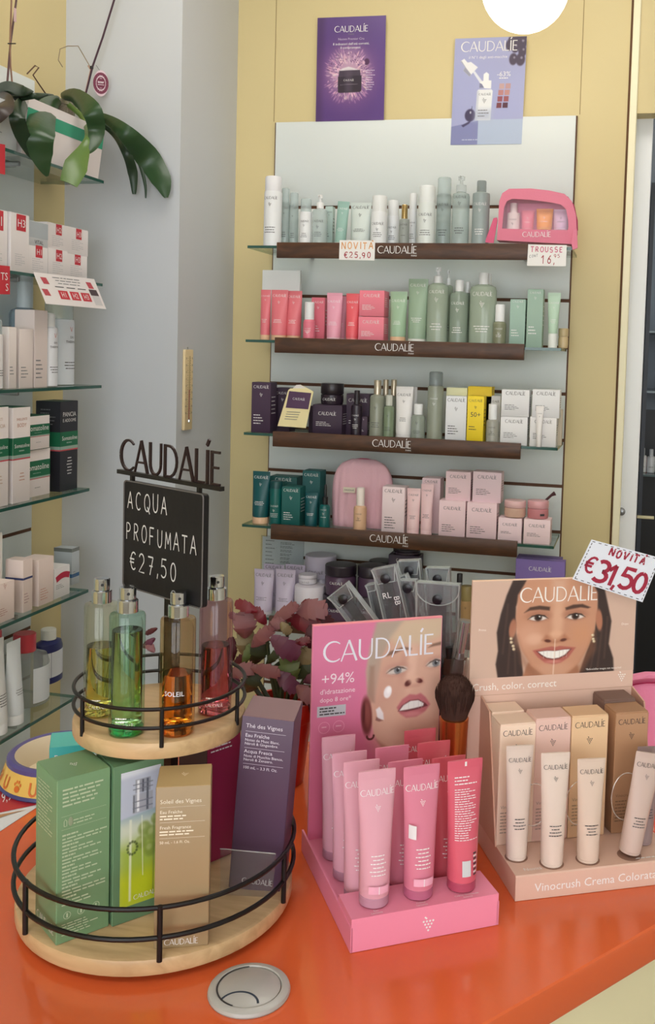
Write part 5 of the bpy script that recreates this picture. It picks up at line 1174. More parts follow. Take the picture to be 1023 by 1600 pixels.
def p_green(b, w, d, h):
    f = front(-.0003); L_ = lambda u, v: (-.0003, d-u, v)
    b.lines(PAL, f, w*.1, w*.92, h*.93, 5, h*.024, h*.010, 2); b.rect(PAL, f, w*.08, w*.92, h*.775, h*.7765); b.lines(PAL, f, w*.3, w*.9, h*.735, 2, h*.02, h*.007, 3)
    b.ink(ribbon([(w*.13, h*.715), (w*.13, h*.745), (w*.155, h*.757), (w*.18, h*.745), (w*.18, h*.715), (w*.13, h*.715)], .0005), PAL, f); b.plate([(w*.25+.0018*math.cos(i*math.pi/5), h*.737+.0036*math.sin(i*math.pi/5)) for i in range(10)], lambda u, v, o: (u, -.0003-o*.0, v), .0001, PAL)
    b.rect(PAL, f, w*.08, w*.92, h*.695, h*.6965); z = .655
    for k_ in range(7): b.lines(PAL, f, w*.1, w*.45, h*z, 1, 1, h*.010, k_+5); b.lines(PAL, f, w*.1, w*.95, h*(z-.022), 2, h*.02, h*.008, k_+15); z -= .064
    for i, u in enumerate((.2, .46, .74)):
        s_ = ribbon([(w*u+.0026*math.cos(2*math.pi*k_/16), h*.165+.0026*math.sin(2*math.pi*k_/16)) for k_ in range(17)], .0004); b.ink((np.array(s_[0]), s_[1]), PAL, f); b.rect(PAL, f, w*u-.0006, w*u+.0006, h*.152, h*.178)
    b.lines(PAL, f, w*.1, w*.9, h*.11, 5, h*.016, h*.006, 31)
    b.lines(PAL, L_, d*.12, d*.9, h*.92, 14, h*.022, h*.007, 41); b.logo(INKW, L_, d*.5, h*.045, d*.8)
    b.grape(INKW, lambda u, v: (w*.5+u, d*.45+v, h+.0012), 0, 0, .004)
c1_ = at_z(88, 1482, ZC+ZT1); c1_ = pull(c1_, .1065); hG = at_y(88, 1222, c1_.y).z-ZC-ZT1; c1_.x -= .0022
fbox('perfume_box', (c1_.x, c1_.y, ZC+ZT1+.0004), (.592, .806), .0400, .0415, hG, 'green perfume box showing its text-covered side, on the lower tray', p_green, GBX)
def p_green2(b, w, d, h):
    X, Y = np.meshgrid(np.linspace(0, 100, 70), np.linspace(0, 300, 190)); pc_ = Pic(X, Y, (150, 176, 190))
    pc_.p([(-9, 110), (109, 110), (109, 309), (-9, 309)], (206, 216, 198), 20); pc_.p([(-9, 165), (109, 150), (109, 309), (-9, 309)], (150, 176, 60), 30, .9); pc_.p([(-9, 230), (109, 220), (109, 309), (-9, 309)], (196, 206, 30), 30, .8)
    for cx, cy, r in ((60, 135, 16), (80, 150, 18), (52, 165, 15), (76, 185, 17), (88, 120, 12)): pc_.e(cx, cy, r, r, (120, 142, 60), 0, .3, .7); pc_.e(cx-4, cy-5, r*.4, r*.4, (196, 206, 150), 0, .6, .5)
    pc_.p([(-9, -9), (109, -9), (109, 92), (-9, 104)], (186, 196, 214), 3); pc_.p([(-9, -9), (109, -9), (109, 8), (-9, 14)], (214, 222, 232), 6)
    for x0, x1, y0, y1, cc_ in ((36, 74, 22, 52, (150, 156, 168)), (30, 80, 54, 96, (164, 170, 182)), (40, 46, 24, 94, (236, 240, 246)), (64, 69, 24, 94, (84, 90, 102)), (31, 34, 56, 94, (90, 96, 108)), (53, 57, 24, 52, (70, 76, 90))): pc_.p([(x0, y0), (x1, y0), (x1, y1), (x0, y1)], cc_, 1.5)
    for yy in (32, 42, 70, 84): pc_.p([(30, yy), (80, yy), (80, yy+2), (30, yy+2)], (110, 116, 130), 1)
    pc_.p([(22, 108), (28, 108), (28, 290), (22, 290)], (226, 232, 214), 2, .8); pc_.p([(82, 108), (86, 108), (86, 290), (82, 290)], (110, 130, 70), 2, .6); pc_.p([(52, 104), (54, 104), (58, 240), (56, 240)], (236, 240, 220), 1, .8)
    for a0 in range(12): a = math.radians(30*a0); pc_.e(30+12*math.cos(a), 172+14*math.sin(a), 3, 3, (60, 76, 40), 0, .5, .7)
    o_ = picture('bottle_picture', pc_, [(w*.14, -.0004, h*.955), (w*.93, -.0004, h*.955), (w*.14, -.0004, h*.10), (w*.93, -.0004, h*.10)]); p_green2.pic = o_
    b.logo(INKW, front(-.0007), w*.66, h*.13, w*.5)
c2_ = at_z(171, 1451, ZC+ZT1); e2 = Vector((.622, .783, 0)); c2_ += e2*.0018
g2_ = fbox('perfume_box', (c2_.x, c2_.y, ZC+ZT1+.0004), e2, .040, .0345, hG*1.0, 'green perfume box with a printed bottle picture, on the lower tray', p_green2, (98, 134, 100)); p_green2.pic.parent = g2_
def p_soleil(b, w, d, h):
    f = front(-.0003); I = mat((244, 236, 216), .5)
    b.text('Soleil des Vignes', I, f, w*.08, h*.90, h*.026, 'l', w*.75); b.rect(I, f, w*.08, w*.9, h*.877, h*.8785)
    b.text('Eau Fra\u00eeche', I, f, w*.08, h*.838, h*.02, 'l'); b.lines(I, f, w*.08, w*.8, h*.818, 2, h*.018, h*.008, 3); b.rect(I, f, w*.08, w*.9, h*.783, h*.7845)
    b.text('Fresh Fragrance', I, f, w*.08, h*.742, h*.02, 'l'); b.lines(I, f, w*.08, w*.8, h*.722, 2, h*.018, h*.008, 6); b.rect(I, f, w*.08, w*.9, h*.685, h*.6865)
    b.text('50 mL - 1.6 Fl. Oz.', I, f, w*.08, h*.652, h*.022, 'l', w*.55); b.logo(INKW, f, w*.5, h*.018, w*.62); b.grape(I, lambda u, v: (w*.5+u, d*.5+v, h+.0012), 0, 0, .0035)
s0_, s1_ = at_z(245, 1490, ZC+ZT1), at_z(331, 1483, ZC+ZT1); sh_ = Vector((-.0045, .0035, 0)); s0_ += sh_; s1_ += sh_
hS = at_y(288, 1230, (s0_.y+s1_.y)/2).z-ZC-ZT1
fbox('perfume_box', (s0_.x, s0_.y, ZC+ZT1+.0004), s1_-s0_, (s1_-s0_).length, .036, hS, 'tan perfume box with white lettering at the front of the lower tray', p_soleil, (160, 137, 102), lid=mat((184, 158, 112), .42))
def p_the(b, w, d, h):
    f = front(-.0003); I = mat((226, 218, 230), .5)
    b.text('Th\u00e9 des Vignes', I, f, w*.09, h*.94, h*.028, 'l', w*.7); b.rect(I, f, w*.09, w*.86, h*.918, h*.9195)
    b.text('Eau Fra\u00eeche', I, f, w*.09, h*.887, h*.02, 'l'); b.text('Notes de Musc Blanc,', I, f, w*.09, h*.863, h*.015, 'l'); b.text('N\u00e9roli & Gingembre.', I, f, w*.09, h*.842, h*.015, 'l'); b.rect(I, f, w*.09, w*.86, h*.824, h*.8255)
    b.text('Acqua Fresca', I, f, w*.09, h*.796, h*.02, 'l'); b.text('Note di Muschio Bianco,', I, f, w*.09, h*.772, h*.015, 'l'); b.text('Neroli & Zenzero.', I, f, w*.09, h*.751, h*.015, 'l'); b.rect(I, f, w*.09, w*.86, h*.733, h*.7345)
    b.text('100 mL \u2013 3.3 Fl. Oz.', I, f, w*.09, h*.705, h*.02, 'l', w*.66); b.logo(INKW, f, w*.55, h*.04, w*.6)
bl, br = at_z(357, 1391, ZC+ZT1), at_z(441, 1396, ZC+ZT1); bl += Vector((-.001, .002, 0)); br += Vector((-.003, .002, 0))
eT = (br-bl).normalized(); wT = (br-bl).length; hT = at_y(383, 1117, bl.y).z-ZC-ZT1
tb_ = fbox('perfume_box', (bl.x, bl.y, ZC+ZT1+.0006), eT, wT, .038, hT+.002, 'dark violet perfume box leaning sideways beside the pink display', p_the, (82, 58, 82), lid=mat((132, 100, 106), .42))
tb_.rotation_euler = (math.radians(4), math.radians(4.2), math.atan2(eT.y, eT.x)); tb_.location.z += .0005
def p_plain(b, w, d, h): b.rect(mat((150, 36, 76), .42), lambda u, v: (w+.0002, u, v), 0, d, 0, h); b.lines(INKW, lambda u, v: (w+.0004, u, v), d*.1, d*.9, h*.9, 4, h*.03, h*.01, 2)
m0 = at_z(337, 1345, ZC+ZT1)
fbox('perfume_box', (ST.x-.008, ST.y+.050, ZC+ZT1+.0004), (.86, -.5), .042, .034, .118, 'dark maroon perfume box with a magenta side, under the upper tray', p_plain, (66, 22, 40))
def p_teal(b, w, d, h):
    f = front(-.0003); b.text('Eau des Vignes', INKW, f, w*.1, h*.88, h*.05, 'l', w*.95); b.rect(INKW, f, w*.1, w*.9, h*.85, h*.852); b.lines(INKW, f, w*.1, w*.8, h*.8, 4, h*.03, h*.012, 4)
tz = EYE-.362
t0_ = at_z(77, 1170, tz)
fbox('perfume_box', (t0_.x, t0_.y, ZC+.0005), (.86, .51), .040, .034, tz-ZC, 'teal perfume box standing on the counter behind the green boxes', p_teal, (40, 160, 158), None, lid=mat((86, 186, 176), .42))
ac = root('clear_divider', 'clear plastic price holder lying against the violet box on the lower tray', 'holder')
q_ = [at_z(x, y, ZC+ZT1+.0008) for x, y in ((334, 1352), (350, 1395))]; ac.location = q_[0]
b = MB(); pA, pB, pC = at_d(344, 1326, (bl-Vector((0, 0, EYE))).dot(FWD)*.965), at_d(430, 1334, (br-Vector((0, 0, EYE))).dot(FWD)*.955), None
lo = [at_z(344, 1398, ZC+ZT1+.0007), at_z(424, 1402, ZC+ZT1+.0007)]
b.add([tuple(v-ac.location) for v in (lo[0], lo[1], pB, pA)]+[tuple(v-ac.location+Vector((.0004, .0008, 0))) for v in (lo[0], lo[1], pB, pA)], [(0, 1, 2, 3), (7, 6, 5, 4), (0, 4, 5, 1), (1, 5, 6, 2), (2, 6, 7, 3), (3, 7, 4, 0)], thin((236, 236, 238), .05, 1.45, .04)); b.build('clear_plate', ac)
b = MB(); b.tube([tuple(v-ac.location) for v in (pA, pB)], .0005, thin((250, 250, 250), .1, 2.2, .3), 5); b.build('plate_edge', ac)
# ================================================================= cable grommet
gp = at_z(389, 1550, ZC); gr = root('cable_grommet', 'round grey plastic cable grommet set in the orange counter', 'grommet'); gr.location = (gp.x, gp.y, ZC+.0002)
GP = mat((176, 174, 170), .3); b = MB(); b.lathe([(.0288, 0), (.0292, .0012), (.0285, .003), (.026, .0042), (.0235, .0043), (.0228, .0036), (.0226, .0012)], GP, 48, cap0=False, cap1=False); b.build('rim', gr)
b = MB(); out = [(.0222*math.cos(math.radians(a)), .0222*math.sin(math.radians(a))) for a in range(0, 361, 10)]
b.lathe([(.0222, .0004), (.0222, .0034), (.0216, .0038), (.0002, .0038)], GP, 48); b.build('cover', gr)
b = MB(); cs = Vector((-.004, -.0195, 0)); aa = [(cs.x+.0135*math.cos(math.radians(a)), cs.y+.0135*math.sin(math.radians(a))) for a in range(8, 173, 8)]
s_ = ribbon(aa, .0016); b.add([(p[0], p[1], .0040) for p in s_[0]], s_[1], mat((60, 70, 84), .3)); lo_ = [p for p in aa if math.hypot(*p) < .0216]; b.build('cable_slot', gr); gr.rotation_euler = (0, 0, math.radians(12))
b = MB(); s_ = ribbon([(.0224*math.cos(math.radians(a)), .0224*math.sin(math.radians(a))) for a in range(100, 255, 6)], .0011); b.add([(p[0], p[1], .0041) for p in s_[0]], s_[1], mat((56, 56, 58), .4)); b.build('seam', gr)
# ================================================================= pink display
def dframe(name, label, O, ang, cat='display'):
    o = root(name, label, cat); o.location = (O.x, O.y, ZC+.0004); o.rotation_euler = (0, 0, math.radians(ang)); return o
PKB = mat((236, 142, 170), .42); pO = at_z(548, 1490, ZC)
pk = dframe('counter_display', 'pink cardboard counter display with a face on its back card', pO, 32.8)
def stepped(b, w, d, hf, df, hr, M, wall=None):
    prof = [(0, 0), (0, hf), (df, hf-.0006), (df+.0004, hr), (d, hr), (d, 0)]
    b.loft([[(x, y, z) for y, z in prof] for x in (0, w)], M)
b = MB(); stepped(b, .1225, .160, .026, .0375, .011, PKB); b.box(-.0006, .001, .0, .160, .0, .0195, PKB); b.box(.1215, .1231, 0, .160, 0, .0195, PKB)
fm = front(-.0003); b.grape(INKW, fm, .0625, .011, .0068)
for i, (u, t1_, t2_) in enumerate(((.021, 'Eau', 'Lactante'), (.058, 'Cr\u00e8me', 'Lactante'), (.097, 'Cr\u00e8me Onctueuse', 'Intense'))):
    tp = lambda a, c_: (a, c_, .0262)
    b.text(t1_, INKW, tp, u, .0052, .0019); b.text(t2_, INKW, tp, u, .0022, .0019)
b.build('tray', pk)
X, Y = np.meshgrid(np.linspace(100, 945, 190), np.linspace(40, 1300, 280)); pc = Pic(X, Y, (218, 124, 160))
gradm = np.clip((Y-500)/700, 0, 1); pc.put(gradm, (226, 112, 142), .7)
SK = (214, 170, 150)
pc.p([(560, 780), (690, 780), (700, 1320), (560, 1320)], (150, 84, 80), 14)                                                 # neck
pc.p([(520, 40), (960, 40), (960, 800), (900, 835), (760, 860), (650, 862), (570, 805), (510, 720), (488, 640), (462, 480), (446, 330), (470, 180)], SK, 10)
pc.p([(505, 40), (690, 40), (600, 150), (545, 260), (520, 420), (505, 520), (462, 480), (446, 330), (470, 180)], (176, 158, 144), 18)   # cropped hair
pc.p([(470, 300), (500, 300), (505, 520), (480, 520), (458, 470)], (150, 120, 104), 14, .7)
pc.p([(690, 40), (960, 40), (960, 150), (800, 190), (640, 190), (600, 140)], (206, 186, 158), 30, .8)
pc.e(590, 430, 110, 210, (196, 150, 134), 10, .6, .5); pc.e(620, 700, 130, 140, (224, 182, 160), 0, .6, .7); pc.e(790, 690, 120, 60, (200, 150, 134), 0, .7, .5)
pc.p([(700, 860), (650, 870), (570, 815), (520, 745), (600, 800), (760, 840), (940, 800), (940, 860)], (176, 122, 104), 14, .7)
pc.e(745, 330, 34, 130, (228, 188, 168), 6, .6, .8); pc.e(690, 320, 30, 90, (190, 140, 124), 8, .7, .5)
pc.e(880, 520, 70, 90, (222, 180, 160), 0, .7, .6)
pc.p([(575, 250), (600, 222), (690, 200), (745, 212), (742, 224), (690, 218), (610, 244)], (116, 86, 72), 7, .85)                 # brows
pc.p([(855, 218), (890, 196), (950, 186), (950, 206), (895, 212)], (116, 86, 72), 7, .85)
for ex, ey, rw, rot in ((650, 340, 66, -6), (908, 316, 58, -8)):                                                              # eyes
    pc.e(ex, ey-6, rw*1.2, 40, (186, 136, 122), rot, .5, .55); pc.e(ex, ey, rw, 23, (206, 198, 192), rot, .25, .95); pc.e(ex+5, ey-2, 25, 24, (122, 124, 128), rot, .25); pc.e(ex+5, ey-2, 10, 11, (36, 34, 38), 0, .3); pc.e(ex+12, ey-10, 4, 4, (240, 240, 240), 0, .5)
    pc.p([(ex-rw-6, ey+14), (ex-rw*.6, ey-12), (ex, ey-24), (ex+rw*.6, ey-18), (ex+rw, ey-2), (ex+rw*.5, ey-10), (ex, ey-17), (ex-rw*.55, ey-4)], (74, 50, 44), 4, .9)
    pc.p([(ex-rw*.7, ey+18), (ex, ey+26), (ex+rw*.7, ey+12), (ex, ey+21)], (130, 90, 80), 4, .6)
pc.p([(690, 430), (712, 398), (760, 402), (828, 396), (840, 432), (800, 452), (740, 456), (700, 458)], (204, 154, 136), 10, .8)     # nose
pc.e(727, 424, 24, 17, (92, 40, 40), -30, .35); pc.e(800, 414, 26, 14, (92, 40, 40), 18, .35); pc.e(765, 405, 34, 24, (226, 184, 162), 0, .6, .8)
pc.p([(655, 566), (690, 520), (740, 492), (785, 500), (815, 492), (850, 520), (882, 566), (850, 606), (790, 634), (720, 634), (676, 604)], (192, 112, 118), 8)   # lips
pc.p([(664, 590), (690, 556), (740, 530), (800, 528), (850, 556), (866, 574), (800, 588), (720, 596)], (96, 44, 50), 5, .9)
pc.p([(672, 588), (700, 556), (748, 534), (800, 534), (838, 556), (834, 572), (780, 580), (720, 586)], (236, 232, 228), 4)
for xx in (705, 735, 768, 800, 824): pc.p([(xx, 540), (xx+2, 540), (xx+2, 584), (xx, 584)], (196, 186, 184), 2, .8)
pc.e(760, 615, 60, 14, (214, 142, 144), 0, .6, .8)
pc.e(592, 466, 26, 37, (240, 234, 236), 12, .2); pc.e(598, 455, 14, 20, (252, 250, 250), 12, .5, .8); pc.p([(516, 565), (540, 550), (566, 590), (572, 632), (530, 628)], (238, 232, 234), 6); pc.p([(520, 610), (565, 636), (540, 640), (516, 630)], (120, 70, 66), 5, .7)
pc.e(455, 600, 36, 116, (110, 54, 54), -4, .25); pc.e(462, 590, 18, 80, (150, 88, 80), -4, .5, .7); pc.e(438, 580, 8, 60, (78, 34, 36), 0, .4, .7)
for a0 in range(0, 200, 14): a = math.radians(180+a0*.95); pc.e(484+22*math.cos(a), 722-20*math.sin(a)*1.0, 6, 6, (90, 50, 44), 0, .4)
def cardpt(a, z): return (.004+a*.1245, .1555, .0115+z*.1975)
picture('face_print', pc, [(.0045, .1550, .2085), (.1285, .1550, .2085), (.0045, .1550, .0115), (.1285, .1550, .0115)], pk)
b = MB(); b.box(.004, .129, .1553, .1583, .0108, .209, PKB); fc = front(.1546)
cu = lambda px_: .0045+(px_-100)/845*.124
cv = lambda py_, px_=500: .2085-(py_+45*(px_-120)/818-40-45*.0)/1260*.197+.0
b.logo(mat((232, 230, 240), .35), fc, (cu(165)+cu(895))/2, .1745, cu(895)-cu(165)); I2 = mat((246, 226, 236), .4)
b.text('+94%', I2, fc, cu(155), .1545, .0098, 'l', cu(385)-cu(155)); b.text("d'idratazione", I2, fc, cu(150), .1455, .0046, 'l', cu(375)-cu(150)); b.text('dopo 8 ore*', I2, fc, cu(150), .1382, .0046, 'l', cu(350)-cu(150))
b.rect(mat((196, 196, 204), .4), fc, cu(135), cu(318), .1245, .1345); f2 = front(.1543); b.lines(INKD, f2, cu(150), cu(310), .1318, 3, .0027, .0012, 3)
for xx in (182, 275):
    s_ = ribbon([(cu(xx)+.0052*math.cos(2*math.pi*k_/20), .1145+.0052*math.sin(2*math.pi*k_/20)) for k_ in range(21)], .0004); b.ink((np.array(s_[0]), s_[1]), mat((240, 170, 200), .5), fc); b.lines(mat((240, 190, 210), .5), fc, cu(xx)-.003, cu(xx)+.003, .1145, 1, 1, .001, xx, 'c')
b.box(.004, .129, .1548, .1585, .2088, .2098, mat((246, 150, 160), .4)); b.build('back_card', pk)
Gp = 'hand cream tubes in the pink display'
CT = [((222, 164, 180), (186, 136, 156)), ((216, 128, 152), (180, 98, 128)), ((208, 92, 106), (176, 76, 96))]
def dtube(col, a, bb, z, ptop, label, back=False, wd=.0305, tint=None, lean=0):
    e_ = Vector((math.cos(math.radians(32.8)), math.sin(math.radians(32.8)), 0)); n_ = Vector((-e_.y, e_.x, 0)); P = pO+e_*a+n_*bb
    h = at_y(ptop[0], ptop[1], P.y).z-(ZC+z); c_, cc_ = tint or CT[col]
    o = squeeze(wd, h, c_, cc_, INKW, .075, 0 if back else .9, .82, 0 if back else 6, 'hand_cream_tube', .065, .8, .395, not back, .3, back)
    if back:
        pass
    place(o, P.x, P.y, ZC+z+.0006, math.radians(32.8+(0 if not lean else lean)), 0, 0, label, 'hand cream', Gp); return o
rows = ['front row', 'second row', 'third row', 'last row']; cols = ['lilac pink', 'mid pink', 'rose red']
FR = [(.0232, .0185, (588, 1204)), (.0603, .0185, (659, 1197)), (.0975, .0185, (727, 1188))]
for c_, (a, bb, pt) in enumerate(FR):
    t_ = dtube(c_, a, bb, .0264, pt, ['lilac pink hand cream tube in the front row of the pink display', 'mid pink hand cream tube with a white sticker, front row of the pink display', 'rose red hand cream tube showing its printed back, front row of the pink display'][c_], back=(c_ == 2), tint=((214, 96, 116), (176, 72, 98)) if c_ == 2 else None)
    if c_ == 1:
        b = MB(); R_ = .012; mp = cyl(R_+.0012); b.rect(mat((232, 232, 236), .4), mp, -.0145, -.0075, .050, .061, 4); b.build('white_sticker', t_)
    if c_ < 2:
        b = MB(); mp = cyl(.01205+.0012, 0, 1.0); b.rect(mat((238, 176, 200), .4), mp, -.0085, .0085, .0125, .0185, 8); b.rect(INKW, cyl(.01207+.0014), -.0004, .0002, .0125, .0185); b.build('pale_band', t_)
RT = {0: [(1, (552, 1188)), (2, (553, 1177)), (3, (539, 1152))], 1: [(1, (640, 1190)), (2, (618, 1168)), (3, (612, 1166))], 2: [(1, (697, 1183)), (2, (679, 1160)), (3, (661, 1141))]}
for c_ in range(3):
    for r_, pt in RT[c_]:
        if (c_, r_) == (1, 3): continue
        dtube(c_, (.0212, .0590, .0975)[c_], .0185+.0345*r_, .0114, pt, '%s hand cream tube in the %s of the pink display' % (cols[c_], rows[r_]))
# ================================================================= beige display
BG = mat((220, 184, 166), .45); bO = at_z(806, 1409, ZC); BANG = 27.0
bgd = dframe('counter_display', 'beige cardboard counter display with a smiling face on its back card', bO, BANG)
eB = Vector((math.cos(math.radians(BANG)), math.sin(math.radians(BANG)), 0)); nB = Vector((-eB.y, eB.x, 0))
def bloc(P): d_ = P-bO; return d_.dot(eB), d_.dot(nB)
def bplane(px, py, bb):                              # photo pixel met with the display's own plane at depth bb
    d_ = ray(px, py); t_ = (bb+bO.dot(nB))/d_.dot(nB); P = d_*t_+Vector((0, 0, EYE)); a, _ = bloc(P); return a, P.z-ZC
HB = .0215
b = MB(); b.loft([[(x, y, z) for y, z in ((0, 0), (0, HB-.001), (.001, HB), (.112, HB), (.112, 0))] for x in (-.001, .151)], BG)
b.text('Vinocrush Crema Colorata', INKW, front(-.0003), .016, .0065, .0072, 'l', .124); b.text('Novit\u00e0', INKW, lambda u, v: (u, v, HB+.0003), .009, .0065, .0042, 'l'); b.lines(INKW, lambda u, v: (u, v, HB+.0003), .112, .14, .006, 1, 1, .0014, 3); b.build('tray', bgd)
CB = .104
tl, tr, bl_, br_ = bplane(738, 909, CB), bplane(968, 901, CB), bplane(735, 1088, CB), bplane(960, 1072, CB); tr = (min(tr[0], .1545), tr[1])
ctop, cbot = tl[1], bl_[1]; ca0, ca1 = tl[0], .1525
X, Y = np.meshgrid(np.linspace(28, 905, 230), np.linspace(60, 640, 160)); pc = Pic(X, Y, (210, 178, 160))
HAIR = (58, 42, 40); SK = (198, 144, 116)
pc.p([(236, 60), (205, 150), (178, 260), (160, 370), (170, 480), (160, 560), (176, 660), (310, 660), (290, 500), (262, 380), (256, 220), (310, 60)], HAIR, 6)
pc.p([(650, 60), (720, 100), (745, 210), (772, 330), (762, 470), (790, 560), (796, 640), (600, 660), (640, 520), (680, 380), (690, 200)], HAIR, 6)
for x0, y0, x1, y1 in ((210, 200, 190, 500), (230, 350, 220, 620), (250, 430, 262, 640), (745, 300, 735, 560), (716, 380, 700, 620), (690, 430, 660, 630)): pc.p([(x0, y0), (x0+9, y0), (x1+9, y1), (x1, y1)], (92, 68, 62), 7, .6)
pc.p([(330, 560), (590, 560), (610, 660), (296, 660)], (172, 116, 88), 10)
pc.p([(312, 55), (264, 150), (256, 280), (268, 390), (292, 480), (345, 580), (410, 640), (470, 660), (540, 640), (604, 580), (648, 490), (680, 390), (694, 280), (690, 150), (645, 55)], SK, 7)
pc.e(243, 350, 19, 58, (170, 112, 88), 5, .25); pc.e(704, 320, 18, 66, (178, 118, 92), -5, .25)
pc.e(480, 120, 120, 90, (206, 150, 118), 0, .8, .8); pc.p([(440, 200), (520, 200), (516, 60), (445, 60)], (216, 176, 154), 30, .6); pc.e(480, 300, 30, 130, (222, 176, 148), 0, .7, .7)
pc.e(330, 400, 70, 70, (212, 160, 134), 0, .7, .8); pc.e(610, 400, 56, 70, (204, 146, 112), 0, .7, .8); pc.e(360, 420, 40, 30, (226, 182, 158), 0, .7, .6)
pc.e(470, 610, 90, 44, (206, 156, 130), 0, .7, .7); pc.p([(268, 390), (292, 480), (345, 580), (410, 640), (430, 655), (350, 655), (290, 560)], (140, 90, 68), 20, .5); pc.p([(680, 390), (648, 490), (604, 580), (540, 640), (620, 640), (690, 500)], (146, 92, 64), 20, .5)
pc.p([(300, 258), (330, 226), (380, 218), (436, 228), (434, 250), (380, 242), (330, 246)], (66, 44, 38), 6, .9); pc.p([(518, 236), (560, 220), (610, 218), (655, 240), (640, 246), (600, 238), (522, 252)], (66, 44, 38), 6, .9)
for ex in (375, 574):
    pc.e(ex, 280, 62, 34, (160, 104, 82), 0, .5, .6); pc.e(ex, 293, 45, 17, (222, 212, 206), 0, .25); pc.e(ex, 291, 20, 19, (62, 36, 28), 0, .25); pc.e(ex, 291, 9, 9, (20, 14, 14), 0, .3); pc.e(ex+7, 284, 4, 4, (240, 240, 240), 0, .5)
    pc.p([(ex-56, 300), (ex-34, 278), (ex, 270), (ex+34, 277), (ex+54, 298), (ex+30, 285), (ex, 278), (ex-30, 285)], (36, 22, 20), 4, .95); pc.p([(ex-44, 304), (ex, 315), (ex+44, 303), (ex, 311)], (110, 68, 52), 4, .7)
pc.p([(398, 430), (420, 396), (455, 404), (490, 404), (520, 396), (548, 430), (510, 446), (470, 452), (430, 446)], (176, 116, 88), 10, .8); pc.e(472, 400, 32, 28, (222, 174, 144), 0, .6, .8); pc.e(430, 434, 17, 9, (96, 50, 40), 12, .4); pc.e(514, 432, 17, 9, (96, 50, 40), -12, .4)
pc.p([(352, 488), (420, 474), (452, 468), (472, 474), (495, 468), (530, 474), (582, 482), (545, 540), (505, 570), (465, 578), (420, 566), (380, 530)], (176, 96, 86), 6)
pc.p([(372, 494), (430, 490), (472, 494), (520, 488), (560, 488), (530, 528), (495, 546), (462, 550), (425, 542), (394, 520)], (96, 40, 38), 4)
pc.p([(380, 497), (430, 493), (472, 497), (520, 491), (552, 491), (524, 524), (492, 540), (462, 544), (428, 536), (400, 516)], (240, 236, 230), 4)
for xx in (410, 430, 450, 472, 494, 514, 532): pc.p([(xx, 494), (xx+2, 494), (xx+2, 540), (xx, 540)], (196, 184, 176), 2, .7)
pc.e(465, 562, 44, 9, (206, 132, 120), 0, .6, .8)
pc.p([(468, 425), (472, 425), (468, 640), (463, 640)], (236, 214, 196), 2, .8)
for ex, ey in ((236, 410), (238, 432), (248, 455), (252, 474), (672, 412), (676, 436), (680, 450)): pc.e(ex, ey, 8, 9, (206, 184, 150), 0, .4); pc.e(ex-2, ey-2, 3, 3, (250, 240, 220), 0, .5)
def cpix(px_, py_): return ca0+(px_-28)/877*(ca1-ca0), ctop-(py_-60-(.0))/690*(ctop-cbot)*1.0
zc1 = ctop-(640-72)/(740-72)*(ctop-cbot)
picture('face_print', pc, [(ca0, CB-.0007, ctop), (ca1, CB-.0007, ctop), (ca0, CB-.0007, zc1), (ca1, CB-.0007, zc1)], bgd)
b = MB(); b.box(ca0, ca1, CB-.0003, CB+.002, HB*0, ctop, BG); b.box(ca0, ca1, CB-.0008, CB+.0022, ctop-.0002, ctop+.0006, mat((240, 204, 176), .4)); f = front(CB-.0012); WI = mat((244, 236, 230), .4)
fu = lambda px_: ca0+(px_-28)/877*(ca1-ca0); fz = lambda py_: ctop-(py_-72)/(740-72)*(ctop-cbot)
b.logo(WI, f, (fu(275)+fu(690))/2, fz(206), fu(690)-fu(275)); f1 = front(CB-.0007)
b.text('Crush, color, correct', WI, f1, fu(42), fz(712), .0068, 'l', fu(565)-fu(42)); b.grape(WI, f1, fu(842), fz(680), .0055); b.text('Prima', WI, f, fu(85), fz(362), .0022); b.text('Dopo', WI, f, fu(846), fz(362), .0022); b.text('*Before/after images not retouched', WI, f, fu(640), fz(625), .002, 'l', fu(835)-fu(640))
b.rect(mat((188, 150, 128), .5), f1, ca0, ca1, fz(742), fz(739)); b.build('back_card', bgd)
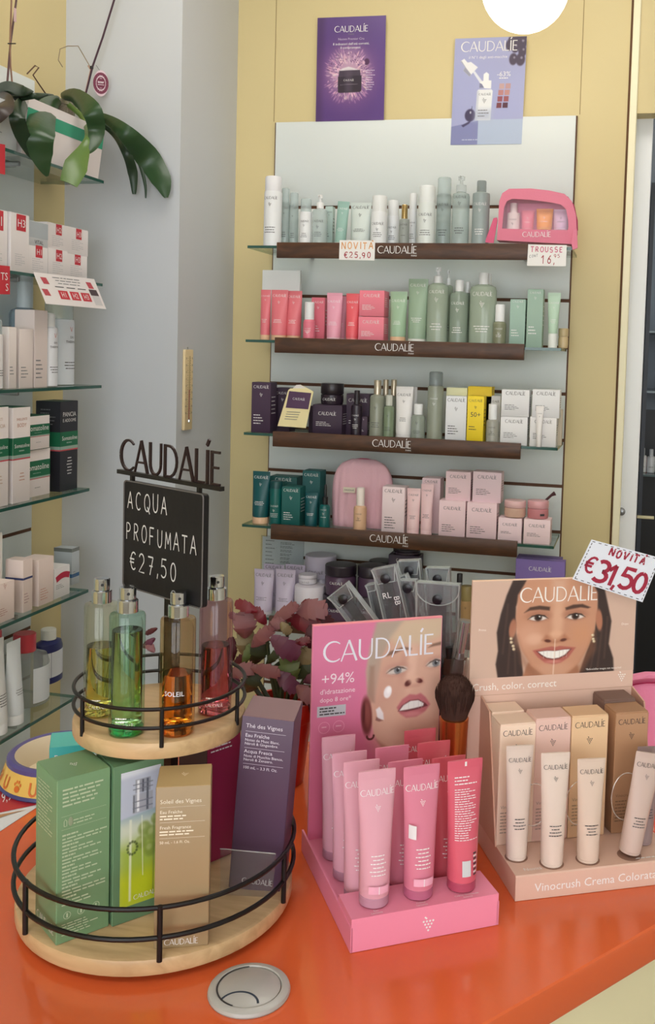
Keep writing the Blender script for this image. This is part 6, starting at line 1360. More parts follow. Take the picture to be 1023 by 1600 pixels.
# side cheeks of the display
for x_, nm in ((-.0024, 'side_panel'), (.1515, 'side_panel')):
    b = MB(); b.loft([[(x_, .05, HB), (x_, CB, HB), (x_, CB, cbot), (x_, .078, cbot-.006)], [(x_+.0014, .05, HB), (x_+.0014, CB, HB), (x_+.0014, CB, cbot), (x_+.0014, .078, cbot-.006)]], mat((206, 160, 138), .5)); b.build(nm, bgd)
CC = [((240, 212, 190), 'cream-white'), ((226, 188, 176), 'rosy beige'), ((228, 190, 150), 'golden beige'), ((178, 134, 100), 'caramel brown')]
bx = [776, 833, 889, 957]; bx2 = [833, 889, 947, 1009]; btop = [1131, 1122, 1118, 1113]
FB = .0515
for i in range(4):
    a0 = bplane(bx[i], 1225, FB)[0]; a1 = bplane(bx2[i], 1225, FB)[0]; zt_ = bplane((bx[i]+bx2[i])/2, btop[i], FB)[1]; w = a1-a0-.0008; c_, nm = CC[i]; a0 = max(a0, -.0004)
    P = bO+eB*((a0+a1)/2)+nB*(FB+.0125)
    ls = mat([int(v*.72) for v in c_], .5)
    o = carton(w, zt_-HB-.0006, .025, c_, INKD, None, .82, .9, True, 0, name='carton'); place(o, P.x, P.y, ZC+HB+.0008, math.radians(BANG), 0, 0, '%s tinted cream box in the front row of the beige display' % nm, 'box', 'cream boxes in the beige display'); o.name = 'cream_box'
    b = MB(); h_ = zt_-HB; mp = front(-.0125-.0004); b.text('Vinocrush', ls, mp, -w*.42, h_*.30, .003, 'l', w*.5); b.lines(ls, mp, -w*.42, w*.1, h_*.26, 7, h_*.027, h_*.009, i); b.build('print', o)
for i, (col, nm, xa, xb, yt) in enumerate(((CC[0][0], 'cream-white', 0, 0, 1090), ((120, 92, 82), 'dark brown', 3, 3, 1078))):
    j = xa; a0 = max(bplane(bx[j], 1225, FB)[0], -.0004); a1 = bplane(bx2[j], 1225, FB)[0]; w = a1-a0-.001; P = bO+eB*((a0+a1)/2)+nB*(FB+.0125+.0258)
    zt_ = bplane(bx[j]+26, btop[j], FB)[1]+(.002 if i else .0005)
    o = carton(w, zt_-HB, .0245, col, INKD, None, 0, .9, False, 0); place(o, P.x, P.y, ZC+HB+.0008, math.radians(BANG), 0, 0, '%s tinted cream box in the back row of the beige display' % nm, 'box', 'cream boxes in the beige display'); o.name = 'cream_box'
TT = [((806, 1340), (812, 1166), 0, 44, (220, 202, 190)), ((863, 1352), (873, 1178), 0, 47, (222, 204, 192)), ((926, 1354), (937, 1188), 0, 46, (218, 196, 180)), ((984, 1338), (1010, 1186), 9, 46, (202, 178, 168))]
WHO = ['cream-white box, tallest standing', 'rosy beige box', 'golden beige box', 'caramel box, leaning sideways']
for i, (pb2, pt2, ln, wp, c_) in enumerate(TT):
    P = at_z(pb2[0], pb2[1], ZC+HB); a, bb = bloc(P); bb = min(max(bb, .014), .030); P = bO+eB*a+nB*bb; D = (P-Vector((0, 0, EYE))).dot(FWD)+EYE*0; D = ray(pb2[0], pb2[1]).dot(FWD)*1.0
    h = at_y(pt2[0], pt2[1], P.y).z-(ZC+HB); D = (Vector((P.x, P.y, ZC+HB-EYE))).dot(FWD); w = wp*D/F_PX
    o = squeeze(w, h/math.cos(math.radians(ln)), c_, c_, INKD, .03, .82, .86, 4, 'tester_tube', .035, .8, .375, True, .35); place(o, P.x, P.y, ZC+HB+.0008+(.003 if ln else 0), math.radians(BANG-4), 0, math.radians(ln*1.1), 'tester tube before the %s' % WHO[i], 'cream tube', 'tester tubes in the beige display')
    b = MB(); R_ = .41*w; b.lathe([(R_, HB+.0001), (R_*.6, HB+.0004)], mat((150, 112, 96), .6), 24, a, bb); b.build('tube_hole', bgd)
P = bO+eB*.131+nB*.034; h = bplane(1010, 1165, .038)[1]-HB; 
o = squeeze(.026, h, (150, 128, 128), (150, 128, 130), INKD, .03, 0, .86, 4, 'tester_tube', .035, .8, .38, False, .35); place(o, P.x, P.y, ZC+HB+.0008, math.radians(BANG), 0, math.radians(4), 'grey-mauve tester tube standing behind the leaning one', 'cream tube', 'tester tubes in the beige display')
for px_, py_, rx_ in ((834, 1258, 21), (905, 1255, 22), (978, 1245, 24)):
    a, z = bplane(px_, py_, .040); R_ = rx_*.92/F_PX; b = MB(); b.tube([(a+R_*math.cos(2*math.pi*k_/40), .040, z+R_*1.5*math.sin(2*math.pi*k_/40)) for k_ in range(40)], .00045, thin((250, 246, 240), .1, 2.0, .45, (250, 240, 230)), 5, True); b.build('clear_ring', bgd)
# price card stuck to the back card
qz = [bplane(x, y, CB-.010) for x, y in ((924, 843), (1032, 872), (894, 905), (1003.5, 941))]
toW = lambda a, z, bb: bO+eB*a+nB*bb+Vector((0, 0, z))
o, b, f, a = card('price_card', [toW(q_[0], q_[1], CB-.010) for q_ in qz], 'large white price card with crimson lettering tilted on the corner of the beige display', 'price card', (226, 230, 240))
CRIM = mat((160, 30, 60), .5)
def digits(): 
    V, Fc, wd = hand_shape('NOVITA`', .26, 1.12, .03, 2); sc = .17; 
    b.add([f(.3+x*sc/a*.95, .76+y*sc, .0004) for x, y in V], Fc, CRIM); 
    for i in range(24): b.add([f(u, v, .0007) for u, v in ((.31+i*.0265, .80+.05*(i % 3)), (.32+i*.0265, .80+.05*(i % 3)), (.32+i*.0265, .825+.05*(i % 3)), (.31+i*.0265, .825+.05*(i % 3)))], [(0, 1, 2, 3)], INKW)
    x = .06
    for ch, s_, dy, w_, adv in (('\u20ac', .36, .26, .16, .155), ('3', .46, .14, .2, .18), ('1', .46, .12, .2, .12), (',', .4, .12, .18, .06), ('5', .44, .16, .2, .19), ('0', .42, .16, .2, .2)):
        V, Fc, wd = hand_shape(ch, w_, 1.1, 0, 1); k_ = 1.15 if ch in '350' else 1.0; b.add([f(x+p[0]*s_*k_/a, dy+p[1]*s_, .0004) for p in V], Fc, CRIM); x += adv
digits()
for k_ in range(44):                                # pen-drawn dashed border
    t_ = k_/44*4; s_, u = int(t_), t_-int(t_); L_ = .05
    for (x0, y0, x1, y1) in [((.02+.96*u, .03, .02+.96*u+L_*.8, .045), (.97, .04+.92*u, .98, .04+.92*u+L_), (.02+.96*u, .955, .02+.96*u+L_*.8, .97), (.02, .04+.92*u, .03, .04+.92*u+L_))[s_]]: b.add([f(x0, y0, .0004), f(min(x1, .985), y0, .0004), f(min(x1, .985), min(y1, .98), .0004), f(x0, min(y1, .98), .0004)], [(0, 1, 2, 3)], INKD)
b.build('paper', o)
# ================================================================= things behind the displays
def lean_box(b, P0_, right, up, nrm, w, h, t, M):
    V = [P0_+right*x+up*z+nrm*y for x in (0, w) for y in (0, t) for z in (0, h)]; b.add([tuple(v) for v in V], [(0, 1, 3, 2), (4, 6, 7, 5), (0, 4, 5, 1), (2, 3, 7, 6), (0, 2, 6, 4), (1, 5, 7, 3)], M)
SLV = thin((226, 230, 232), .05, 1.4, .07, (210, 216, 220)); SEDGE = thin((230, 234, 236), .1, 1.8, .35, (236, 240, 240)); CHAR = mat((44, 42, 46), .5)
hold = root('brush_holder', 'black holder carrying clear brush sleeves, hidden behind the pink display', 'holder')
hp = at_z(632, 1175, ZC); hy = 1.0; hx0, hx1 = at_y(575, 1000, hy).x, at_y(706, 1000, hy).x; hold.location = ((hx0+hx1)/2, hy, ZC+.0004)
b = MB(); hw = (hx1-hx0)/2; hh = at_y(640, 1015, hy).z-ZC
for x0, x1, y0, y1, z0, z1 in ((-hw, hw, -.048, -.045, 0, hh), (-hw, hw, .035, .038, 0, hh), (-hw, -hw+.003, -.045, .035, 0, hh), (hw-.003, hw, -.045, .035, 0, hh), (-hw+.003, hw-.003, -.045, .035, 0, .004)): b.box(x0, x1, y0, y1, z0, z1, BLACK, 0)
b.build('box_body', hold)
def sleeve(pts, Y, label, word=None, brush=True, flap=.28, zb=None, wx=0, snap=True, curved=False):
    """A clear snap sleeve standing in the holder: top-left, top-right in the photo, its sides running down to the holder's floor."""
    TLp, TRp = at_y(pts[0][0], pts[0][1], Y), at_y(pts[1][0], pts[1][1], Y); o = root('brush_sleeve', label, 'brush sleeve', 'clear brush sleeves'); 
    right = (TRp-TLp); w = right.length; right.normalize(); nrm = Vector((0, 1, 0)); up = right.cross(Vector((0, -1, 0))).normalized(); up = Vector((-right.z, 0, right.x)); 
    L_ = (TLp.z-(ZC+.006 if zb is None else zb))/up.z; B0 = TLp-up*L_; o.location = B0; O0 = Vector((0, 0, 0))
    b = MB(); lean_box(b, O0, right, up, nrm, w, L_, .0004, SLV); lean_box(b, O0+nrm*.0092, right, up, nrm, w, L_, .0004, SLV); b.build('sleeve_body', o)
    b = MB(); 
    for x in (0, w-.0012): lean_box(b, O0+right*x+nrm*-.0004, right, up, nrm, .0012, L_, .0104, SEDGE)
    lean_box(b, O0+up*(L_-.0012)+nrm*-.0004, right, up, nrm, w, .0012, .0104, SEDGE); b.build('welded_edge', o)
    fl = w*.62 if not curved else w*.5; F0 = O0+up*(L_-fl)-nrm*.0022; b = MB()
    if curved: outl = [(0, fl)]+[(w/2-w/2*math.cos(math.pi*k_/10), fl*.75-fl*.75*math.sin(math.pi*k_/10)) for k_ in range(11)]+[(w, fl)]
    else: outl = [(.0, fl), (w*.14, 0), (w*.86, 0), (w, fl)]
    b.plate(outl, lambda u, v, t_: tuple(F0+right*u+up*v+nrm*t_), .0006, SLV); pth = [tuple(F0+right*u+up*v-nrm*.0003) for u, v in outl]; b.tube(pth, .0006, SEDGE, 5); fo = b.build('flap', o)
    if snap:
        c_ = F0+right*(w/2)+up*(fl*.28)-nrm*.002; b = MB(); b.lathe([(.0015, 0), (.0052, .0004), (.0052, .0016), (.003, .0024)], mat((24, 22, 30), .3), 14); s_ = b.build('snap_button', fo); s_.location = c_+nrm*.002; s_.rotation_euler = (math.pi/2, 0, 0)
    if brush:
        b = MB(); m_ = O0+right*(w*.5)+nrm*.0046
        b.tube([tuple(m_+up*.004), tuple(m_+up*(L_*.55)), tuple(m_+up*(L_*.6))], [.0042, .0036, .0036], CHAR, 8); lean_box(b, O0+right*(w*.3)+nrm*.0014, right, up, nrm, w*.4, L_-fl*.9, .0008, CHAR); b.build('brush_inside', o)
    if word:
        b = MB()
        for t_, u, v, hgt, rot in word:
            V, Fc = text_shape(t_); c_, sn = math.cos(rot), math.sin(rot); b.add([tuple(O0+right*(w*u+hgt*(p[0]*c_-p[1]*sn))+up*(L_-w*v+hgt*(p[0]*sn+p[1]*c_))-nrm*.0012) for p in V], Fc, INKW)
        b.build('white_print', o)
    return o
R90 = -math.pi/2
sleeve([(580.5, 890), (617, 883)], .975, 'upright clear brush sleeve with white letters, second from the tilted one', [('RL', .2, 1.25, .0062, 0), ('BB', .66, 1.22, .006, R90)])
sleeve([(621, 876.5), (655, 875)], 1.022, 'tallest clear brush sleeve with its snap at the back of the holder')
sleeve([(651, 909), (718, 914)], .968, 'widest clear sleeve with a curved flap and dark snap', curved=True)
sleeve([(665, 887), (702, 888)], 1.024, 'clear sleeve standing behind the widest one')
sleeve([(571, 914), (587, 911)], .985, 'narrow clear sleeve beside the tilted one', None, True, snap=False)
sleeve([(618, 903), (634, 897)], .998, 'narrow clear sleeve beside the tallest one', None, True, snap=False)
sleeve([(624, 906), (650, 907)], .985, 'clear sleeve with an angled flap left of the widest sleeve'.replace(' left of', ' next to'), None, True)
TLs, TRs = at_y(512, 933, .985), at_y(540, 910, .985)
sleeve([(512, 933), (541, 910)], .962, 'tilted clear brush sleeve with white letters, leaning over the pink display', [('RVB', .18, 2.15, .0066, 0), ('LAB', .32, 2.55, .0066, 0)], zb=at_y(590, 1040, .96).z)
# powder brush with copper handle
kb = root('powder_brush', 'big dark powder brush with a copper handle between the two displays', 'makeup brush'); KY = .862; P = at_y(707, 1190, KY); kx = P.x; kb.location = (kx, KY, ZC+.0005)
zb_, zt_ = at_y(709, 1122, KY).z-ZC, at_y(711, 1056, KY).z-ZC; RB_ = 31.5*.88/F_PX
COP = mat((206, 122, 66), .22, .9); b = MB(); b.lathe([(.009, 0), (.0105, .002), (.0105, zb_*.45), (.0125, zb_*.8), (.0135, zb_), (.012, zb_+.001)], COP, 24); b.build('handle', kb)
rg = random.Random(5); b = MB(); HAIRM = mat((72, 50, 44), .9, 0, .1)
hgt = zt_-zb_
b.lathe([(.0115, zb_-.001), (RB_*.8, zb_+hgt*.25), (RB_*.93, zb_+hgt*.5), (RB_*.85, zb_+hgt*.72), (RB_*.55, zb_+hgt*.92), (RB_*.2, zb_+hgt*.98)], HAIRM, 24)
for i in range(1100):
    a = rg.uniform(0, 2*math.pi); q_ = math.sqrt(rg.random()); r1 = RB_*q_*1.03; z1 = zb_+hgt*(.42+.62*math.sqrt(max(0, 1-q_*q_*.92)))*rg.uniform(.96, 1.02); r0 = .011*q_
    m0_ = Vector((r0*math.cos(a), r0*math.sin(a), zb_)); m1_ = Vector((r1*.95*math.cos(a), r1*.95*math.sin(a), zb_+hgt*.45)); m2_ = Vector((r1*math.cos(a+.03), r1*math.sin(a+.03), z1)); b.tube([m0_, m1_, m2_], [.0004, .0004, .0001], HAIRM, 3)
br_o = b.build('bristles', kb); br_o['kind'] = 'stuff'
# clear tube with a silver brush, and small brushes at its foot
def stick(name, label, cat, p_top, p_bot, Y, parts):
    A, B = at_y(p_top[0], p_top[1], Y), at_y(p_bot[0], p_bot[1], Y); o = root(name, label, cat); o.location = B; ax = (A-B); 
    for nm, t0_, t1_, r0, r1, M in parts:
        b = MB(); b.tube([tuple(ax*t0_), tuple(ax*(t0_+(t1_-t0_)*.5)), tuple(ax*t1_)], [r0, (r0+r1)/2*1.05, r1], M, 14); b.build(nm, o)
    return o
stick('makeup_brush', 'silver-handled makeup brush in a clear tube, bristles down, beside the beige card', 'makeup brush', (727, 970), (713, 1055), .95, [('clear_tube', .02, 1, .0078, .0078, thin((232, 232, 234), .05, 1.5, .1)), ('handle', .4, .98, .004, .0046, CHROME), ('ferrule', .3, .42, .005, .0042, STEEL), ('bristles', .0, .31, .0062, .005, mat((60, 38, 36), .8))])
stick('makeup_brush', 'small black-bristled makeup brush just above the powder brush', 'makeup brush', (702, 1018), (705, 1052), .955, [('bristles', .0, .7, .0085, .006, HAIRM), ('handle', .7, 1.2, .004, .004, BLACK)])
stick('makeup_brush', 'white fluffy makeup brush beside the beige card edge', 'makeup brush', (735, 1030), (727, 1062), .985, [('bristles', .0, 1.0, .009, .004, mat((226, 214, 202), .9)), ('handle', -1.2, .05, .003, .004, mat((190, 150, 120), .5))])
pcup = root('pencil_stand', 'black pencil stand with a wooden pencil between the two displays', 'stand'); P = at_z(727, 1215, ZC); pcup.location = (P.x, P.y, ZC+.0004)
zt_ = at_y(727, 1118, P.y).z-ZC; b = MB(); b.box(-.007, .0075, 0, .016, 0, zt_, BLACK, .001); b.build('stand_body', pcup)
b = MB(); b.tube([(.002, -.003, .002), (.003, -.003, zt_*.55), (.005, -.003, zt_*1.0)], [.0022, .0022, .0022], mat((176, 124, 90), .5), 7); b.lathe([(.0022, zt_*1.0), (.0004, zt_*1.08)], mat((60, 40, 36), .5), 7, .005, -.003); b.build('pencil', pcup)
# pink pouch at the edge of the picture
P = at_z(1008, 1160, ZC); pp2 = root('toiletry_pouch', 'pink toiletry pouch with a magenta zip behind the beige display', 'pouch'); pp2.location = (at_y(1020, 1090, 1.06).x, 1.06, ZC+.0005); pp2.rotation_euler = (0, 0, math.radians(8))
hP = at_y(1010, 1052, 1.06).z-ZC
b = MB(); rings = []
for j in range(15):
    t_ = j/14; top_ = max(0, (t_-.5)/.5); ww = .13*math.sqrt(max(1-top_**2.6*.95, .02)); dd = .055*(1-.45*t_)*(.85 if j == 0 else 1)
    if j == 14: ww *= .8; dd *= .4
    rings.append(superring(ww, dd, hP*t_, 36, 3.2))
b.loft(rings, mat((240, 142, 180), .55, 0, .3, 0, .2, 220)); b.build('body', pp2)
b = MB(); b.tube([(.062*math.cos(math.radians(a))*1.0, -.017, hP*.55+hP*.43*math.sin(math.radians(a))**.8 if 0 < a < 180 else hP*.55) for a in range(180, -1, -10)], .0028, mat((170, 38, 88), .5), 8); b.build('zip', pp2)
# ================================================================= potted cactus with jagged leaves
pl_ = root('potted_plant', 'plant with jagged purple-red and green leaves in a red pot behind the violet box', 'plant')
PY = .955; pc_ = at_y(440, 1200, PY); pl_.location = (pc_.x, PY, ZC+.0004); zr = at_y(440, 1092, PY).z-ZC; RP = 50*.97/F_PX
b = MB(); b.lathe([(RP*.7, 0), (RP*.72, .001), (RP*.95, zr-.02), (RP*1.0, zr-.02), (RP*1.04, zr-.018), (RP*1.04, zr-.001), (RP*1.02, zr), (RP*.92, zr), (RP*.9, zr-.012)], mat((186, 40, 26), .3), 36, cap1=False); b.build('pot', pl_)
b = MB(); b.lathe([(RP*.91, zr-.013), (RP*.5, zr-.009), (.003, zr-.007)], mat((58, 40, 34), .95, 0, .2, 0, .8, 200), 20, cap0=False); b.build('soil', pl_)
LC = {'m': mat((132, 84, 88), .5), 'r': mat((112, 20, 36), .45), 'p': mat((98, 50, 72), .45), 'g': mat((88, 102, 50), .45), 'd': mat((50, 58, 32), .45), 'o': mat((128, 114, 80), .5), 'k': mat((78, 24, 32), .5)}
c6 = lambda x, y, Y: at_y(340+x/5.683, 920+y/5.683, Y)
LV = [('r', 430, 320, 330, 175, 78, 0), ('r', 350, 200, 160, 125, 86, -.01), ('m', 245, 440, 240, 215, 165, .0), ('o', 240, 590, 250, 380, 140, .004), ('m', 250, 300, 105, 225, 60, .01), ('m', 300, 520, 470, 350, 100, -.012), ('m', 440, 380, 570, 270, 90, -.008), ('m', 460, 330, 690, 140, 90, .0), ('m', 690, 190, 960, 180, 150, .004), ('r', 600, 260, 900, 330, 130, .008), ('r', 740, 130, 840, 125, 60, .012), ('k', 820, 300, 870, 570, 120, .006), ('p', 470, 430, 710, 600, 150, -.02), ('g', 225, 690, 290, 500, 60, -.008), ('d', 310, 680, 400, 470, 130, .0), ('d', 430, 670, 560, 540, 66, -.004), ('g', 660, 850, 620, 590, 150, -.012), ('o', 700, 740, 800, 540, 130, .002), ('d', 700, 800, 900, 620, 110, -.004), ('m', 90, 760, 320, 700, 110, -.02), ('m', 290, 700, 540, 750, 100, -.024), ('p', 520, 740, 700, 900, 120, -.022), ('m', 700, 860, 840, 990, 110, -.02), ('p', 760, 830, 900, 770, 80, -.016), ('d', 250, 920, 330, 740, 140, -.012), ('k', 130, 650, 120, 440, 80, .0), ('k', 150, 690, 230, 600, 70, .008), ('o', 560, 300, 640, 400, 70, -.014), ('m', 650, 500, 810, 450, 60, .0), ('k', 870, 230, 1010, 330, 110, .012), ('k', 820, 900, 860, 1090, 130, -.004), ('k', 560, 900, 640, 780, 90, .012), ('d', 480, 700, 640, 660, 60, .01), ('r', 690, 490, 790, 480, 40, -.004),
      ('p', -560, 440, -660, 520, 50, .03), ('k', -540, 350, -640, 400, 40, .03), ('m', -560, 560, -640, 470, 60, .03), ('p', 60, 900, 160, 800, 120, .01)]
rg = random.Random(11)
for kcol, x0, y0, x1, y1, wpx, dy in LV:
    Y = PY+dy; A, B = c6(x0, y0, Y), c6(x1, y1, Y+rg.uniform(-.006, .006)); ax = B-A; L_ = ax.length; ax.normalize(); v_ = (A-Vector((0, 0, EYE))).normalized(); v_ = (v_+Vector((rg.uniform(-.25, .25), 0, rg.uniform(-.25, .25)))).normalized(); sd = ax.cross(v_).normalized(); nn = sd.cross(ax).normalized(); w = wpx/5.683*Y*1.02/F_PX*.66
    up_, dn_ = [], []
    prof = [(0, .2), (.08, .42), (.22, .72), (.2, .56), (.3, .8), (.46, 1.04), (.44, .8), (.56, .96), (.7, 1.08), (.68, .8), (.8, .86), (.94, .92), (.92, .6), (1.0, .58), (1.04, .3), (.99, .12)]
    sp_ = lambda t_, s_: A+ax*(L_*t_)+sd*(w*s_)+nn*(-w*.3*math.sin(math.pi*t_)+w*.22*abs(s_)+w*.12*math.sin(9*t_+s_))
    tl_ = [sp_(t_, s_) for t_, s_ in prof]; tr_ = [sp_(t_+.02, -s_) for t_, s_ in prof]; mid = [A+ax*(L_*t_)+nn*(-w*.3*math.sin(math.pi*t_)-.0006) for t_, s_ in prof]; n = len(prof)
    loc = pl_.location; V = [tuple(q_-loc) for q_ in tl_+mid+tr_]; Fc = [(i, i+1, n+i+1, n+i) for i in range(n-1)]+[(n+i, n+i+1, 2*n+i+1, 2*n+i) for i in range(n-1)]
    V2 = [tuple(q_-loc+nn*.0011) for q_ in tl_+mid+tr_]; F2 = [tuple(i+3*n for i in reversed(q_)) for q_ in Fc]
    rim = [(i, i+3*n, i+1+3*n, i+1) for i in range(n-1)]+[(2*n+i+1, 2*n+i+1+3*n, 2*n+i+3*n, 2*n+i) for i in range(n-1)]
    b = MB(); b.add(V+V2, Fc+F2+rim, LC[kcol]); b.build('leaf', pl_, 60)
b = MB()
for x0, y0, x1, y1 in ((600, 960, 660, 840), (400, 960, 330, 700), (560, 960, 480, 680), (300, 960, 250, 640), (700, 960, 780, 760), (480, 960, 440, 420), (520, 960, 640, 300)): b.tube([tuple(Vector((0+(x0-560)*.00006, 0, zr-.012))), tuple(c6((x0+x1)/2, (y0+y1)/2, PY)-pl_.location), tuple(c6(x1, y1, PY)-pl_.location)], [.003, .0024, .0014], LC['d'], 6)
b.build('stems', pl_)
# ================================================================= pet bowl and leaflet
bc = at_z(100, 1172, ZC+.029); bw = root('pet_bowl', 'yellow pet bowl with orange paw prints and a blue rim behind the display stand', 'bowl'); bw.location = (bc.x, bc.y, ZC+.0004)
R_ = .0535; b = MB(); b.lathe([(R_*1.17, 0), (R_*1.2, .002), (R_*1.18, .005)], mat((64, 66, 120), .35), 48); b.lathe([(R_*1.17, .005), (R_*1.05, .0235)], mat((222, 182, 92), .35), 48, cap0=False, cap1=False); b.lathe([(R_*1.05, .0235), (R_*1.04, .0275), (R_*.98, .0295), (R_*.9, .0285)], mat((84, 74, 130), .3), 48, cap0=False, cap1=False); b.lathe([(R_*.9, .0285), (R_*.83, .022), (R_*.75, .006), (.002, .004)], mat((222, 206, 176), .3), 48, cap0=False); b.build('bowl_body', bw)
OR = mat((206, 106, 40), .45); b = MB()
def cone(a0): 
    def f(u, v): a = a0+u/(R_*1.12); t_ = (v-.005)/.0185; rr = R_*(1.17-.12*t_)+.0005; return (rr*math.cos(a), rr*math.sin(a), v)
    return f
def circ(cx_, cz_, rx_, rz_): return np.array([(cx_+rx_*math.cos(2*math.pi*i/12), cz_+rz_*math.sin(2*math.pi*i/12)) for i in range(12)]), [tuple(range(12))]
def paw(a0):
    f = cone(a0); b.ink(circ(0, .0105, .0034, .003), OR, f)
    for dx_, dz_ in ((-.0038, .0145), (-.0014, .0168), (.0014, .0168), (.0038, .0145)): b.ink(circ(dx_, dz_, .0011, .0016), OR, f)
for k_, a_ in enumerate(range(-180, 180, 18)):
    a0 = math.radians(a_+4)
    if k_ % 2 == 0: paw(a0)
    else:
        s_ = ribbon([(-.0035, .0185), (-.0035, .011)]+[(.0035*math.cos(math.radians(a)), .0105+.0035*math.sin(math.radians(a))) for a in (200, 235, 270, 305, 340)]+[(.0035, .011), (.0035, .0185)], .0022); b.ink((np.array(s_[0]), s_[1]), OR, cone(a0))
b.build('paw_print', bw)
lf = root('leaflet', 'white leaflet with a red price panel lying behind the stand rail', 'leaflet'); q_ = [at_z(x, y, ZC+.0007) for x, y in ((-60, 1226), (62, 1226), (-60, 1338), (62, 1258))]; lf.location = q_[2]
nrm_ = Vector((0, 0, 1))
def lfm(u, v, o=0): return tuple((q_[0]*(1-u)+q_[1]*u)*v+(q_[2]*(1-u)+q_[3]*u)*(1-v)-lf.location+nrm_*o)
b = MB(); b.plate([(0, 0), (1, 0), (1, 1), (0, 1)], lambda u, v, t_: lfm(u, v, -t_*.6), .0006, mat((216, 218, 222), .4))
b.add([lfm(u, v, .0003) for u, v in ((.42, .38), (.98, .06), (.98, .97), (.5, .97))], [(0, 1, 2, 3)], mat((180, 40, 50), .4))
b.add([lfm(u, v, .0005) for u, v in ((.2, .3), (.62, .22), (.82, .11), (.42, .34), (.2, .5))], [(0, 1, 2, 3, 4)], mat((176, 132, 92), .4))
for t_, u, v, hg in (('9,99', .5, .56, .22),):
    V, Fc = text_shape(t_); b.add([lfm(u+x*hg*.35, v+y*hg+x*hg*.03, .0006) for x, y in V], Fc, INKW)
for k_ in range(3): b.lines(INKW, lambda u, v: lfm(u, v, .0006), .74, .95, .8-k_*.16, 1, 1, .05, k_)
b.build('paper', lf)
# ----------------------------------------------------------------- few goods in the dim cabinet
zc_ = at_y(1018, 742, ya).z
for px_, wpx, ty, c_, lab in ((1003, 11, 700, (226, 226, 226), 'white bottle in the dim cabinet, nearer the white door frame'), (1016, 12, 702, (214, 216, 220), 'white bottle in the dim cabinet, nearer the picture edge')):
    P = at_y(px_, 740, ya+.06); h = at_y(px_, ty, ya+.06).z-zc_; o = bottle(wpx*3.3/F_PX, h, c_, (200, 204, 210), lg=0, gr=0, nl=2, top='cap', name='bottle'); place(o, P.x, ya+.06, zc_+.0004, 0, 0, 0, lab, 'bottle', 'bottles in the dim cabinet')
P = at_y(1010, 690, ya+.2); o = jar(.05, .035, (170, 60, 60), (190, 80, 80), lg=0); place(o, P.x, ya+.2, zc_+.0004, 0, 0, 0, 'red pot at the back of the dim cabinet', 'jar')
# ================================================================= posters on the wall
def poster(px4, label, X0, X1, Y0, Y1, base, nx=150, ny=220, Y=YW-.0012):
    W4 = [at_y(x, y, Y) for x, y in px4]; o = root('poster', label, 'poster', 'posters above the shelf unit'); o.location = (W4[2]+W4[3])/2
    X, Yg = np.meshgrid(np.linspace(X0, X1, nx), np.linspace(Y0, Y1, ny)); pc = Pic(X, Yg, base)
    def f(x, y, off=0): u, v = (x-X0)/(X1-X0), (y-Y0)/(Y1-Y0); return tuple((W4[0]*(1-u)+W4[1]*u)*(1-v)+(W4[2]*(1-u)+W4[3]*u)*v+Vector((0, -off, 0))-o.location)
    b = MB(); b.plate([(X0, Y0), (X1, Y0), (X1, Y1), (X0, Y1)], lambda u, v, t_: f(u, v, -.0002-t_), .0005, mat((230, 230, 230), .5)); b.build('paper', o)
    return o, pc, f, [f(X0, Y0), f(X1, Y0), f(X0, Y1), f(X1, Y1)]
o, pc, f, C4 = poster(((496, 28), (603, 24), (493, 190), (599.5, 187.5)), 'violet poster with a dark cream jar in a burst of pink splashes', 0, 1000, 0, 1490, (92, 62, 128))
pc.p([(-9, -9), (110, -9), (90, 1500), (-9, 1500)], (74, 48, 96), 60, .7); pc.p([(800, -9), (1010, -9), (1010, 1500), (850, 1500)], (96, 66, 136), 100, .6)
rs = np.random.RandomState(4)
pc.e(470, 830, 330, 360, (150, 104, 150), 0, .9, .9); pc.e(480, 780, 230, 260, (206, 170, 190), 0, .8, .8)
for i in range(420):
    a = rs.uniform(0, 2*np.pi); r = rs.uniform(.45, 1.05); cx, cy = 470+340*r*np.cos(a), 830+390*r*np.sin(a); L_ = rs.uniform(8, 46); pc.e(cx, cy, L_, rs.uniform(3, 8), (220+rs.randint(30), 176+rs.randint(40), 196+rs.randint(30)) if r < .9 else (190, 140, 180), np.degrees(np.arctan2(390*np.sin(a), 340*np.cos(a))), .5, rs.uniform(.35, .9))
for i in range(60): a = rs.uniform(3.3, 6.1); r = rs.uniform(.5, .95); pc.e(470+330*r*np.cos(a), 830+380*r*np.sin(a), 12, 6, (96, 58, 110), rs.uniform(0, 180), .5, .8)
pc.e(735, 650, 38, 48, (80, 44, 84), 0, .25); pc.e(690, 660, 20, 26, (220, 180, 200), 0, .4)
pc.p([(330, 770), (380, 735), (470, 712), (560, 738), (640, 768)], (222, 214, 218), 8)
pc.p([(335, 768), (640, 762), (650, 850), (325, 850)], (70, 58, 76), 6); pc.p([(318, 850), (664, 842), (664, 1060), (640, 1080), (340, 1086), (318, 1070)], (52, 42, 58), 6); pc.p([(430, 770), (520, 770), (520, 1080), (430, 1080)], (96, 84, 104), 40, .5); pc.p([(350, 968), (610, 960), (610, 966), (350, 974)], (150, 140, 156), 2, .8)
picture('print', pc, C4, o); b = MB(); mp = lambda u, v: f(u, -v, .0005)
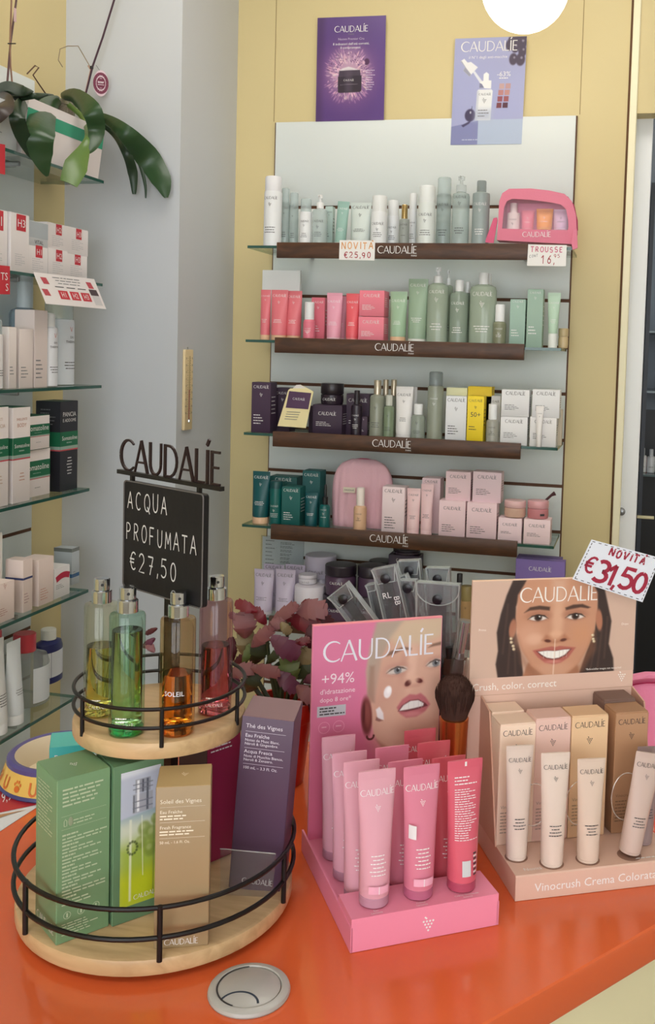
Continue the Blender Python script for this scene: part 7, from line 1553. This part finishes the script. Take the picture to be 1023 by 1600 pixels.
b.logo(INKW, mp, 500, -218, 490); b.text('PARIS', INKG, mp, 500, -262, 24); b.text('Nuovo Premier Cru', mat((196, 180, 206), .5), mp, 500, -332, 40, 'c', 380); b.text('8 indicatori dell\u2019et\u00e0 corretti,', INKW, mp, 500, -402, 40, 'c', 530); b.text('0 compromessi.', INKW, mp, 495, -456, 40, 'c', 300); b.build('lettering', o); b = MB(); b.logo(INKW, mp, 478, -920, 150); b.build('jar_lettering', o); b = MB()
for k_ in range(9): b.lines(mat((206, 190, 214), .5), mp, 725, 870, -780-k_*34, 1, 1, 10, k_)
b.build('small_print', o)
o, pc, f, C4 = poster(((711, 60.5), (823, 56.5), (703.5, 226.5), (814.5, 225)), 'lilac poster with a white dropper bottle and dark grapes', 80, 965, 70, 1390, (166, 170, 210))
pc.p([(60, 50), (980, 50), (980, 400), (60, 400)], (170, 172, 212), 200, .6); pc.p([(415, 1080), (980, 1080), (980, 1400), (415, 1400)], (178, 192, 216), 4); pc.p([(70, 1165), (240, 1130), (415, 1090), (415, 1400), (70, 1400)], (132, 136, 182), 4)
for cx, cy, rx, ry in ((760, 170, 46, 70), (800, 110, 60, 60), (860, 70, 70, 60), (830, 200, 50, 66), (910, 140, 60, 90), (920, 250, 50, 70), (812, 345, 50, 72), (900, 350, 56, 78), (930, 60, 50, 50)): pc.e(cx, cy, rx, ry, (74, 62, 84), 0, .2); pc.e(cx+12, cy-20, rx*.25, ry*.2, (190, 186, 206), 0, .6, .6)
pc.e(310, 1025, 66, 78, (66, 58, 90), 0, .15); pc.e(314, 990, 10, 16, (220, 220, 232), 0, .5, .8); pc.p([(322, 950), (328, 910), (334, 912), (330, 950)], (60, 56, 80), 2); pc.p([(205, 1150), (300, 1100), (340, 1080), (300, 1130), (230, 1172)], (72, 66, 100), 5)
pc.p([(160, 350), (205, 322), (250, 370), (290, 362), (380, 432), (280, 545), (200, 470), (220, 425)], (238, 238, 240), 5); pc.p([(160, 350), (220, 425), (200, 470), (280, 545), (300, 520), (235, 440), (175, 350)], (136, 138, 160), 6, .8); pc.p([(320, 490), (345, 478), (470, 640), (440, 665)], (226, 228, 236), 4)
pc.p([(455, 600), (455, 520), (490, 494), (522, 520), (522, 595), (556, 600), (556, 700), (410, 690), (410, 620)], (240, 240, 240), 4); pc.p([(410, 625), (440, 640), (470, 690), (410, 690)], (116, 118, 150), 4, .9)
pc.p([(385, 725), (400, 708), (560, 708), (578, 725), (565, 1090), (375, 1090)], (232, 234, 236), 5); pc.p([(385, 725), (410, 725), (400, 1090), (375, 1090)], (196, 200, 210), 10, .7)
pc.p([(370, 960), (575, 960), (575, 1090), (370, 1090)], (178, 186, 206), 60, .8)
for r_, cols_ in enumerate((((196, 160, 156), (190, 150, 150)), ((186, 128, 126), (190, 138, 132)), ((150, 80, 90), (156, 84, 88)), ((120, 56, 66), (84, 40, 58)))):
    for c_ in range(2): x0 = 634+c_*76+(3-r_)*8; y0 = 640+r_*78; pc.p([(x0, y0), (x0+62, y0), (x0+60, y0+66), (x0-2, y0+66)], cols_[c_], 2)
picture('print', pc, C4, o); b = MB(); mp = lambda u, v: f(u, -v, .0005)
b.logo(INKW, mp, 510, -240, 700); b.text('il N\u00b01 degli anti-macchie', INKW, mp, 500, -326, 34, 'c', 520); b.text('-63%', INKW, mp, 705, -552, 60, 'c', 170); b.lines(INKW, mp, 650, 815, -580, 1, 1, 12, 3); b.logo(INKD, mp, 484, -782, 150); b.grape(INKD, mp, 480, -850, 36); b.lines(INKG, mp, 405, 545, -970, 3, 36, 10, 5); b.lines(mat((190, 196, 220), .5), mp, 220, 480, -1335, 1, 1, 12, 9)
b.build('lettering', o)
